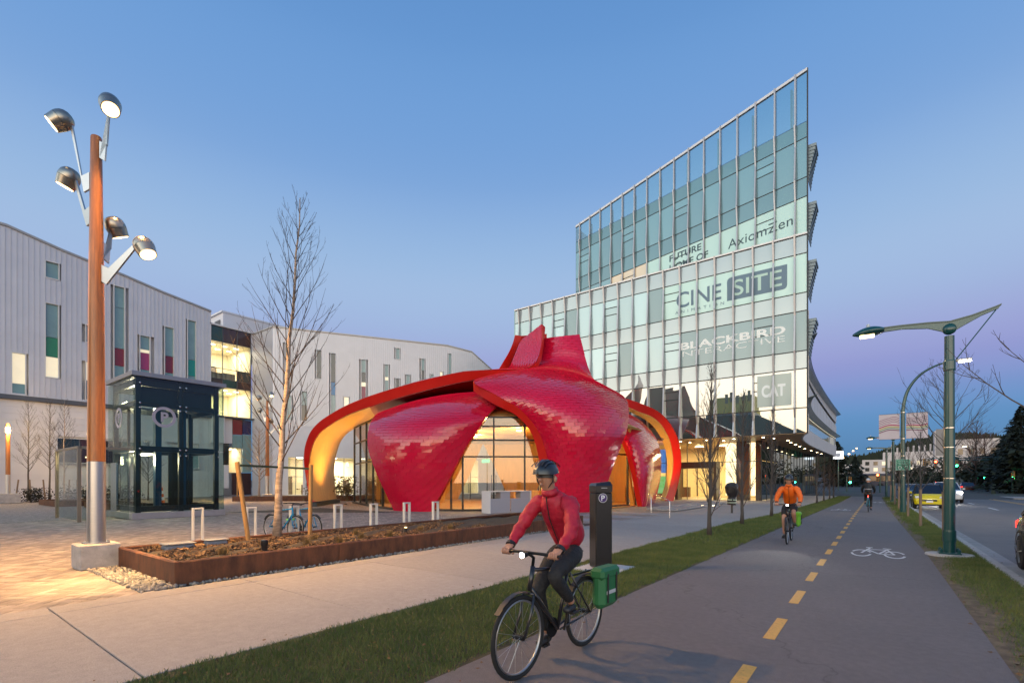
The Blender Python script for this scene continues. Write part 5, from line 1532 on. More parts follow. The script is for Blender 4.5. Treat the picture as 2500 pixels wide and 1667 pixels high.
def chips(name, n, x0, x1, y0, y1, zf, size, material, label, cat, seed, flat=0.25, parent=None):
    rs = np.random.RandomState(seed)
    out = []
    x = x0 + (x1 - x0) * rs.rand(n); y = y0 + (y1 - y0) * rs.rand(n); z = np.array([zf(a, c) for a, c in zip(x, y)])
    for k in range(n):
        s_ = size * (0.5 + rs.rand()); e_ = Euler((rs.randn() * 0.5, rs.randn() * 0.5, rs.rand() * 6.28)).to_matrix()
        hx, hy, hz = s_, s_ * (0.35 + 0.3 * rs.rand()), s_ * flat
        p = [e_ @ V(a * hx, c * hy, d_ * hz) + V(x[k], y[k], z[k]) for a in (-1, 1) for c in (-1, 1) for d_ in (-1, 1)]
        for f in ((0, 1, 3, 2), (4, 6, 7, 5), (0, 4, 5, 1), (2, 3, 7, 6), (1, 5, 7, 3)):
            out.extend([p[i] for i in f])
    o = np_mesh(name, np.array([tuple(q) for q in out]), 4, material, parent)
    kind(o, "stuff")
    if label:
        tag(o, label, cat)
    return o
M_mulch = paver_mat("bark_mulch", (0.055, 0.026, 0.012), (0.13, 0.065, 0.025), (0.30, 0.17, 0.07))
chips("bark_mulch", 5200, PX0 + 0.05, PX1 - 0.05, PY0 + 0.05, 11.0, lambda x, y: 0.315 + 0.02 * math.sin(x * 7 + y * 5), 0.030, M_mulch, "loose brown bark mulch filling the rusted planter", "mulch", 11)
M_stone = paver_mat("river_gravel", (0.16, 0.15, 0.14), (0.27, 0.25, 0.22), (0.46, 0.42, 0.36))
def stones(name, n, x0, x1, y0, y1, label, seed, size=0.028):
    rs = np.random.RandomState(seed); b = MB()
    bm = bmesh.new(); bmesh.ops.create_icosphere(bm, subdivisions=1, radius=1); base = [v.co.copy() for v in bm.verts]; fs = [[v.index for v in f.verts] for f in bm.faces]; bm.free()
    for k in range(n):
        s_ = size * (0.5 + 0.9 * rs.rand()); e_ = Euler((rs.rand() * 6, rs.rand() * 6, rs.rand() * 6)).to_matrix()
        c = V(x0 + (x1 - x0) * rs.rand(), y0 + (y1 - y0) * rs.rand(), s_ * 0.4)
        b.add([e_ @ V(q.x * s_ * 1.25, q.y * s_, q.z * s_ * 0.6) + c for q in base], fs)
    return tag(kind(b.build(name, M_stone, None, smooth=True), "stuff"), label, "gravel")
stones("gravel", 900, PX0 - 0.1, PX1 + 0.1, 2.33, 2.78, "warm lit river gravel at the near end of the rusted planter", 21)
stones("gravel", 700, PX1, -8.42, 2.3, 15.5, "thin line of gravel between the rusted planter and sidewalk", 22, size=0.024)
# irrigation boxes, spotlight, small lit spike light, grass tufts
M_box = mat("grey_plastic_box", (0.22, 0.24, 0.27), rough=0.55, var=0.15, vscale=8)
for x, y, w, d_, lab in ((-10.75, 3.55, 0.24, 0.15, "grey plastic valve box with chips on its lid, left of the pair"), (-10.85, 4.25, 0.19, 0.12, "smaller grey plastic valve box, right of the pair in the mulch")):
    t = thing("valve_box", lab, "valve box", (x, y, 0.28), "valve boxes in the planter")
    b = MB(); b.bbox(x - d_, y - w, 0.27, x + d_, y + w, 0.40, b=0.03); b.build("box_body", M_box, t)
    b = MB(); b.bbox(x - d_ - .02, y - w - .02, 0.402, x + d_ + .02, y + w + .02, 0.425, b=0.01); b.build("lid", M_box, t)
M_black = mat("black_plastic", (0.018, 0.018, 0.02), rough=0.45)
t = thing("spike_light", "small black spotlight standing in the planter near its front rim", "spotlight", (-9.0, 4.35, 0.3))
b = MB(); b.lathe([(0.05, 0.30), (0.05, 0.42), (0.065, 0.44), (0.065, 0.52)], 12, Matrix.Translation((-9.0, 4.35, 0))); b.build("housing", M_black, t, smooth=True, angle=40)
b = MB(); b.lathe([(0.056, 0.521), (0.05, 0.53)], 12, Matrix.Translation((-9.0, 4.35, 0))); b.build("lens", M_dkglass, t)
t = thing("spike_light", "tiny lit spotlight glowing in the mulch below the right timber stake", "spotlight", (-9.6, 8.2, 0.3))
b = MB(); b.lathe([(0.035, 0.30), (0.04, 0.42)], 10, Matrix.Translation((-9.6, 8.2, 0))); b.build("housing", M_black, t)
b = MB(); b.lathe([(0.034, 0.425), (0.03, 0.44)], 10, Matrix.Translation((-9.6, 8.2, 0))); b.build("lens", E_lamp, t)
M_dry = mat("dry_grass", (0.20, 0.13, 0.05), rough=0.8, var=0.4, vscale=20)
tufts = [(-9.15, 3.7), (-9.5, 4.6), (-9.2, 5.3), (-9.0, 5.9), (-9.35, 6.7), (-9.1, 7.3), (-9.5, 8.6), (-9.2, 9.4), (-9.8, 5.8), (-10.0, 7.0)]
names = ["nearest the corner", "beside the black spotlight", "right of the black spotlight", "by the front rim below the birch", "below the right stake", "just past the right stake", "beside the tiny lit spotlight", "farthest along the front rim", "in the middle under the birch", "between the birch and the front rim"]
for i, (x, y) in enumerate(tufts):
    rs = np.random.RandomState(40 + i); vs = []
    for k in range(170):
        a = rs.rand() * 6.28; l = 0.10 + 0.12 * rs.rand(); sp = 0.05 + 0.11 * rs.rand(); w = 0.004
        p = V(x + 0.03 * rs.randn(), y + 0.03 * rs.randn(), 0.30)
        vs += [p + V(-math.sin(a) * w, math.cos(a) * w, 0), p + V(math.sin(a) * w, -math.cos(a) * w, 0), p + V(math.cos(a) * sp, math.sin(a) * sp, l)]
    o = np_mesh("grass_tuft", np.array([tuple(q) for q in vs]), 3, M_dry)
    tag(o, "dry grass tuft in the rusted planter, " + names[i], "grass tuft", "dry grass tufts in the planter")

# ================================================================ bare trees
M_birch = mat("birch_bark", (0.40, 0.29, 0.21), rough=0.75, var=0.55, vscale=7, bump=0.6, bscale=25, stretch=(0.6, 0.6, 2.2))
M_twig = mat("brown_twig", (0.06, 0.036, 0.024), rough=0.8, var=0.2, vscale=6)
M_twig2 = mat("grey_twig", (0.075, 0.062, 0.055), rough=0.8, var=0.2, vscale=6)
def bare_tree(name, label, base, H, trunk_r, z_first, spread, n_main, seed, lean=(0, 0), bark=None, twig=None, up=0.9, sub=4, group=None, cat="tree", twig_r=0.010, sub2=2, sides=4, curve=0.5):
    rs = random.Random(seed)
    x, y, z = base
    t = thing(name, label, cat, base, group)
    n = 12; tp = []
    for i in range(n + 1):
        f = i / n
        tp.append(V(x + lean[0] * f ** 1.2 + rs.uniform(-1, 1) * 0.012 * H * 0.3 * (f > 0), y + lean[1] * f ** 1.2 + rs.uniform(-1, 1) * 0.012 * H * 0.3 * (f > 0), z + H * f))
    rad = [trunk_r * (1.25 if i == 0 else 1.0) * (1 - 0.93 * (i / n) ** 0.9) + 0.003 for i in range(n + 1)]
    b = MB(); b.tube(tp, rad, 8); b.build("trunk", bark or M_birch, t, smooth=True)
    cb = MB()
    def branch(p, d, L, r0, depth):
        k = 5; pts = [p]; q = p.copy(); dd = d.normalized()
        for i in range(k):
            dd = (dd + V(rs.uniform(-.10, .10), rs.uniform(-.10, .10), curve * 0.16 + rs.uniform(-.05, .05))).normalized()
            q = q + dd * L / k; pts.append(q.copy())
        cb.tube(pts, [max(0.0022, r0 * (1 - 0.85 * i / k)) for i in range(k + 1)], sides if depth == 0 else 3, cap=False)
        if depth < 2:
            m = sub if depth == 0 else sub2
            for j in range(m):
                f = rs.uniform(0.18, 0.95); i = min(int(f * k), k - 1); pp = pts[i].lerp(pts[i + 1], f * k - i)
                bd = (pts[i + 1] - pts[i]).normalized(); ax = bd.orthogonal().normalized(); ax.rotate(Matrix.Rotation(rs.uniform(0, 6.28), 3, bd))
                nd = (bd + ax * rs.uniform(0.35, 0.75)).normalized()
                branch(pp, nd, L * rs.uniform(0.28, 0.5) * (1.15 - 0.5 * f), max(0.0025, r0 * 0.45), depth + 1)
    for i in range(n_main):
        f = z_first + (0.97 - z_first) * ((i + rs.random()) / n_main) ** 0.92
        k_ = f * n; j = min(int(k_), n - 1); p = tp[j].lerp(tp[j + 1], k_ - j)
        a = i * 2.4 + rs.uniform(-0.4, 0.4)
        g_ = (f - z_first) / (1 - z_first)
        env = spread * (1 - g_) ** 0.75 * (0.55 + 0.45 * min(1, g_ * 5 + 0.3)) + 0.10 * H * 0.5 * (1 - g_) + 0.04 * H
        upv = up * (0.75 + 0.6 * g_)
        d = V(math.cos(a), math.sin(a), upv)
        branch(p, d, env * rs.uniform(0.75, 1.2), max(twig_r * (1.25 - 0.7 * g_), 0.004), 0)
    cb.build("crown", twig or M_twig, t)
    return t
bare_tree("birch_tree", "tall bare birch with peeling pale bark in the rusted planter", (-11.12, 5.66, 0.28), 7.9, 0.09, 0.20, 1.95, 46, 3, lean=(0.42, 0.36), sub=4, sub2=2, up=1.2, twig_r=0.013, curve=0.75)
M_stake = mat("round_timber_stake", (0.36, 0.19, 0.06), rough=0.7, var=0.3, vscale=4, stretch=(6, 6, 0.8))
M_strap = mat("dark_green_strap", (0.02, 0.035, 0.02), rough=0.7)
stk = [((-10.78, 4.88, 0.25), (-11.02, 4.74, 2.02), "leaning timber stake left of the birch in the rusted planter"), ((-10.72, 6.24, 0.25), (-10.70, 6.26, 2.0), "upright timber stake right of the birch in the rusted planter")]
for a, c, lab in stk:
    b = MB(); b.tube([a, c], 0.047, 12); o = b.build("tree_stake", M_stake, None, smooth=True, angle=40); tag(o, lab, "tree stake", "stakes beside the birch")
b = MB(); b.beam((-11.02, 4.76, 1.95), (-11.05, 5.7, 1.93), 0.006, 0.05); b.beam((-11.05, 5.7, 1.93), (-10.70, 6.24, 1.90), 0.006, 0.05)
tag(b.build("tree_strap", M_strap), "dark strap tying the birch trunk to its two timber stakes", "tree tie")
# slender street trees on the lawn strip
cols_t = [(-3.95, 14.85, "nearest slender bare street tree on the lawn strip"), (-4.05, 19.6, "second slender bare street tree on the lawn strip"), (-3.85, 24.6, "third slender bare street tree, behind the orange rider"),
          (-3.5, 41, "slender bare street tree before the dark glass shopfront"), (-3.45, 46, "slender bare tree, second along the dark shopfront"), (-3.4, 51, "slender bare tree, third along the dark shopfront"), (-3.4, 56, "slender bare tree near the junction")]
for i, (x, y, lab) in enumerate(cols_t):
    bare_tree("street_tree", lab, (x, y, 0.0), 5.0 if i < 3 else 3.9, 0.062, 0.10, 1.0, 46 if i < 3 else 26, 60 + i, lean=(0.05, 0.03), bark=M_twig2, twig=M_twig2 if i < 3 else M_twig, up=2.2, sub=5, sub2=2, group="slender street trees", twig_r=0.018, curve=0.25)

# ================================================================ bike racks
M_rack = mat("pale_powder_coat", (0.60, 0.58, 0.55), rough=0.4, var=0.05, vscale=5)
racks = [(-14.1, 5.1), (-13.35, 6.1), (-13.0, 7.1), (-12.8, 8.35), (-12.5, 9.4), (-12.3, 10.55), (-12.05, 11.6)]
rl = ["leftmost pale bike rack, before the lift", "second pale bike rack from the left, behind the leaning stake", "pale bike rack that the blue bicycles lean on", "fourth pale bike rack, before the left timber arch", "fifth pale bike rack, before the left glass wall", "sixth pale bike rack, before the front red petal", "rightmost pale bike rack, at the foot of the front red petal"]
for (x, y), lab in zip(racks, rl):
    b = MB(); h = 0.92; w = 0.11; t_ = 0.04
    for s_ in (-1, 1):
        b.bbox(x - 0.05, y + s_ * w - t_ / 2, 0, x + 0.05, y + s_ * w + t_ / 2, h - t_, b=0.006)
    b.bbox(x - 0.05, y - w - t_ / 2, h - t_ + 0.001, x + 0.05, y + w + t_ / 2, h, b=0.006)
    t = thing("bike_rack", lab, "bike rack", (x, y, 0), "pale bike racks in a row")
    b.build("hoop", M_rack, t)
    b = MB(); b.bbox(x - 0.09, y - w - 0.07, 0.0, x + 0.09, y + w + 0.07, 0.012, b=0.003); b.build("foot_plate", M_rack, t)

# ================================================================ parking pay station
t = thing("pay_station", "black parking pay station on a concrete pad at the lawn edge", "parking meter", (-4.05, 8.15, 0))
b = MB(); b.bbox(-4.5, 7.66, -0.05, -3.62, 8.62, 0.012, b=0.01); b.build("concrete_pad", mat("pad_concrete", (0.48, 0.47, 0.46), rough=0.85, var=0.1, vscale=4), t)
Mr = Matrix.Translation((-4.1, 8.15, 0)) @ Matrix.Rotation(R(52), 4, "Z")
M_meter = mat("black_meter_paint", (0.012, 0.012, 0.014), rough=0.28, coat=0.3)
b = MB(); b.bbox(-0.165, -0.15, 0.015, 0.165, 0.15, 1.40, b=0.02, M=Mr); b.build("cabinet", M_meter, t)
b = MB()
b.prism([(-0.165, -0.15, 1.402), (0.165, -0.15, 1.402), (0.165, 0.15, 1.402), (-0.165, 0.15, 1.402)], (0, 0, 0.12), Mr); b.build("head", M_meter, t)
b = MB(); b.add([Mr @ V(*p) for p in [(-0.17, -0.155, 1.522), (0.17, -0.155, 1.522), (0.17, 0.155, 1.522), (-0.17, 0.155, 1.522), (-0.14, -0.13, 1.57), (0.14, -0.10, 1.60), (0.14, 0.10, 1.60), (-0.14, 0.13, 1.57)]], [(3, 2, 1, 0), (4, 5, 6, 7), (0, 1, 5, 4), (1, 2, 6, 5), (2, 3, 7, 6), (3, 0, 4, 7)]); b.build("cap", M_meter, t)
M_white = mat("white_print", (0.75, 0.75, 0.75), rough=0.5)
M_purple = mat("purple_print", (0.055, 0.02, 0.14), rough=0.4)
def on_face(px, pz, off):          # front face of the cabinet looks back along the path
    return Mr @ V(px, -0.15 - off, pz)
xd = (Mr.to_3x3() @ V(1, 0, 0)); zd = V(0, 0, 1)
for r_, m, o_ in ((0.085, M_white, 0.004), (0.077, M_purple, 0.006)):
    b = MB(); b.lathe([(r_, 0), (r_, 0.002)], 28, frame_matrix(on_face(-0.03, 1.30, o_), xd, zd)); b.build("sign_disc", m, t)
lettering("sign_letter", "P", 0.07, 0.10, on_face(-0.03, 1.30, 0.010), xd, zd, M_white, t, bold=0.02)
b = MB(); b.add([on_face(-0.06, 1.475, .003), on_face(0.06, 1.475, .003), on_face(0.06, 1.49, .003), on_face(-0.06, 1.49, .003)], [(0, 1, 2, 3)]); b.build("small_print", mat("grey_print", (0.3, 0.3, 0.3), rough=0.5), t)

# ================================================================ counter outside the pavilion, handrails, covered bin
t = thing("counter", "white folding counter with grey front beside the pavilion door", "counter", (-15.2, 19.2, 0))
Mc = Matrix.Translation((-15.35, 18.45, 0)) @ Matrix.Rotation(math.atan2(2.35, 0.75), 4, "Z")
M_wlam = mat("white_laminate", (0.66, 0.65, 0.65), rough=0.35)
b = MB(); b.bbox(0, -0.02, 0.0, 0.06, 0.75, 1.12, b=0.006, M=Mc); b.build("side_panel", M_wlam, t)
for k in range(2):
    b = MB(); b.bbox(0.07 + k * 1.25, 0.02, 0.0, 1.28 + k * 1.25, 0.06, 0.74, b=0.004, M=Mc); b.build("front_panel", mat("grey_laminate", (0.33, 0.33, 0.37), rough=0.4), t)
    b = MB(); b.bbox(0.07 + k * 1.25, 0.0, 1.08, 1.28 + k * 1.25, 0.72, 1.12, b=0.006, M=Mc); b.build("counter_top", M_wlam, t)
    b = MB(); b.bbox(0.7 + k * 1.25, 0.05, 0.741, 1.28 + k * 1.25, 0.5, 1.078, b=0.004, M=Mc); b.build("shelf_box", mat("grey_laminate", (0.33, 0.33, 0.37)), t)
b = MB(); b.bbox(2.56, -0.02, 0.0, 2.60, 0.75, 1.118, b=0.006, M=Mc); b.build("side_panel", M_wlam, t)
M_chrome = mat("stainless_tube", (0.62, 0.62, 0.62), rough=0.25, metal=1.0)
def rail(name, label, pts, r_=0.022, k=4):
    b = MB(); b.tube(smooth_path(pts, k) if k > 1 else pts, r_, 8); o = b.build(name, M_chrome, None, smooth=True, angle=50); return tag(o, label, "handrail")
rail("handrail", "bent steel handrail beside the steps near the right red petal", [(-9.16, 23.8, 0), (-9.16, 23.8, 0.75), (-9.2, 23.85, 0.8), (-9.4, 24.0, 0.98), (-9.35, 23.9, 1.0), (-8.6, 22.9, 1.0), (-7.4, 21.2, 0.78), (-7.28, 21.1, 0.72), (-7.28, 21.09, 0.0)], k=1)
rail("handrail", "sloping steel handrail before the lobby entrance", [(-8.2, 33.2, 0), (-8.2, 33.2, 1.0), (-8.3, 33.4, 1.05), (-10.0, 34.6, 1.9), (-10.1, 34.7, 1.9)], k=1)
# low granite steps with step lights
M_gran = mat("grey_granite", (0.30, 0.29, 0.29), rough=0.7, var=0.12, vscale=6)
st = kind(MB().box(-13.5, 31, -0.02, -8.42, 43.0, 0.006).build("entrance_terrace", M_gran), "structure")
for k in range(4):
    b = MB(); b.bbox(-9.0 - k * 0.42, 26.0, 0.01 + 0, -8.6 - k * 0.42, 38.5, 0.06 + k * 0.0 + 0.03 * k, b=0.01); b.build("step", M_gran, st)
    b = MB(); b.bbox(-8.598 - k * 0.42, 33 - k, 0.02, -8.59 - k * 0.42, 33.5 - k, 0.045 + 0.02 * k, b=0.002); b.build("step_light", emit("step_light_glow", (1.0, 0.78, 0.42), 9), st)
for k in range(3):
    b = MB(); b.bbox(-11.4, 17.5 + k * 2.6, -0.01, -8.43, 18.6 + k * 2.6, 0.008, b=0.002); b.build("paving_band", M_gran, plaza)
t = thing("covered_bin", "black sheeted bin with pale reflective bands before the lobby", "bin", (-5.9, 26.3, 0))
b = MB(); b.lathe([(0.20, 0.42), (0.22, 0.7), (0.20, 0.80), (0.30, 1.05), (0.33, 1.35), (0.24, 1.5), (0.05, 1.55)], 14, Matrix.Translation((-5.9, 26.3, 0)))
for i, p in enumerate(b.v):
    q = V(*p); b.v[i] = (q.x + rnd.uniform(-.03, .03), q.y + rnd.uniform(-.03, .03), q.z + rnd.uniform(-.02, .02))
b.build("sheet", mat("black_sheet", (0.015, 0.012, 0.012), rough=0.4, var=0.3, vscale=9), t)
for z in (0.52, 0.66):
    b = MB(); b.lathe([(0.235, z), (0.235, z + 0.035)], 14, Matrix.Translation((-5.9, 26.3, 0))); b.build("reflective_band", mat("pale_green_reflector", (0.5, 0.6, 0.45), rough=0.4), t)
b = MB(); b.lathe([(0.05, 0.0), (0.05, 0.45)], 10, Matrix.Translation((-5.9, 26.3, 0))); b.build("post", M_twig2, t)

# ================================================================ glazed parking lift
t = thing("lift_kiosk", "glass and dark steel parking lift kiosk with round letter signs", "lift", (-26.8, 8.4, 0))
LX0, LX1, LY0, LY1, LZ = -28.6, -25.0, 6.62, 10.16, 6.08
G_screen = glass("screen_glass", (0.84, 0.90, 0.87), ior=1.14, base=0.01)
M_dsteel = mat("dark_green_steel", (0.014, 0.017, 0.019), rough=0.4, metal=0.3)
M_roofm = mat("zinc_roof", (0.30, 0.29, 0.31), rough=0.4, metal=0.5)
G_lift = glass("lift_glass", (0.82, 0.88, 0.85), ior=1.38, base=0.0)
b = MB(); b.bbox(LX0 - 0.08, LY0 - 0.08, LZ, LX1 + 0.08, LY1 + 0.08, LZ + 0.19, b=0.01); b.build("roof", M_roofm, t)
b = MB(); b.bbox(LX0 - 0.05, LY0 - 0.05, 0, LX1 + 0.05, LY1 + 0.05, 0.26, b=0.01); b.build("base_kerb", mat("lilac_concrete", (0.33, 0.30, 0.31), rough=0.8, var=0.1, vscale=3), t)
for x in (LX0 + 0.25, LX1 - 0.25):
    for y in (LY0 + 0.22, (LY0 + LY1) / 2 + 0.05, LY1 - 0.25):
        b = MB(); b.bbox(x - 0.09, y - 0.09, 0.261, x + 0.09, y + 0.09, LZ - 0.003, b=0.005); b.build("steel_column", M_dsteel, t)
for z in (0.42, 3.02, 4.95, 5.85):
    for y in (LY0 + 0.2, LY1 - 0.25):
        b = MB(); b.box(LX0 + 0.35, y - 0.07, z - 0.12, LX1 - 0.35, y + 0.07, z + 0.12); b.build("steel_beam", M_dsteel, t)
    for x in (LX0 + 0.25, LX1 - 0.25):
        b = MB(); b.box(x - 0.06, LY0 + 0.32, z - 0.12, x + 0.06, LY1 - 0.35, z + 0.12); b.build("steel_beam", M_dsteel, t)
ym = (LY0 + LY1) / 2 + 0.05
zr = [0.27, 3.0, 4.95, LZ - 0.01]
for z0, z1 in zip(zr, zr[1:]):
    for x in (LX0, LX1):
        for ya, yb in ((LY0, ym), (ym, LY1)):
            b = MB(); b.box(x - 0.01, ya + 0.01, z0 + 0.01, x + 0.01, yb - 0.01, z1 - 0.01); b.build("glass_panel", G_lift, t)
    for y in (LY0, LY1):
        for xa, xb in ((LX0, (LX0 + LX1) / 2), ((LX0 + LX1) / 2, LX1)):
            if y == LY0 and z0 < 1 and xa == LX0:
                continue
            b = MB(); b.box(xa + 0.01, y - 0.01, z0 + 0.01, xb - 0.01, y + 0.01, z1 - 0.01); b.build("glass_panel", G_screen, t)
for z in (3.0, 4.95, 5.8, 2.75, 4.75):
    for y in (LY0 + 0.22, ym - 0.12, ym + 0.12, LY1 - 0.25):
        b = MB(); b.lathe([(0.035, 0), (0.035, 0.05), (0.015, 0.06)], 8, axis_matrix((LX1 + 0.012, y, z), (1, 0, 0))); b.build("glass_clamp", M_chrome, t)
M_blue = mat("blue_lift_rail", (0.01, 0.05, 0.11), rough=0.4, metal=0.3)
for y in (8.0, 9.0):
    b = MB(); b.box(-26.9, y - 0.12, 0.27, -26.6, y + 0.12, 5.0); b.build("guide_rail", M_blue, t)
b = MB(); b.bbox(-27.6, 8.6, 4.98, -26.0, 9.8, 5.6, b=0.04); b.build("winding_gear", mat("grey_machine", (0.12, 0.12, 0.12), rough=0.5, metal=0.5), t)
for ya, yb in ((LY0 + 0.35, ym - 0.1), (ym + 0.15, LY1 - 0.4)):
    b = MB(); b.box(LX1 - 0.42, ya, 5.08, LX1 - 0.38, yb, 5.72); b.build("machine_screen", M_dsteel, t)
for y in (7.2, 7.45, 8.3, 9.45, 9.7):
    b = MB(); b.box(-27.9, y - 0.05, 0.27, -27.8, y + 0.05, 5.0); b.build("cable_guide", M_dsteel, t)
b = MB(); b.box(-28.35, LY0 + 2.3, 0.27, -28.25, LY1 - 0.4, 3.0); b.build("back_panel", M_dsteel, t)
b = MB(); b.lathe([(0.25, -0.3), (0.25, 0.3)], 16, axis_matrix((-26.3, 8.2, 5.3), (0, 1, 0))); b.build("winding_drum", mat("dull_brass", (0.2, 0.15, 0.08), rough=0.5, metal=0.6), t)
b = MB(); b.box(LX0 + 0.3, LY0 + 0.3, 5.97, LX1 - 0.3, LY1 - 0.3, 6.06); b.build("ceiling", M_dsteel, t)
def p_sign(origin, xd_, r0):
    M = frame_matrix(origin, xd_, (0, 0, 1)); b = MB(); n = 36; vs = []; fs = []
    for k in range(n):
        a = 2 * math.pi * k / n
        for r_ in (r0, r0 * 0.74):
            for d_ in (0, 0.02):
                vs.append(M @ V(r_ * math.cos(a), r_ * math.sin(a), d_))
    for k in range(n):
        i, j = k * 4, ((k + 1) % n) * 4
        fs += [(i + 1, i + 3, j + 3, j + 1), (i, j, j + 2, i + 2), (i, i + 1, j + 1, j), (i + 2, j + 2, j + 3, i + 3)]
    b.add(vs, fs)
    m = mat("lilac_sign_film", (0.36, 0.33, 0.40), rough=0.5)
    o = b.build("sign_ring", m, t)
    lettering("sign_letter", "P", r0 * 0.62, r0 * 0.95, M @ V(0.02, 0, 0.01), xd_, (0, 0, 1), m, t, bold=0.03, depth=0.01)
p_sign(V(LX1 + 0.014, 7.72, 4.42), (0, 1, 0), 0.45)
p_sign(V(-26.9, LY0 - 0.014, 4.42), (1, 0, 0), 0.45)
b = MB(); b.box(-28.3, LY0 + 0.02, 0.27, -27.45, LY0 + 0.08, 2.45); b.build("lift_door", M_chrome, t)
b = MB(); b.box(-28.4, LY0 + 0.9, 2.85, -27.0, LY0 + 1.4, 2.9); b.build("ceiling_light", emit("cool_warm_light", (1.0, 0.85, 0.55), 14), t)
lamp("lift_lamp", "POINT", (-27.7, 7.4, 2.6), 220, (1.0, 0.80, 0.48), t, radius=0.2)
lamp("lift_lamp", "POINT", (-27.9, 7.5, 5.3), 260, (1.0, 0.82, 0.52), t, radius=0.2)
t = thing("glass_screen", "bronze framed glass wind screen with handrail left of the lift", "glass screen", (-27, 4.9, 0))
M_bfr = mat("bronze_frame", (0.30, 0.24, 0.17), rough=0.35, metal=0.6)
for x in (-28.9, -25.1):
    b = MB(); b.bbox(x - 0.05, 4.85, 0, x + 0.05, 4.97, 3.0, b=0.005); b.build("post", M_bfr, t)
b = MB(); b.bbox(-28.85, 4.85, 2.92, -25.15, 4.97, 3.0, b=0.005); b.build("top_rail", M_bfr, t)
b = MB(); b.box(-28.84, 4.90, 0.05, -25.16, 4.92, 2.9); b.build("pane", G_screen, t)
b = MB(); b.tube([(-28.6, 5.05, 1.05), (-25.4, 5.05, 1.05)], 0.022, 8); b.build("handrail", M_chrome, t)
b = MB(); b.bbox(-25.15, 4.93, 2.90, -25.05, 6.55, 3.0, b=0.005); b.build("side_rail", M_bfr, t)
b = MB(); b.box(-25.11, 5.0, 0.05, -25.09, 6.5, 2.9); b.build("pane", G_lift, t)
lamp("entrance_lamp", "POINT", (-27.0, 5.6, 2.6), 60, (1.0, 0.78, 0.45), t, radius=0.15)
b = MB(); b.lathe([(0.12, 2.62), (0.12, 2.66)], 10, Matrix.Translation((-27.0, 5.6, 0))); b.build("ceiling_light", E_lamp, t)
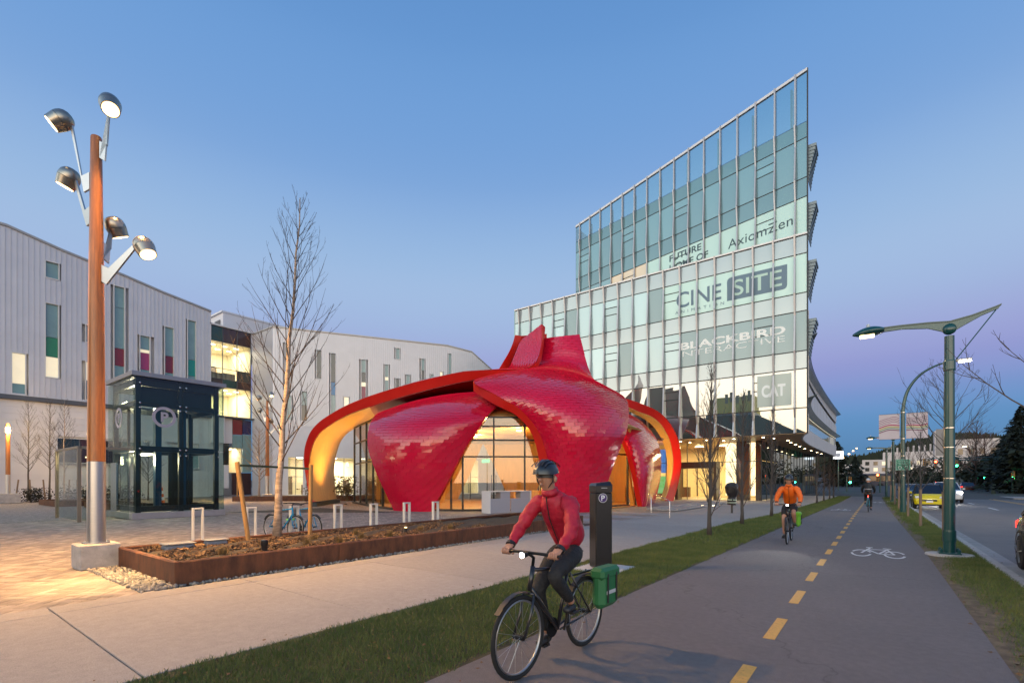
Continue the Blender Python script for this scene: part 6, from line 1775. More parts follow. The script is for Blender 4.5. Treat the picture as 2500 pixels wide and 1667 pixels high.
# ================================================================ green street lamps
M_green = mat("dark_green_enamel", (0.006, 0.060, 0.058), rough=0.30, coat=0.4, var=0.06, vscale=3)
M_greenarm = mat("grey_green_arm", (0.06, 0.12, 0.11), rough=0.35, coat=0.3)
def street_lamp(label, bx_, by_, group="green street lamps along the bike path", lit=120):
    t = thing("street_lamp", label, "street lamp", (bx_, by_, 0), group)
    b = MB(); b.lathe([(0.42, -0.02), (0.40, 0.035), (0.36, 0.04)], 28, Matrix.Translation((bx_, by_, 0))); b.build("concrete_foot", M_block, t)
    b = MB(); b.bbox(bx_ - 0.19, by_ - 0.19, 0.041, bx_ + 0.19, by_ + 0.19, 0.07, b=0.01); b.build("base_plate", M_green, t)
    for sx in (-1, 1):
        for sy in (-1, 1):
            b = MB(); b.lathe([(0.03, 0.071), (0.03, 0.14), (0.01, 0.15)], 8, Matrix.Translation((bx_ + sx * 0.145, by_ + sy * 0.145, 0))); b.build("anchor_cap", M_green, t)
    b = MB(); b.lathe([(0.105, 0.07), (0.105, 0.15), (0.098, 0.5), (0.098, 1.62), (0.095, 1.625), (0.09, 3.2), (0.085, 4.75)], 24, Matrix.Translation((bx_, by_, 0))); b.build("pole", M_green, t, smooth=True, angle=30)
    b = MB(); b.lathe([(0.112, 0.30), (0.115, 0.33), (0.115, 0.52), (0.112, 0.55)], 24, Matrix.Translation((bx_, by_, 0))); b.build("access_collar", M_green, t)
    for z in (1.66, 2.33, 2.75):
        b = MB(); b.lathe([(0.1, z), (0.1, z + 0.018)], 20, Matrix.Translation((bx_, by_, 0))); b.build("steel_band", M_chrome, t)
    b = MB(); b.lathe([(0.10, 4.0), (0.105, 4.02), (0.105, 4.20), (0.10, 4.22)], 20, Matrix.Translation((bx_, by_, 0))); b.build("stay_collar", M_green, t)
    top = [(-1.15, 5.14), (-0.8, 5.13), (-0.35, 5.10), (0.0, 5.06), (0.35, 5.12), (0.72, 5.23), (0.80, 5.26)]
    bot = [(0.76, 5.19), (0.5, 5.09), (0.25, 4.95), (0.10, 4.86), (-0.10, 4.86), (-0.35, 4.98), (-0.8, 5.05), (-1.15, 5.05)]
    b = MB(); b.prism([(bx_ + x, by_ - 0.03, z) for x, z in top + bot], (0, 0.06, 0)); b.build("arm", M_greenarm, t)
    b = MB(); b.prism([(bx_ + x, by_ - 0.05, z + 0.012) for x, z in top] + [(bx_ + x, by_ - 0.05, z - 0.012) for x, z in reversed(top)], (0, 0.10, 0)); b.build("arm_flange", M_green, t)
    b = MB(); b.lathe([(0.02, -0.075), (0.11, -0.06), (0.12, 0), (0.11, 0.06), (0.02, 0.075)], 20, axis_matrix((bx_, by_, 4.90), (0, 1, 0))); b.build("hub", M_green, t, smooth=True)
    b = MB(); b.tube([(bx_ + 0.72, by_, 5.17), (bx_ + 0.10, by_, 4.22)], 0.012, 6); b.build("stay_rod", M_green, t)
    P = []          # flattened shell head
    for i in range(13):
        s_ = i / 12; x = bx_ - 1.12 - 0.60 * s_; w = 0.20 * math.sin(math.pi * min(1, 0.12 + 0.88 * s_) ** 0.8) + 0.012; h = 0.125 * math.sin(math.pi * (0.10 + 0.88 * s_)) ** 0.8 + 0.01
        zc = 5.09 - 0.02 * s_
        P.append([V(x, by_ + w * math.cos(a), zc + h * math.sin(a) * (1.0 if math.sin(a) > 0 else 0.62)) for a in [2 * math.pi * k / 16 for k in range(16)]])
    b = MB(); b.grid(P, closed_u=True); b.add(P[0], [tuple(range(16))]); b.add(P[-1], [tuple(reversed(range(16)))]); hd = b.build("lamp_head", M_green, t, smooth=True, angle=60)
    b = MB(); b.bbox(bx_ - 1.58, by_ - 0.115, 4.985, bx_ - 1.30, by_ + 0.115, 5.02, b=0.01); b.build("lens", E_lamp, hd)
    b = MB(); b.lathe([(0.035, 5.19), (0.035, 5.27), (0.03, 5.28)], 12, Matrix.Translation((bx_ - 1.42, by_, 0))); b.build("light_sensor", mat("frosted_sensor", (0.5, 0.55, 0.6), rough=0.3), hd)
    if lit:
        lamp("street_bulb", "SPOT", (bx_ - 1.42, by_, 4.95), lit, (1.0, 0.80, 0.52), t, radius=0.1, target=(bx_ - 1.42, by_, 0), spot=140, blend=0.8)
    return t
street_lamp("nearest dark green street lamp with shell head over the bike path", 1.24, 14.09, lit=110)
street_lamp("second green street lamp, under the banners beyond the arched lamp", 0.97, 48.4, lit=60)
street_lamp("farthest green street lamp by the junction", 0.72, 63.0, lit=0)

t = thing("arched_lamp", "tall dark lamp post arching over the road with a bright head", "street lamp", (1.03, 31.9, 0))
AX, AY = 1.03, 31.9
arc = [(AX, AY, 0.0), (AX, AY, 2.5), (AX, AY, 4.6), (AX + 0.03, AY, 5.5), (AX + 0.22, AY, 6.3), (AX + 0.65, AY, 6.95), (AX + 1.2, AY, 7.32), (AX + 1.75, AY, 7.48), (AX + 2.05, AY, 7.5)]
ap = smooth_path(arc, 5)
b = MB(); b.tube(ap, [0.11 - 0.075 * min(1, i / (len(ap) - 1) * 1.1) for i in range(len(ap))], 14); b.build("pole", M_green, t, smooth=True)
b = MB(); b.bbox(AX + 2.0, AY - 0.13, 7.44, AX + 2.6, AY + 0.13, 7.56, b=0.04); hd = b.build("lamp_head", M_steel, t)
b = MB(); b.bbox(AX + 2.12, AY - 0.12, 7.40, AX + 2.56, AY + 0.12, 7.438, b=0.01); b.build("lens", emit("bright_street_lens", (1.0, 0.88, 0.66), 45), hd)
lamp("street_bulb", "SPOT", (AX + 2.3, AY, 7.36), 500, (1.0, 0.84, 0.60), t, radius=0.15, target=(AX + 2.3, AY, 0), spot=140, blend=0.7)
b = MB(); b.lathe([(0.13, 0.0), (0.125, 1.1), (0.115, 1.12)], 16, Matrix.Translation((AX, AY, 0))); b.build("base_sleeve", M_green, t)
for z in (1.9, 2.9, 3.78, 5.12):
    b = MB(); b.lathe([(0.108, z), (0.108, z + 0.03)], 16, Matrix.Translation((AX, AY, 0))); b.build("steel_band", M_chrome, t)
M_ban = mat("pale_pink_banner", (0.50, 0.44, 0.47), rough=0.7, var=0.05, vscale=3)
stripe_cols = [("mauve", (0.22, 0.10, 0.15))] * 4 + [("crimson", (0.36, 0.02, 0.08)), ("mustard", (0.40, 0.36, 0.08)), ("sage", (0.16, 0.27, 0.18)), ("plum", (0.20, 0.09, 0.14))]
for s_, lab in ((-1, "pale banner with wavy coloured stripes, left of the arched lamp pole"), (1, "pale banner with wavy coloured stripes, right of the arched lamp pole")):
    x0 = AX + s_ * 0.13; x1 = AX + s_ * 0.98
    t = thing("banner", lab, "banner", (x0, AY, 3.8), "striped banners on the arched lamp")
    b = MB(); b.box(min(x0, x1), AY - 0.006, 3.80, max(x0, x1), AY + 0.006, 5.08); b.build("cloth", M_ban, t)
    for z in (3.79, 5.09):
        b = MB(); b.tube([(AX, AY, z), (x1, AY, z)], 0.012, 6); b.build("rod", M_chrome, t)
    for k, (nm, c) in enumerate(stripe_cols):
        z0 = 4.82 - k * 0.085 - (0.03 if k > 3 else 0); th = 0.026 if k < 4 else 0.05
        P = []
        for i in range(13):
            u = i / 12; wav = 0.05 * math.sin(u * 5 + s_) + 0.10 * (u - 0.5) * s_ + (0.07 * max(0, math.sin(u * 6.3 + (0 if s_ < 0 else 2.6))) if k < 4 else 0)
            P.append([V(x0 + (x1 - x0) * u, AY - 0.009, z0 + wav), V(x0 + (x1 - x0) * u, AY - 0.009, z0 + wav + th)])
        b = MB(); b.grid(P); b.build("stripe", mat("banner_" + nm, c, rough=0.7), t)
t = thing("street_sign", "green guide sign with white border on the arched lamp pole", "sign", (AX, AY - 0.14, 2.2))
b = MB(); b.bbox(AX - 0.30, AY - 0.145, 2.18, AX + 0.30, AY - 0.135, 2.74, b=0.003); b.build("plate", mat("green_sign", (0.01, 0.20, 0.12), rough=0.4), t)
for q in ((-0.285, 2.195, 0.285, 2.205), (-0.285, 2.715, 0.285, 2.725), (-0.285, 2.205, -0.275, 2.715), (0.275, 2.205, 0.285, 2.715)):
    b = MB(); b.box(AX + q[0], AY - 0.149, q[1], AX + q[2], AY - 0.146, q[3]); b.build("border", M_white, t)
for k, (w, z) in enumerate(((0.40, 2.64), (0.46, 2.56), (0.34, 2.48))):
    b = MB(); b.box(AX - w / 2, AY - 0.149, z - 0.012, AX + w / 2, AY - 0.146, z + 0.012); b.build("text_line", mat("worn_sign_white", (0.3, 0.45, 0.38), rough=0.5), t)
for x in (-0.13, 0.13):
    b = MB(); n = 20; vs = []
    for k in range(n):
        a = 2 * math.pi * k / n
        vs += [V(AX + x + 0.075 * math.cos(a), AY - 0.149, 2.31 + 0.075 * math.sin(a)), V(AX + x + 0.06 * math.cos(a), AY - 0.149, 2.31 + 0.06 * math.sin(a))]
    b.add(vs, [(2 * k, 2 * k + 1, (2 * k + 3) % (2 * n), (2 * k + 2) % (2 * n)) for k in range(n)]); b.build("wheel_mark", M_white, t)
t = thing("road_sign", "grey back of a road sign on a post behind the nearest green lamp", "sign", (1.62, 19.4, 0))
b = MB(); b.bbox(1.40, 19.38, 2.38, 1.80, 19.40, 3.18, b=0.02); b.build("plate", mat("grey_sign_back", (0.26, 0.25, 0.25), rough=0.5, metal=0.4, var=0.08, vscale=6), t)
b = MB(); b.tube([(1.66, 19.43, 0), (1.66, 19.43, 3.0)], 0.03, 8); b.build("post", M_steel, t)
# staked young trees along the verge
M_post = mat("weathered_stake", (0.22, 0.15, 0.10), rough=0.85, var=0.25, vscale=6, stretch=(5, 5, 0.8))
yt = [(1.42, 17.3), (1.22, 22.6), (1.12, 28.8), (1.0, 36.5), (0.95, 42.5), (0.9, 53.0)]
yn = ["nearest", "second", "third", "fourth", "fifth", "sixth"]
for i, (x, y) in enumerate(yt):
    bare_tree("street_tree", yn[i] + " bare young tree along the road verge, between timber stakes", (x, y, 0), 4.6 if i == 0 else 3.4, 0.04, 0.34, 1.9 if i == 0 else 0.9, 28 if i == 0 else 18, 90 + i, bark=M_twig2, twig=M_twig2, up=1.0 if i == 0 else 1.6, sub=5, sub2=2, group="staked young trees on the verge", twig_r=0.013, curve=0.6)
    for s_ in (-1, 1):
        b = MB(); b.tube([(x + 0.02 * s_, y + 0.28 * s_, -0.05), (x + 0.01 * s_, y + 0.27 * s_, 1.32)], 0.042, 10)
        tag(b.build("tree_stake", M_post, None, smooth=True, angle=40), ("near" if s_ < 0 else "far") + " timber stake of the " + yn[i] + " young verge tree", "tree stake", "stakes along the road verge")
bare_tree("street_tree", "bare tree whose twigs reach in at the right edge of the picture", (1.75, 8.2, 0), 4.0, 0.05, 0.45, 1.25, 13, 131, bark=M_twig2, twig=M_twig2, up=0.9, sub=4, sub2=2, twig_r=0.014, curve=0.6)

# ================================================================ vehicles
M_tyre = mat("tyre_rubber", (0.012, 0.012, 0.012), rough=0.8)
M_rim = mat("alloy_rim", (0.45, 0.45, 0.45), rough=0.3, metal=0.9)
M_carglass = mat("car_glass", (0.01, 0.013, 0.016), rough=0.05, coat=1.0)
M_trim = mat("black_car_trim", (0.012, 0.012, 0.012), rough=0.5)
E_head = emit("headlight_beam", (1.0, 0.95, 0.85), 60.0)
E_tail = emit("tail_light", (1.0, 0.03, 0.02), 4.0)
def make_car(label, loc, ang, L, Wd, H, color, hood=0.62, wind=0.24, roof0=0.42, roof1=0.80, lights=None, wheel_r=0.33, trim=False, group=None, name="car"):
    """front at +x in local space"""
    M = Matrix.Translation(loc) @ Matrix.Rotation(ang, 4, "Z")
    t = thing(name, label, "car", loc, group)
    w = Wd / 2; belt = H * 0.63; hz = H * hood
    st = [(0.00, 0.30, hz * 0.62, 0.80), (0.02, 0.24, hz * 0.80, 0.90), (0.07, 0.22, hz * 0.93, 0.97), (0.18, 0.22, hz, 1.0), (wind, 0.22, belt, 1.0), (0.5, 0.22, belt + 0.01, 1.0), (0.8, 0.22, belt + 0.03, 1.0), (0.93, 0.24, belt + 0.02, 0.98), (0.985, 0.28, belt * 0.92, 0.93), (1.0, 0.34, belt * 0.75, 0.86)]
    P = []
    for s_, zb, zt, wf in st:
        x = L / 2 - s_ * L; ww = w * wf; h = zt - zb
        half = [(0.80 * ww, zb), (0.96 * ww, zb + 0.12 * h), (1.0 * ww, zb + 0.45 * h), (0.985 * ww, zb + 0.72 * h), (0.93 * ww, zb + 0.93 * h), (0.80 * ww, zt), (0.35 * ww, zt + 0.015)]
        ring = [V(x, y, z) for y, z in half] + [V(x, -y, z) for y, z in reversed(half)]
        P.append([M @ q for q in ring])
    n = len(P[0])
    b = MB(); b.grid(P, closed_u=True); b.add(P[0], [tuple(range(n))]); b.add(P[-1], [tuple(reversed(range(n)))])
    b.build("body", color, t, smooth=True, angle=35)
    def sec(s_, z, f):
        x = L / 2 - s_ * L; return [V(x, w * f, z), V(x, -w * f, z)]
    bs = [(wind - 0.02, belt - 0.03, 0.90), (roof0, H - 0.06, 0.70), ((roof0 + roof1) / 2, H - 0.02, 0.70), (roof1, H - 0.07, 0.68), (0.955, belt, 0.84)]
    b = MB()      # side glass, windscreen, rear window
    lo = [sec(s_, belt - 0.02, 0.915) for s_ in (wind + 0.01, roof0, (roof0 + roof1) / 2, roof1, 0.95)]
    hi = [sec(s_, z, f) for s_, z, f in bs]
    for k in (0, 1):
        rr = [[lo[i][k], hi[i][k]] for i in range(5)]
        b.grid([[M @ q for q in r_] for r_ in rr])
    b.grid([[M @ hi[0][0], M @ hi[0][1]], [M @ hi[1][0], M @ hi[1][1]]]); b.grid([[M @ hi[3][0], M @ hi[3][1]], [M @ hi[4][0], M @ hi[4][1]]])
    b.build("windows", M_carglass, t)
    b = MB()
    rg = [[M @ V(L / 2 - s_ * L, w * f * k, z + 0.012 + (0.02 if abs(k) < 0.5 else 0)) for k in (1.02, 0.5, 0, -0.5, -1.02)] for s_, z, f in bs[1:4]]
    b.shell(rg, 0.03); b.build("roof", M_trim if trim else color, t, smooth=True, angle=40)
    for k in (1, -1):
        for i, j in ((0, 1), (3, 4)):
            b = MB(); p = hi[i][0 if k > 0 else 1]; q = hi[j][0 if k > 0 else 1]; b.beam(M @ p, M @ q, 0.06, 0.06); b.build("pillar", M_trim if trim else color, t)
        b = MB(); s_ = (roof0 + roof1) / 2 + 0.02; b.beam(M @ V(L / 2 - s_ * L, w * 0.925 * k, belt), M @ V(L / 2 - s_ * L, w * 0.71 * k, H - 0.05), 0.07, 0.03); b.build("door_pillar", M_trim, t)
        b = MB(); xx = L / 2 - (wind + 0.09) * L; b.bbox(xx - 0.06, k * (w + 0.02), belt - 0.02, xx + 0.06, k * (w + 0.20), belt + 0.11, b=0.03, M=M); b.build("mirror", color, t)
        for s_ in (0.16, 0.82):
            xx = L / 2 - s_ * L
            A_ = M @ axis_matrix((xx, k * (w - 0.19), wheel_r), (0, k, 0))
            b = MB(); b.lathe([(wheel_r * 0.68, 0.0), (wheel_r * 0.93, 0.0), (wheel_r, 0.03), (wheel_r, 0.17), (wheel_r * 0.93, 0.20), (wheel_r * 0.70, 0.205)], 22, A_); wh = b.build("wheel", M_tyre, t, smooth=True, angle=40)
            b = MB(); b.lathe([(wheel_r * 0.67, 0.17), (wheel_r * 0.67, 0.206), (wheel_r * 0.60, 0.19), (wheel_r * 0.2, 0.195), (wheel_r * 0.12, 0.206)], 22, A_); b.build("rim", mat("dark_rim_gap", (0.05, 0.05, 0.05), rough=0.5), wh)
            for q in range(5):
                a = q * 2 * math.pi / 5; b = MB(); b.beam(A_ @ V(0.03 * math.cos(a), 0.03 * math.sin(a), 0.205), A_ @ V(wheel_r * 0.66 * math.cos(a), wheel_r * 0.66 * math.sin(a), 0.203), 0.05, 0.02); b.build("spoke", M_rim, wh)
            b = MB(); n_ = 14; vs = []
            for q in range(n_ + 1):
                a = math.pi * q / n_
                vs += [M @ V(xx + (wheel_r + 0.03) * math.cos(a), k * (w + 0.006), wheel_r + (wheel_r + 0.03) * math.sin(a)), M @ V(xx + (wheel_r + 0.085) * math.cos(a), k * (w + 0.006), wheel_r + (wheel_r + 0.085) * math.sin(a))]
            b.add(vs, [(2 * q, 2 * q + 1, 2 * q + 3, 2 * q + 2) for q in range(n_)]); b.build("wheel_arch", M_trim, t)
        xf = L / 2 - 0.035 * L
        b = MB(); b.bbox(xf - 0.10, k * w * 0.60, hz * 0.72, xf + 0.08, k * w * 0.90, hz * 0.86, b=0.03, M=M); b.build("headlight", E_head if lights == "front" else mat("clear_headlight", (0.6, 0.62, 0.65), rough=0.15), t)
        b = MB(); b.bbox(-L / 2 + 0.0, k * w * 0.66, belt * 0.72, -L / 2 + 0.14, k * w * 0.93, belt * 0.90, b=0.03, M=M); b.build("tail_light", E_tail if lights == "rear" else mat("red_lens", (0.3, 0.01, 0.01), rough=0.2), t)
    b = MB(); b.bbox(L / 2 - 0.06, -w * 0.45, hz * 0.52, L / 2 + 0.02, w * 0.45, hz * 0.64, b=0.02, M=M); b.build("grille", M_trim, t)
    b = MB(); b.bbox(L / 2 - 0.05, -w * 0.78, 0.22, L / 2 + 0.015, w * 0.78, 0.33, b=0.03, M=M); b.build("bumper", M_trim, t)
    b = MB(); b.bbox(L / 2 + 0.0, -0.16, 0.42, L / 2 + 0.03, 0.16, 0.53, b=0.005, M=M); b.build("number_plate", M_white, t)
    return t
D_TO = -math.pi / 2        # driving towards the camera
ZR = -0.105
make_car("small yellow two-seat car with black windscreen by the kerb", (2.55, 40.6, ZR), D_TO, 2.7, 1.56, 1.54, mat("yellow_car_paint", (0.62, 0.50, 0.0), rough=0.2, coat=0.8), hood=0.60, wind=0.20, roof0=0.40, roof1=0.88, wheel_r=0.29, trim=True)
make_car("white sport utility car with a glaring headlight behind the yellow car", (4.5, 54.0, ZR), D_TO, 4.5, 1.86, 1.68, mat("white_car_paint", (0.55, 0.56, 0.58), rough=0.25, coat=0.8), lights="front", wheel_r=0.36)
make_car("dark parked car at the kerb behind the yellow car", (2.5, 58.5, ZR), D_TO, 4.3, 1.78, 1.46, mat("black_car_paint", (0.015, 0.016, 0.02), rough=0.2, coat=0.8))
make_car("taupe grey car leaving the picture at the right edge", (3.12, 12.05, ZR), D_TO, 4.5, 1.82, 1.62, mat("taupe_car_paint", (0.12, 0.115, 0.10), rough=0.22, metal=0.5, coat=0.8), lights="rear", wheel_r=0.34)
make_car("small far car with red tail lights at the junction, left of the pair", (6.8, 97.5, ZR), math.pi / 2, 4.4, 1.8, 1.45, mat("black_car_paint", (0.015, 0.016, 0.02)), lights="rear")
make_car("far car with red tail lights at the junction, right of the pair", (11.0, 103, 0.0), math.pi / 2, 4.4, 1.8, 1.5, mat("dark_red_car_paint", (0.10, 0.01, 0.01), rough=0.2, coat=0.8), lights="rear")
lamp("headlight_beam", "SPOT", (3.9, 51.6, 0.75), 900, (1.0, 0.94, 0.84), None, radius=0.08, target=(3.4, 30, -0.1), spot=60, blend=0.6)
t = thing("bus", "dark far bus crossing beyond the junction", "bus", (-3.0, 132, 0.2))
b = MB(); b.bbox(-8.5, 131, 0.55, 2.5, 133.5, 3.3, b=0.15); b.build("body", mat("dark_bus_paint", (0.03, 0.035, 0.07), rough=0.3), t)
for k in range(5):
    b = MB(); b.bbox(-8.1 + k * 2.1, 130.95, 1.7, -6.2 + k * 2.1, 130.98, 2.8, b=0.01); b.build("window", M_carglass if k != 1 else mat("lit_bus_window", (0.4, 0.45, 0.55), rough=0.3, emis=(0.6, 0.75, 1.0), estr=0.4), t)
for x in (-6.5, 0.5):
    b = MB(); b.lathe([(0.5, -0.15), (0.5, 0.15)], 18, axis_matrix((x, 131.1, 0.75), (0, 1, 0))); b.build("wheel", M_tyre, t)

# ================================================================ traffic signals and far signs
M_sig = mat("amber_signal_housing", (0.42, 0.19, 0.02), rough=0.5)
E_g = emit("signal_green", (0.02, 1.0, 0.42), 30); E_r = emit("signal_red", (1.0, 0.06, 0.02), 30); E_a = emit("signal_amber", (1.0, 0.42, 0.06), 12)
M_off = mat("dark_signal_lens", (0.02, 0.02, 0.02), rough=0.3)
def signal(label, pole, head, lit, h=None, arm=True):
    t = thing("traffic_signal", label, "traffic light", (pole[0], pole[1], 0), "traffic lights at the junction")
    hx, hy, hz = head; top = hz + 0.5
    z0 = 0.0
    b = MB(); b.tube([(pole[0], pole[1], -0.1), (pole[0], pole[1], max(top, 1.0))], 0.09, 10); b.build("pole", M_green, t)
    if arm:
        b = MB(); b.tube([(pole[0], pole[1], top), (hx, hy, top)], 0.05, 8); b.build("mast_arm", M_green, t)
    b = MB(); b.bbox(hx - 0.17, hy - 0.12, hz - 0.5, hx + 0.17, hy + 0.12, hz + 0.5, b=0.02); hb = b.build("signal_head", M_sig, t)
    for k, (nm, e_) in enumerate((("red", E_r), ("amber", E_a), ("green", E_g))):
        z = hz + 0.32 - k * 0.32
        b = MB(); b.lathe([(0.13, 0), (0.13, 0.03)], 14, axis_matrix((hx, hy - 0.121, z), (0, -1, 0))); b.build("lens", e_ if nm == lit else M_off, hb)
    return t
signal("overhead traffic light showing green, right of the nearest green lamp", (14.2, 100.8), (9.7, 100.8, 4.35), "green")
signal("overhead traffic light showing red, left of the nearest green lamp", (14.6, 96.5), (6.95, 96.5, 4.25), "red")
signal("amber housed signal seen edge on, left of the red overhead light", (14.9, 92.0), (5.4, 92.0, 4.4), None)
signal("low traffic light showing green on the right corner island", (13.9, 109.5), (13.9, 109.3, 2.55), "green", arm=False)
signal("low traffic light showing green at the far right corner", (13.2, 84.4), (13.2, 84.2, 2.35), "green", arm=False)
signal("signal showing red above the bike path crossing", (0.25, 82.0), (0.0, 82.0, 2.15), "red")
signal("signal showing green at the left end of the crossing", (-3.6, 86.0), (-3.2, 86.0, 1.8), "green")
t = thing("lit_sign", "small glowing white square sign beyond the end of the tower", "sign", (-4.6, 88, 0))
b = MB(); b.bbox(-5.4, 87.9, 5.0, -4.1, 88.1, 6.2, b=0.02); b.build("panel", emit("white_sign_glow", (0.95, 0.96, 1.0), 1.5), t)
b = MB(); b.lathe([(0.30, 0), (0.30, 0.02)], 20, axis_matrix((-4.75, 87.89, 5.6), (0, -1, 0))); b.build("emblem", mat("pale_sign_mark", (0.6, 0.62, 0.68), rough=0.5), t)
b = MB(); b.tube([(-4.75, 88, 0), (-4.75, 88, 5.0)], 0.08, 8); b.build("post", M_green, t)
# ================================================================ bicycles and riders
M_chain = mat("dark_drivetrain", (0.03, 0.03, 0.03), rough=0.4, metal=0.8)
def ring_mesh(b, M, r0, r1, n=36, w=0.02):
    """torus-like ring about local y with radius r0 and tube r1"""
    P = []
    for i in range(n + 1):
        a = 2 * math.pi * i / n
        P.append([M @ V((r0 + r1 * math.cos(c)) * math.cos(a), w / r1 * r1 * math.sin(c), (r0 + r1 * math.cos(c)) * math.sin(a)) for c in [2 * math.pi * k / 8 for k in range(8)]])
    b.grid(P, closed_u=True)
def bicycle(label, loc, ang, frame_mat, lean=0.0, headlight=False, tail=False, group=None, pannier=None, steer=0.0, drop=False):
    M = Matrix.Translation(loc) @ Matrix.Rotation(ang, 4, "Z") @ Matrix.Rotation(lean, 4, "X")
    t = thing("bicycle", label, "bicycle", loc, group)
    wr = 0.34; xr, xf = -0.48, 0.56
    for x in (xr, xf):
        A_ = M @ Matrix.Translation((x, 0, wr))
        b = MB(); ring_mesh(b, A_, wr - 0.02, 0.02, w=0.018); wh = b.build("wheel", M_tyre, t, smooth=True)
        b = MB(); ring_mesh(b, A_, wr - 0.047, 0.010, w=0.011); b.build("rim", M_rim, wh, smooth=True)
        b = MB()
        for k in range(18):
            a = k * 2 * math.pi / 18; s_ = 0.025 if k % 2 else -0.025
            b.tube([A_ @ V(0.02 * math.cos(a + .6), s_, 0.02 * math.sin(a + .6)), A_ @ V((wr - 0.05) * math.cos(a), 0, (wr - 0.05) * math.sin(a))], 0.0016, 3, cap=False)
        kind(b.build("spokes", M_rim, wh), "stuff")
        b = MB(); b.lathe([(0.022, -0.05), (0.022, 0.05)], 10, A_ @ axis_matrix((0, 0, 0), (0, 1, 0))); b.build("hub", M_chain, wh)
    bb = V(0.0, 0, 0.28); st = V(-0.17, 0, 0.80); ht = V(0.38, 0, 0.86); hb = V(0.41, 0, 0.72); ra = V(xr, 0, wr); fa = V(xf, 0, wr)
    b = MB()
    for p, q, r_ in ((bb, st, 0.017), (st * 0.97 + ht * 0.03, ht, 0.017), (bb, hb, 0.020), (ht + V(-0.01, 0, 0.03), hb + V(0.01, 0, -0.03), 0.021)):
        b.tube([M @ p, M @ q], r_, 8)
    for s_ in (-0.06, 0.06):
        b.tube([M @ (bb + V(0, s_ * .5, 0)), M @ (ra + V(0, s_, 0))], 0.010, 6); b.tube([M @ (st + V(0, s_ * .4, -0.04)), M @ (ra + V(0, s_, 0))], 0.009, 6)
    b.build("frame", frame_mat, t, smooth=True)
    b = MB()
    for s_ in (-0.055, 0.055):
        b.tube([M @ (hb + V(0.02, s_, -0.05)), M @ (hb + V(0.06, s_, -0.2)), M @ (fa + V(0, s_, 0))], 0.012, 6)
    b.tube([M @ (hb + V(0.02, -0.055, -0.05)), M @ (hb + V(0.02, 0.055, -0.05))], 0.014, 6)
    b.build("fork", frame_mat, t, smooth=True)
    b = MB(); b.tube([M @ ht, M @ (ht + V(-0.02, 0, 0.10)), M @ (ht + V(0.05, 0, 0.14))], 0.014, 8)
    b.tube([M @ V(0.41, -0.29, 1.0), M @ V(0.43, -0.15, 1.01), M @ V(0.43, 0.15, 1.01), M @ V(0.41, 0.29, 1.0)], 0.013, 8); b.build("handlebar", M_chain, t, smooth=True)
    for s_ in (-1, 1):
        b = MB(); b.tube([M @ V(0.412, s_ * 0.20, 1.003), M @ V(0.408, s_ * 0.30, 1.0)], 0.018, 8); b.build("grip", M_black, t)
    b = MB(); b.tube([M @ st, M @ V(-0.20, 0, 0.93)], 0.013, 8); b.build("seat_post", M_rim, t)
    b = MB(); P = []
    for x, w, z in ((-0.34, 0.07, 0.955), (-0.30, 0.085, 0.96), (-0.22, 0.06, 0.955), (-0.12, 0.03, 0.95), (-0.05, 0.02, 0.945)):
        P.append([M @ V(x, w * math.cos(a), z + 0.02 * math.sin(a) - 0.01) for a in [2 * math.pi * k / 8 for k in range(8)]])
    b.grid(P, closed_u=True); b.add(P[0], [tuple(range(8))]); b.add(P[-1], [tuple(reversed(range(8)))]); b.build("saddle", M_black, t, smooth=True)
    b = MB(); b.lathe([(0.09, -0.004), (0.09, 0.004)], 20, M @ axis_matrix((0, -0.055, 0.28), (0, 1, 0))); b.build("chainring", M_chain, t)
    for s_, a in ((-1, -80), (1, 100)):
        p = V(0.17 * math.cos(R(a)), s_ * 0.09, 0.28 + 0.17 * math.sin(R(a))); b = MB(); b.tube([M @ V(0, s_ * 0.07, 0.28), M @ p], 0.011, 6); cr = b.build("crank", M_chain, t)
        b = MB(); b.bbox(p.x - 0.045, min(s_ * 0.09, s_ * 0.18), p.z - 0.012, p.x + 0.045, max(s_ * 0.09, s_ * 0.18), p.z + 0.012, b=0.004, M=M); b.build("pedal", M_black, cr)
    for x in (xr, xf):          # mudguards
        P = []
        for i in range(9):
            a = R(20 + 130 * i / 8 if x < 0 else 40 + 110 * i / 8)
            P.append([M @ V(x + (wr + 0.02) * math.cos(a), s_, wr + (wr + 0.02) * math.sin(a)) for s_ in (-0.025, 0.0, 0.025)])
        b = MB(); b.shell(P, 0.004); b.build("mudguard", M_black, t, smooth=True)
    if headlight:
        b = MB(); b.lathe([(0.022, -0.03), (0.027, 0.03)], 12, M @ axis_matrix((0.49, 0.0, 1.0), (1, 0, 0))); h_ = b.build("headlight", M_black, t)
        b = MB(); b.lathe([(0.024, 0.031), (0.021, 0.036)], 12, M @ axis_matrix((0.49, 0.0, 1.0), (1, 0, -0.08))); b.build("lens", emit("bike_headlight", (1.0, 0.98, 0.92), 30), h_)
        p = M @ V(0.56, 0, 1.0); q = M @ V(4.5, 0, 0)
        lamp("bike_beam", "SPOT", p, 60, (1.0, 0.96, 0.88), t, radius=0.03, target=q, spot=50, blend=0.6)
    if tail:
        b = MB(); b.bbox(-0.30, -0.02, 0.80, -0.27, 0.02, 0.86, b=0.008, M=M); b.build("tail_light", emit("bike_tail", (1.0, 0.05, 0.03), 10), t)
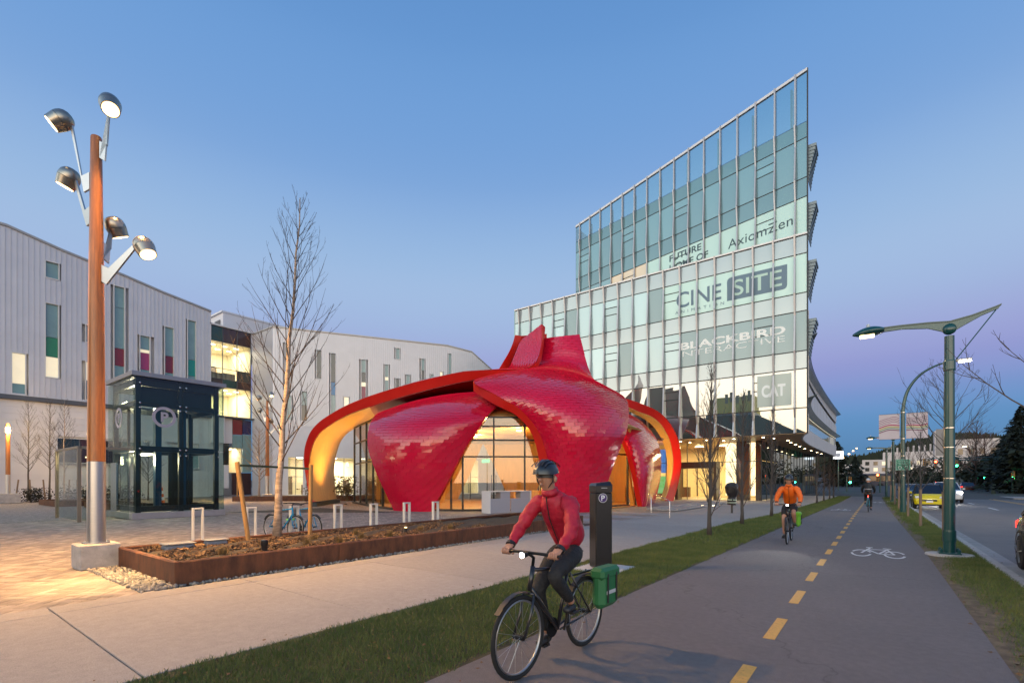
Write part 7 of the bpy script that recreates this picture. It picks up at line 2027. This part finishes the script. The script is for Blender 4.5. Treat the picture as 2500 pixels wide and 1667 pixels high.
    if pannier:
        b = MB(); b.bbox(-0.78, 0.08 if pannier[1] > 0 else -0.22, 0.38, -0.44, 0.22 if pannier[1] > 0 else -0.08, 0.76, b=0.05, M=M); b.build("pannier", pannier[0], t)
        sy = 1 if pannier[1] > 0 else -1
        b = MB(); b.bbox(-0.79, sy * 0.075 if sy > 0 else -0.228, 0.66, -0.43, 0.228 if sy > 0 else -0.075, 0.775, b=0.03, M=M); b.build("pannier_flap", pannier[0], t)
        for xx in (-0.70, -0.53):
            b = MB(); b.bbox(xx - 0.012, sy * 0.222 if sy > 0 else -0.232, 0.44, xx + 0.012, 0.232 if sy > 0 else -0.222, 0.72, b=0.003, M=M); b.build("pannier_strap", M_black, t)
        b = MB(); b.bbox(-0.72, sy * 0.221 if sy > 0 else -0.225, 0.52, -0.51, 0.225 if sy > 0 else -0.221, 0.555, b=0.002, M=M); b.build("reflective_strip", mat("silver_reflective", (0.5, 0.5, 0.52), rough=0.3), t)
        b = MB(); b.tube([M @ V(-0.2, 0, 0.72), M @ V(-0.75, 0, 0.72)], 0.010, 6); b.tube([M @ V(-0.62, 0.07, 0.72), M @ V(xr, 0.07, wr)], 0.007, 6); b.tube([M @ V(-0.62, -0.07, 0.72), M @ V(xr, -0.07, wr)], 0.007, 6); b.build("rack", M_chain, t)
    return t
def skin_mesh(name, chains, material, parent, M, sub=2, root=0):
    """chains: list of lists of (point, radius or (rx, ry)); equal points are joined"""
    vs = []; rad = []; ed = []; idx = {}
    for ch in chains:
        prev = None
        for p, r_ in ch:
            key = tuple(round(c, 4) for c in p)
            if key not in idx:
                idx[key] = len(vs); vs.append(p); rad.append(r_)
            i = idx[key]
            if prev is not None and prev != i:
                ed.append((prev, i))
            prev = i
    me = bpy.data.meshes.new(name); me.from_pydata(vs, ed, [])
    o = bpy.data.objects.new(name, me); COL.objects.link(o)
    o.modifiers.new("skin", "SKIN")
    layer = me.skin_vertices[0].data if len(me.skin_vertices) else None
    if layer is None:
        me.attributes.new("skin", "FLOAT", "POINT")
    for i, r_ in enumerate(rad):
        me.skin_vertices[0].data[i].radius = (r_, r_) if not hasattr(r_, "__len__") else r_
        me.skin_vertices[0].data[i].use_root = (i == root)
    sm = o.modifiers.new("sub", "SUBSURF"); sm.levels = sub; sm.render_levels = sub
    dg = bpy.context.evaluated_depsgraph_get()
    out = bpy.data.meshes.new_from_object(o.evaluated_get(dg))
    bpy.data.objects.remove(o, do_unlink=True)
    b = MB(); b.add([M @ v.co for v in out.vertices], [tuple(p.vertices) for p in out.polygons])
    bpy.data.meshes.remove(out)
    return b if material is None else b.build(name, material, parent, smooth=True)
M_skin = mat("skin", (0.42, 0.22, 0.15), rough=0.5, var=0.05, vscale=12)
M_shoe = mat("dark_shoe", (0.02, 0.02, 0.022), rough=0.5)
def rider(label, loc, ang, jacket, trousers, helmet, shorts=False, shades=True, gloves=None, backpack=None, trim=None):
    M = Matrix.Translation(loc) @ Matrix.Rotation(ang, 4, "Z")
    t = thing("person", label, "person", loc)
    pel = (-0.21, 0, 1.02); bel = (-0.15, 0, 1.16); che = (-0.01, 0, 1.35); nb = (0.10, 0, 1.475); nk = (0.135, 0, 1.535); hd = (0.175, 0, 1.625); hd2 = (0.185, 0, 1.70)
    sh = [(0.06, s_ * 0.185, 1.415) for s_ in (1, -1)]; el = [(0.20, s_ * 0.275, 1.17) for s_ in (1, -1)]; wrp = [(0.375, s_ * 0.255, 1.03) for s_ in (1, -1)]; kn_ = [(0.415, s_ * 0.25, 1.02) for s_ in (1, -1)]
    hip = [(-0.17, s_ * 0.095, 0.97) for s_ in (1, -1)]
    knee = [(0.235, 0.115, 0.80), (0.145, -0.115, 0.635)]
    ank = [(-0.06, 0.12, 0.515), (-0.015, -0.12, 0.205)]
    toe = [(0.075, 0.13, 0.465), (0.135, -0.13, 0.135)]
    # body: one continuous skinned figure (visible at head, hands and bare shins)
    ch = [[(pel, (0.09, 0.07)), (bel, (0.08, 0.06)), (che, (0.085, 0.065)), (nb, 0.05), (nk, 0.052), (hd, (0.078, 0.088)), (hd2, (0.070, 0.085))]]
    for i in (0, 1):
        ch.append([(che, (0.085, 0.065)), (sh[i], 0.036), (el[i], 0.032), (wrp[i], 0.028)])
        ch.append([(pel, (0.09, 0.07)), (hip[i], 0.062), (tuple((V(*hip[i]) + V(*knee[i])) / 2), 0.062), (knee[i], 0.054), (tuple(V(*knee[i]).lerp(V(*ank[i]), 0.35)), 0.052), (tuple(V(*knee[i]).lerp(V(*ank[i]), 0.75)), 0.037), (ank[i], 0.036)])
    b = skin_mesh("body", ch, None, t, M, sub=2)
    # face details belong to the same mesh
    for q, r_ in (((0.265, 0, 1.615), 0.016), ((0.255, 0, 1.637), 0.011), ((0.252, 0, 1.575), 0.014)):
        b.lathe([(0.002, -r_), (r_ * .8, -r_ * .5), (r_, 0), (r_ * .8, r_ * .5), (0.002, r_)], 8, M @ Matrix.Translation(q))
    for s_ in (1, -1):
        b.lathe([(0.004, -0.03), (0.018, -0.015), (0.02, 0.01), (0.006, 0.03)], 8, M @ Matrix.Translation((0.165, s_ * 0.085, 1.62)))
        # hand: palm and five fingers curled round the grip
        i = 0 if s_ > 0 else 1
        w = V(*wrp[i]); g_ = V(0.41, s_ * 0.25, 1.0)
        hm = M @ Matrix.Translation(w.lerp(g_, 0.5) + V(0.0, 0, 0.012)) @ Matrix.Rotation(R(35), 4, "Y")
        b.bbox(-0.045, -0.042, -0.014, 0.035, 0.042, 0.016, b=0.013, M=hm)
        for k in range(4):
            fy = s_ * (0.215 + 0.021 * k); ln = (0.95, 1.0, 0.97, 0.82)[k] if s_ > 0 else (0.95, 1.0, 0.97, 0.82)[k]
            pts = [V(0.40, fy, 1.025), V(0.432, fy, 1.022), V(0.442, fy, 1.0), V(0.430, fy, 0.982), V(0.412 - 0.008 * ln, fy, 0.979)]
            b.tube([M @ p for p in pts], [0.0095, 0.0095, 0.009, 0.0085, 0.007], 7)
        pts = [V(0.385, s_ * 0.205, 1.02), V(0.395, s_ * 0.188, 1.008), V(0.408, s_ * 0.182, 0.988), V(0.418, s_ * 0.184, 0.978)]
        b.tube([M @ p for p in pts], [0.011, 0.011, 0.010, 0.008], 7)
    b.build("body", M_skin, t, smooth=True)
    # clothes
    jc = [[((-0.235, 0, 0.99), (0.175, 0.145)), (bel, (0.17, 0.145)), (che, (0.185, 0.165)), ((0.08, 0, 1.455), (0.125, 0.115)), ((0.118, 0, 1.505), 0.068)]]
    jb = skin_mesh("jacket", jc, None, t, M, sub=2)
    for i in (0, 1):
        sl = skin_mesh("sleeve", [[((0.02, sh[i][1] * 0.45, 1.40), 0.10), (sh[i], 0.088), (tuple((V(*sh[i]) + V(*el[i])) / 2), 0.070), (el[i], 0.062), (tuple(V(*el[i]).lerp(V(*wrp[i]), 0.88)), 0.043)]], None, t, M, sub=2)
        jb.add(sl.v, sl.f)
    for k, p in enumerate(jb.v):      # cloth folds
        q = V(*p); jb.v[k] = tuple(q + V(math.sin(q.z * 55 + q.y * 31), math.sin(q.x * 47 + q.z * 39), math.sin(q.y * 61 + q.x * 23)) * 0.0055)
    jk = jb.build("jacket", jacket, t, smooth=True)
    # front zip, collar, cuffs and helmet straps
    b = MB(); b.tube([M @ V(*p) for p in ((0.185, 0, 1.50), (0.165, 0, 1.40), (0.125, 0, 1.27), (0.035, 0, 1.13), (-0.03, 0, 1.03))], 0.005, 5); b.build("zip", M_black, jk)
    b = MB(); b.lathe([(0.072, -0.02), (0.078, 0.0), (0.070, 0.035)], 16, M @ axis_matrix((0.118, 0, 1.505), (0.30, 0, 1))); b.build("collar", jacket, jk, smooth=True)
    for i in (0, 1):
        c0 = V(*el[i]).lerp(V(*wrp[i]), 0.84); ax = (V(*wrp[i]) - V(*el[i])).normalized()
        b = MB(); b.lathe([(0.043, -0.015), (0.044, 0.015)], 14, M @ axis_matrix(c0, ax)); b.build("cuff", M_black, jk)
        s_ = 1 if i == 0 else -1
        b = MB(); b.tube([M @ V(0.20, s_ * 0.088, 1.66), M @ V(0.195, s_ * 0.082, 1.60), M @ V(0.19, s_ * 0.03, 1.545)], 0.005, 5); b.build("helmet_strap", M_black, t)
    tr = [[((-0.19, 0, 1.03), (0.15, 0.12)), ((-0.185, 0, 0.985), (0.14, 0.125))]]
    for i in (0, 1):
        c = [((-0.185, 0, 0.985), (0.14, 0.125)), (hip[i], 0.105), (tuple((V(*hip[i]) + V(*knee[i])) / 2), 0.094)]
        if shorts:
            c += [(tuple(V(*hip[i]).lerp(V(*knee[i]), 0.86)), 0.080)]
        else:
            c += [(knee[i], 0.072), (tuple(V(*knee[i]).lerp(V(*ank[i]), 0.4)), 0.064), (tuple(V(*knee[i]).lerp(V(*ank[i]), 0.92)), 0.048)]
        tr.append(c)
    skin_mesh("shorts" if shorts else "trousers", tr, trousers, t, M, sub=2)
    for i in (0, 1):
        a = V(*ank[i]); c = V(*toe[i]); hl = a + (a - c).normalized() * 0.05 + V(0, 0, -0.05)
        skin_mesh("shoe", [[(tuple(a), 0.042), (tuple(a + V(-0.01, 0, -0.055)), (0.045, 0.042)), (tuple(a.lerp(c, 0.6)), (0.046, 0.034)), (tuple(c), (0.042, 0.026))], [(tuple(a + V(-0.01, 0, -0.055)), (0.045, 0.042)), (tuple(hl), 0.032)]], M_shoe, t, M, sub=1)
    # helmet: vented shell
    P = []
    for i in range(8):
        th = R(4 + 84 * i / 7)
        P.append([M @ V(0.172 + 0.132 * math.sin(th) * math.cos(a) + 0.01, 0.105 * math.sin(th) * math.sin(a), 1.668 + 0.125 * math.cos(th) - (0.012 if math.cos(a) > 0 else -0.0) * math.sin(th)) for a in [2 * math.pi * k / 24 for k in range(24)]])
    b = MB(); b.grid(P, closed_u=True); hm = b.build("helmet", helmet, t, smooth=True)
    for k in (-2, -1, 0, 1, 2):
        P = []
        for i in range(7):
            th = R(-55 + 110 * i / 6); y = k * 0.036
            P.append([M @ V(0.182 + 0.137 * math.sin(th), y + d_, 1.668 + 0.131 * math.cos(th) * math.cos(k * 0.33)) for d_ in (-0.007, 0.007)])
        b = MB(); b.grid(P); b.build("vent", M_black if k % 2 == 0 else M_shoe, hm)
    if shades:
        P = [[M @ V(0.178 + 0.088 * math.cos(a), 0.086 * math.sin(a), z) for z in (1.632, 1.658)] for a in [R(-80 + 160 * k / 12) for k in range(13)]]
        b = MB(); b.shell(P, 0.004); b.build("sunglasses", M_black, t, smooth=True)
    if trim:
        for z0 in (1.20,):
            b = MB(); n = 20
            P = [[M @ V(-0.125 - 0.0 + (0.155 * math.cos(a)), 0.165 * math.sin(a), z) for z in (z0, z0 + 0.02)] for a in [R(100 + 160 * k / n) for k in range(n + 1)]]
            b.grid(P); b.build("reflective_trim", trim, jk)
    return t
M_redj = mat("red_cycling_jacket", (0.42, 0.008, 0.030), rough=0.6, var=0.18, vscale=9, bump=1.0, bscale=16)
M_orj = mat("orange_cycling_jacket", (0.75, 0.13, 0.004), rough=0.6, var=0.15, vscale=9, bump=1.0, bscale=16)
M_blkc = mat("black_cloth", (0.014, 0.014, 0.016), rough=0.75, var=0.4, vscale=10, bump=1.0, bscale=18)
M_blkh = mat("black_helmet", (0.012, 0.012, 0.014), rough=0.3, coat=0.5)
M_whth = mat("white_helmet", (0.6, 0.6, 0.6), rough=0.3, coat=0.5)
M_limep = mat("lime_pannier", (0.14, 0.42, 0.02), rough=0.5)
M_grnp = mat("green_pannier", (0.02, 0.14, 0.05), rough=0.55)
M_bblue = mat("blue_bike_frame", (0.0, 0.26, 0.55), rough=0.25, coat=0.6)
M_bblack = mat("black_bike_frame", (0.015, 0.015, 0.018), rough=0.3, coat=0.5)
M_bcyan = mat("cyan_bike_frame", (0.06, 0.35, 0.45), rough=0.25, coat=0.6)
NEAR = (-2.30, 3.72, 0.0)
bicycle("black bicycle with green pannier under the red-jacketed rider", NEAR, R(-92), M_bblack, headlight=True, pannier=(M_grnp, 1))
rider("person in red jacket and black trousers cycling past the pay station", NEAR, R(-92), M_redj, M_blkc, M_blkh)
MID = (-1.86, 14.6, 0.0)
bicycle("black bicycle with lime pannier and bright headlight under the orange rider", MID, R(-88), M_bblack, headlight=True, pannier=(M_limep, 1))
rider("person in bright orange jacket and black shorts cycling towards the camera", MID, R(-88), M_orj, M_blkc, M_blkh, shorts=True)
FAR = (-0.40, 31.7, 0.0)
bicycle("cyan framed bicycle with red tail light ridden away down the path", FAR, R(90), M_bcyan, tail=True)
rider("person in black riding away down the path in a white helmet", FAR, R(90), M_blkc, M_blkc, M_whth, trim=mat("silver_reflective", (0.5, 0.5, 0.52), rough=0.3))
# parked blue bicycles either side of the third rack
bicycle("blue bicycle parked left of the rack behind the birch", (-13.15, 6.82, 0), R(8), M_bblue, lean=R(-4), group="blue bicycles parked at the rack")
bicycle("blue bicycle parked right of the rack by the upright stake", (-13.05, 7.42, 0), R(2), M_bblue, lean=R(3), group="blue bicycles parked at the rack")
t = thing("bike_lock", "bright green lock round the pale rack and blue bicycle", "bike lock", (-13.0, 6.95, 0.5))
b = MB(); ring_mesh(b, Matrix.Translation((-13.0, 6.98, 0.55)) @ Matrix.Rotation(R(90), 4, "X"), 0.09, 0.016, n=20, w=0.016); b.build("shackle", mat("lime_lock", (0.2, 0.75, 0.02), rough=0.4), t, smooth=True)
b = MB(); b.bbox(-13.06, 7.04, 0.53, -12.96, 7.10, 0.57, b=0.01); b.build("barrel", mat("lime_lock", (0.2, 0.75, 0.02)), t)
# ================================================================ left background: small trees, planters, cone, shrubs
M_darkleaf = mat("dark_shrub", (0.022, 0.020, 0.014), rough=0.8, var=0.5, vscale=5)
def leaf_cloud(name, material, parent, n, c, rad, size, seed, shape="ball"):
    rs = np.random.RandomState(seed)
    d = rs.randn(n, 3); d /= np.linalg.norm(d, axis=1)[:, None]
    r_ = rs.rand(n) ** 0.45
    lump = 1 + 0.28 * np.sin(d[:, 0] * 5 + seed) * np.sin(d[:, 1] * 4 + 2 * seed) + 0.2 * np.sin(d[:, 2] * 7 + seed)
    p = np.array(c) + d * (r_ * lump)[:, None] * np.array(rad)
    a = rs.randn(n, 3); a /= np.linalg.norm(a, axis=1)[:, None]
    b_ = np.cross(a, rs.randn(n, 3)); b_ /= np.linalg.norm(b_, axis=1)[:, None]
    s_ = size * (0.6 + 0.8 * rs.rand(n))[:, None]
    q = np.stack([p - a * s_, p + b_ * s_ * 0.55, p + a * s_, p - b_ * s_ * 0.55], 1).reshape(-1, 3)
    q[:, 2] = np.maximum(q[:, 2], 0.01)
    return np_mesh(name, q, 4, material, parent)
def shrub(label, c, rad, n, size, material, seed, group=None, name="shrub"):
    t = thing(name, label, "shrub", (c[0], c[1], 0), group)
    b = MB()
    for k in range(7):
        a = k * 0.9; b.tube([(c[0], c[1], 0), (c[0] + rad[0] * 0.5 * math.cos(a), c[1] + rad[1] * 0.5 * math.sin(a), c[2] + rad[2] * 0.4)], 0.012, 4)
    b.build("stems", M_twig, t)
    leaf_cloud("foliage", material, t, n, c, rad, size, seed)
    return t
M_olive = mat("bronze_green_leaves", (0.085, 0.058, 0.018), rough=0.6, var=0.5, vscale=5, var2=(0.19, 0.13, 0.04))
shrub("leafy bronze shrub left of the left timber arch", (-33.6, 15.9 + 4.2, 0.9), (1.0, 1.0, 0.95), 700, 0.10, M_olive, 1, "bronze shrubs by the pavilion")
shrub("leafy bronze shrub seen through the left timber arch", (-35.0, 23.6, 1.0), (1.3, 1.3, 1.0), 800, 0.10, M_olive, 2, "bronze shrubs by the pavilion")
shrub("bronze shrub seen between the timber arch and the glass wall", (-33.2, 24.8, 0.9), (1.0, 1.0, 0.9), 700, 0.10, M_olive, 3, "bronze shrubs by the pavilion")
t = thing("planter", "low rusted steel planter edge before the white building's lit windows", "planter", (-40, 22, 0))
M_corten2 = M_corten
b = MB(); b.beam((-41.5, 17.5, 0.2), (-33.0, 25.5, 0.2), 0.08, 0.4); b.build("steel_panel", M_corten, t)
b = MB(); b.add([(-41.6, 17.6, 0.3), (-33.1, 25.6, 0.3), (-38, 29, 0.3), (-47, 22, 0.3)], [(0, 1, 2, 3)]); b.build("soil", M_soil, t)
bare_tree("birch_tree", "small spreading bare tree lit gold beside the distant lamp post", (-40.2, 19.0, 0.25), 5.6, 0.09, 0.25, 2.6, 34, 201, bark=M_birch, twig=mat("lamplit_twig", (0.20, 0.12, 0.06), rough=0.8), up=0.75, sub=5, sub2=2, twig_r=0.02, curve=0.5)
for k, (x, y) in enumerate(((-42.3, 18.2), (-38.9, 19.9), (-40.6, 20.6))):
    b = MB(); b.tube([(x, y, 0.0), (x + 0.1, y, 2.4)], 0.06, 8); tag(b.build("tree_stake", M_stake), ["left", "right", "rear"][k] + " stake of the small gold-lit tree by the distant lamp", "tree stake", "stakes of the gold-lit tree")
bl = [(-52.6, 7.3, 7.6, "left bare tree of the group before the white wall"), (-52.0, 8.4, 8.0, "middle bare tree of the group before the white wall"), (-50.5, 9.0, 7.8, "pale trunked birch, right of the group before the white wall"), (-53.4, 13.2, 5.5, "bare young tree seen through the wind screen"), (-45.5, 13.0, 4.6, "small bare tree seen through the lift glass")]
for i, (x, y, h, lab) in enumerate(bl):
    bare_tree("birch_tree", lab, (x, y, 0.15), h, 0.07 if i < 3 else 0.05, 0.26, 1.5, 34, 300 + i, bark=M_birch if i == 2 else M_twig2, twig=M_twig2, up=1.3, sub=5, sub2=2, group="bare trees before the white wall", twig_r=0.018)
for i, (x, y) in enumerate(((-52.8, 6.6), (-52.2, 7.4), (-51.6, 8.1), (-51.2, 8.7), (-50.9, 9.3), (-50.3, 9.7))):
    b = MB(); b.tube([(x, y, 0), (x + 0.05, y + rnd.uniform(-.2, .2), 1.75)], 0.05, 8); tag(b.build("tree_stake", M_post), ["first", "second", "third", "fourth", "fifth", "sixth"][i] + " stake from the left before the white wall", "tree stake", "stakes before the white wall")
for i, (x, y, r_) in enumerate(((-51.2, 9.6, 1.3), (-51.6, 11.2, 1.5), (-51.8, 13.0, 1.4), (-52.0, 7.6, 0.9))):
    shrub(["dark low shrub beneath the pale trunked birch", "dark low shrub left of the wind screen", "dark low shrub behind the wind screen", "dark low shrub at the foot of the left bare trees"][i], (x, y, 0.5), (r_, r_, 0.75), 900, 0.07, M_darkleaf, 20 + i, "dark shrubs before the white wall")
for i, (x0, y0, x1, y1) in enumerate(((-46.5, 7.0, -41.5, 9.4), (-39.5, 8.0, -34.0, 9.6))):
    t = thing("planter", ["low rusted planter box at the far left of the plaza", "low rusted planter box behind the wind screen"][i], "planter", (x0, y0, 0))
    for a, c in (((x0, y0), (x1, y0)), ((x1, y0), (x1, y1)), ((x1, y1), (x0, y1)), ((x0, y1), (x0, y0))):
        b = MB(); b.beam((a[0], a[1], 0.18), (c[0], c[1], 0.18), 0.08, 0.36); b.build("steel_panel", M_corten, t)
    b = MB(); b.box(x0 + 0.05, y0 + 0.05, 0.2, x1 - 0.05, y1 - 0.05, 0.28); b.build("soil", M_soil, t)
t = thing("traffic_cone", "orange and white traffic cone seen through the lift glass", "traffic cone", (-40.2, 12.3, 0))
for k in range(5):
    z0 = 0.08 + k * 0.22; b = MB(); b.lathe([(0.17 - 0.028 * k, z0), (0.142 - 0.028 * k, z0 + 0.219)], 14, Matrix.Translation((-40.2, 12.3, 0))); b.build("band", mat("cone_orange", (0.75, 0.12, 0.01), rough=0.5) if k % 2 == 0 else M_white, t)
b = MB(); b.bbox(-40.5, 12.0, 0, -39.9, 12.6, 0.08, b=0.02); b.build("foot", M_black, t)

# ================================================================ far end of the street
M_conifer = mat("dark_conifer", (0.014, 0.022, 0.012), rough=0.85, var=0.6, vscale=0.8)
M_bark = mat("dark_bark", (0.03, 0.022, 0.016), rough=0.9)
def conifer(label, x, y, z, H, Rr, seed, n=2600, group=None, size=0.42):
    t = thing("conifer_tree", label, "tree", (x, y, z), group)
    b = MB(); b.tube([(x, y, z - 0.3), (x, y, z + H * 0.95)], [0.25, 0.04], 7); b.build("trunk", M_bark, t)
    rs = np.random.RandomState(seed)
    f = rs.rand(n) ** 0.8; a = rs.rand(n) * 6.283
    whorl = 0.75 + 0.25 * np.sin(f * H * 3.1 + 2 * np.sin(a * 3 + seed))
    r_ = Rr * (1 - f) ** 0.85 * np.sqrt(rs.rand(n)) * whorl * (1 + 0.25 * np.sin(a * 2 + seed)) + 0.05
    p = np.stack([x + r_ * np.cos(a), y + r_ * np.sin(a), z + 0.8 + f * (H - 0.8) - 0.18 * r_], 1)
    out = np.stack([np.cos(a), np.sin(a), -0.35 + 0.3 * rs.randn(n)], 1); sd = np.stack([-np.sin(a), np.cos(a), 0.4 * rs.randn(n)], 1)
    s_ = (size * (0.5 + rs.rand(n)) * (0.45 + 0.55 * (1 - f)))[:, None]
    q = np.stack([p - sd * s_ * 0.45, p + out * s_, p + sd * s_ * 0.45, p - out * s_ * 0.4], 1).reshape(-1, 3)
    np_mesh("crown", q, 4, M_conifer, t)
    return t
cl = [(14.2, 86, 11.0, 4.8, "nearest tall dark conifer at the right edge"), (14.9, 92, 10.8, 4.8, "tall dark conifer left of the nearest one"), (17.5, 83, 13.5, 4.6, "tallest dark conifer at the right edge"), (15.6, 99, 9.6, 4.6, "lower dark conifer behind the corner signal"), (15.8, 107, 8.8, 4.0, "small dark conifer by the overhead green light"), (18, 95, 13, 3.6, "dark conifer at the back of the right group")]
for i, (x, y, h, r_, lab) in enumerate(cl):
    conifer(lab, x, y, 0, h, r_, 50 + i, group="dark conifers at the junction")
conifer("broad dark conifer beyond the end of the tower", -6.6, 118, 0.2, 9.5, 4.0, 71, n=3000, size=0.55)
conifer("smaller dark conifer left of the far bus", -3.8, 126, 0.3, 6.5, 3.0, 72, n=1800, size=0.5)
for i, (x, y, h) in enumerate(((13.2, 112, 11.5), (15.0, 118, 10.0))):
    bare_tree("bare_tree", ["wide bare tree with reddish twigs above the overhead green light", "bare tree behind the wide reddish one"][i], (x, y, 0), h, 0.22, 0.22, 4.6, 46, 400 + i, bark=M_bark, twig=mat("reddish_twig", (0.10, 0.055, 0.045), rough=0.8), up=0.8, sub=7, sub2=4, twig_r=0.05, curve=0.4)
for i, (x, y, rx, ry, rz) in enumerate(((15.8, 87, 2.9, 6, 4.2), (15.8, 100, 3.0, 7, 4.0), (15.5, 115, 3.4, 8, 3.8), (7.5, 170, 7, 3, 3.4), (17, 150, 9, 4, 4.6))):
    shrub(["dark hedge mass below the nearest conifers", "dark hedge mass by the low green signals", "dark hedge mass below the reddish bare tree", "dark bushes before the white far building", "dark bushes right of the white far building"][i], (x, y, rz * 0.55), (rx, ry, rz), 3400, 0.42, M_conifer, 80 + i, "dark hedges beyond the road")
b = MB(); b.add([(10.8, 66, -0.02), (40, 66, -0.02), (40, 150, 2.5), (12.8, 150, 2.5), (12.2, 110, -0.02)], [(0, 1, 2, 3, 4)]); kind(b.build("lawn", M_turf), "structure")
b = MB(); b.bbox(10.4, 66, -0.1, 12.6, 112, 0.0, b=0.01); kind(b.build("far_sidewalk", M_conc), "structure")
for i, (x, y, z) in enumerate(((14.5, 128, 8.2), (17.5, 104, 9.3))):
    t = thing("far_lamp", ["small far street lamp above the reddish tree", "small far street lamp before the dark conifers"][i], "street lamp", (x, y, 0))
    b = MB(); b.tube([(x, y, 0), (x, y, z), (x - 0.8, y, z + 0.2)], 0.07, 6); b.build("pole", M_green, t)
    b = MB(); b.bbox(x - 1.3, y - 0.15, z + 0.1, x - 0.75, y + 0.15, z + 0.24, b=0.04); b.build("lamp_head", emit("far_lamp_glow", (1.0, 0.85, 0.5), 25), t)
# far white laboratory building
M_lab = mat("far_white_building", (0.50, 0.46, 0.45), rough=0.7, var=0.06, vscale=0.1)
t = thing("far_building", "long white building with rooftop stacks closing the street", "building", (8, 292, 2.6))
b = MB(); b.box(-6, 290, 0, 24, 306, 12.0); b.build("wall", M_lab, t)
b = MB(); b.box(2, 292, 12.0, 21, 304, 15.5); b.build("plant_floor", M_lab, t)
b = MB(); b.box(-16, 291, 0, -6, 300, 10.0); b.build("wing", M_lab, t)
for k in range(9):
    b = MB(); b.lathe([(0.35, 15.5), (0.35, rnd.uniform(17.5, 19.5))], 8, Matrix.Translation((3.5 + k * 2.0, 296, 0))); b.build("stack", M_lab, t)
for r_ in range(3):
    for k in range(9):
        b = MB(); b.box(-4.8 + k * 3.2, 289.9, 3.6 + r_ * 2.9, -3.2 + k * 3.2, 289.98, 5.3 + r_ * 2.9); b.build("window", M_dkglass if (k * 5 + r_ * 3) % 4 else M_litpane, t)
t = thing("far_building", "pale wedge of a building on the far slope above the junction", "building", (38, 352, 4))
b = MB(); b.box(28, 350, 0, 52, 372, 24); b.build("wall", M_lab, t)
for k in range(5):
    b = MB(); b.box(30 + k * 4.2, 349.9, 16, 32 + k * 4.2, 349.98, 19); b.build("window", M_dkglass, t)
t = thing("far_building", "white tower block with a small lit sign left of the grey road sign", "building", (19, 240, 3))
b = MB(); b.box(17.0, 240, 0, 20.5, 246, 20.5); b.build("wall", M_lab, t)
b = MB(); b.box(18.2, 239.9, 17.4, 20.0, 239.98, 19.2); b.build("lit_sign", emit("far_sign_glow", (1.0, 0.95, 0.85), 2.0), t)
# hill and its wooded skyline
b = MB(); P = []
rs = random.Random(9)
for i in range(61):
    x = -330 + i * 13; h = 34 + 9 * math.sin(i * 0.23) + 5 * math.sin(i * 0.71) - abs(i - 26) * 0.25
    P.append([V(x, 470, 0), V(x, 520, h * 0.7), V(x, 600, h), V(x, 760, h * 0.8)])
b.grid(P); kind(b.build("hill", mat("wooded_hill", (0.035, 0.04, 0.038), rough=0.95, var=0.5, vscale=0.05)), "structure")
rs_ = np.random.RandomState(3); n = 2600
xx = -60 + 220 * rs_.rand(n); yy = 500 + 90 * rs_.rand(n)
hh = np.array([34 + 9 * math.sin((x + 330) / 13 * 0.23) + 5 * math.sin((x + 330) / 13 * 0.71) - abs((x + 330) / 13 - 26) * 0.25 for x in xx]) * np.where(yy < 520, (yy - 470) / 50 * 0.7, 0.7 + 0.3 * (yy - 520) / 80)
s_ = 3.0 + 4.5 * rs_.rand(n)
q = np.stack([np.stack([xx - s_ * 0.45, yy, hh - 1], 1), np.stack([xx + s_ * 0.45, yy, hh - 1], 1), np.stack([xx + s_ * 0.1, yy, hh + s_ * 1.1], 1)], 1).reshape(-1, 3)
o = np_mesh("wood", q, 3, M_conifer); kind(o, "stuff"); tag(o, "dark far wood along the hill skyline", "wood")
# street lights climbing the far hill
b = MB()
for k in range(9):
    t = None
for k in range(6):
    b = MB(); b.lathe([(0.5, 0), (0.5, 0.6)], 8, Matrix.Translation((-19 + k * 1.2, 300 + k * 32, 9 + k * 3.6))); o = b.build("hill_light", emit("hill_lamp_glow", (1.0, 0.55, 0.2), 8)); tag(o, "tiny orange street light on the far hill, " + ["lowest", "second", "third", "fourth", "fifth", "highest"][k] + " of the climbing row", "street light", "lights climbing the far hill")
# ================================================================ building behind the camera, mirrored in the tower's lower glass
t = thing("hall", "grey hipped hall with a yellow parapet, mirrored in the tower glass", "building", (-22, -28, 0))
M_hall = mat("grey_hall_roof", (0.085, 0.095, 0.095), rough=0.6, var=0.1, vscale=0.5)
b = MB()
lo = [(-36, -36, 0), (-8, -36, 0), (-8, -22, 0), (-36, -22, 0)]; ev = [(p[0], p[1], 8.5) for p in lo]; tp = [(-29, -33, 14.6), (-18.5, -33, 14.6), (-18.5, -24.5, 14.6), (-29, -24.5, 14.6)]
b.add(lo + ev + tp, [(i, (i + 1) % 4, (i + 1) % 4 + 4, i + 4) for i in range(4)] + [(i + 4, (i + 1) % 4 + 4, (i + 1) % 4 + 8, i + 8) for i in range(4)] + [(8, 9, 10, 11)]); b.build("roof", M_hall, t)
b = MB(); b.box(-28.2, -32, 14.6, -19.2, -25.2, 15.4); b.build("pale_base", mat("pale_hall_band", (0.45, 0.5, 0.5), rough=0.6), t)
b = MB(); b.box(-28.0, -31.8, 15.4, -19.4, -25.4, 18.6); b.build("yellow_parapet", mat("yellow_sheet", (0.80, 0.66, 0.0), rough=0.6), t)
for k, x in enumerate((-27.2, -24.8, -23.9, -22.6, -21.2, -20.2)):
    b = MB(); b.box(x, -25.42, 17.6 - 0.2 * (k % 2), x + 0.55, -25.30, 18.9 + 0.3 * (k % 3)); b.build("dark_cap", M_black, t)
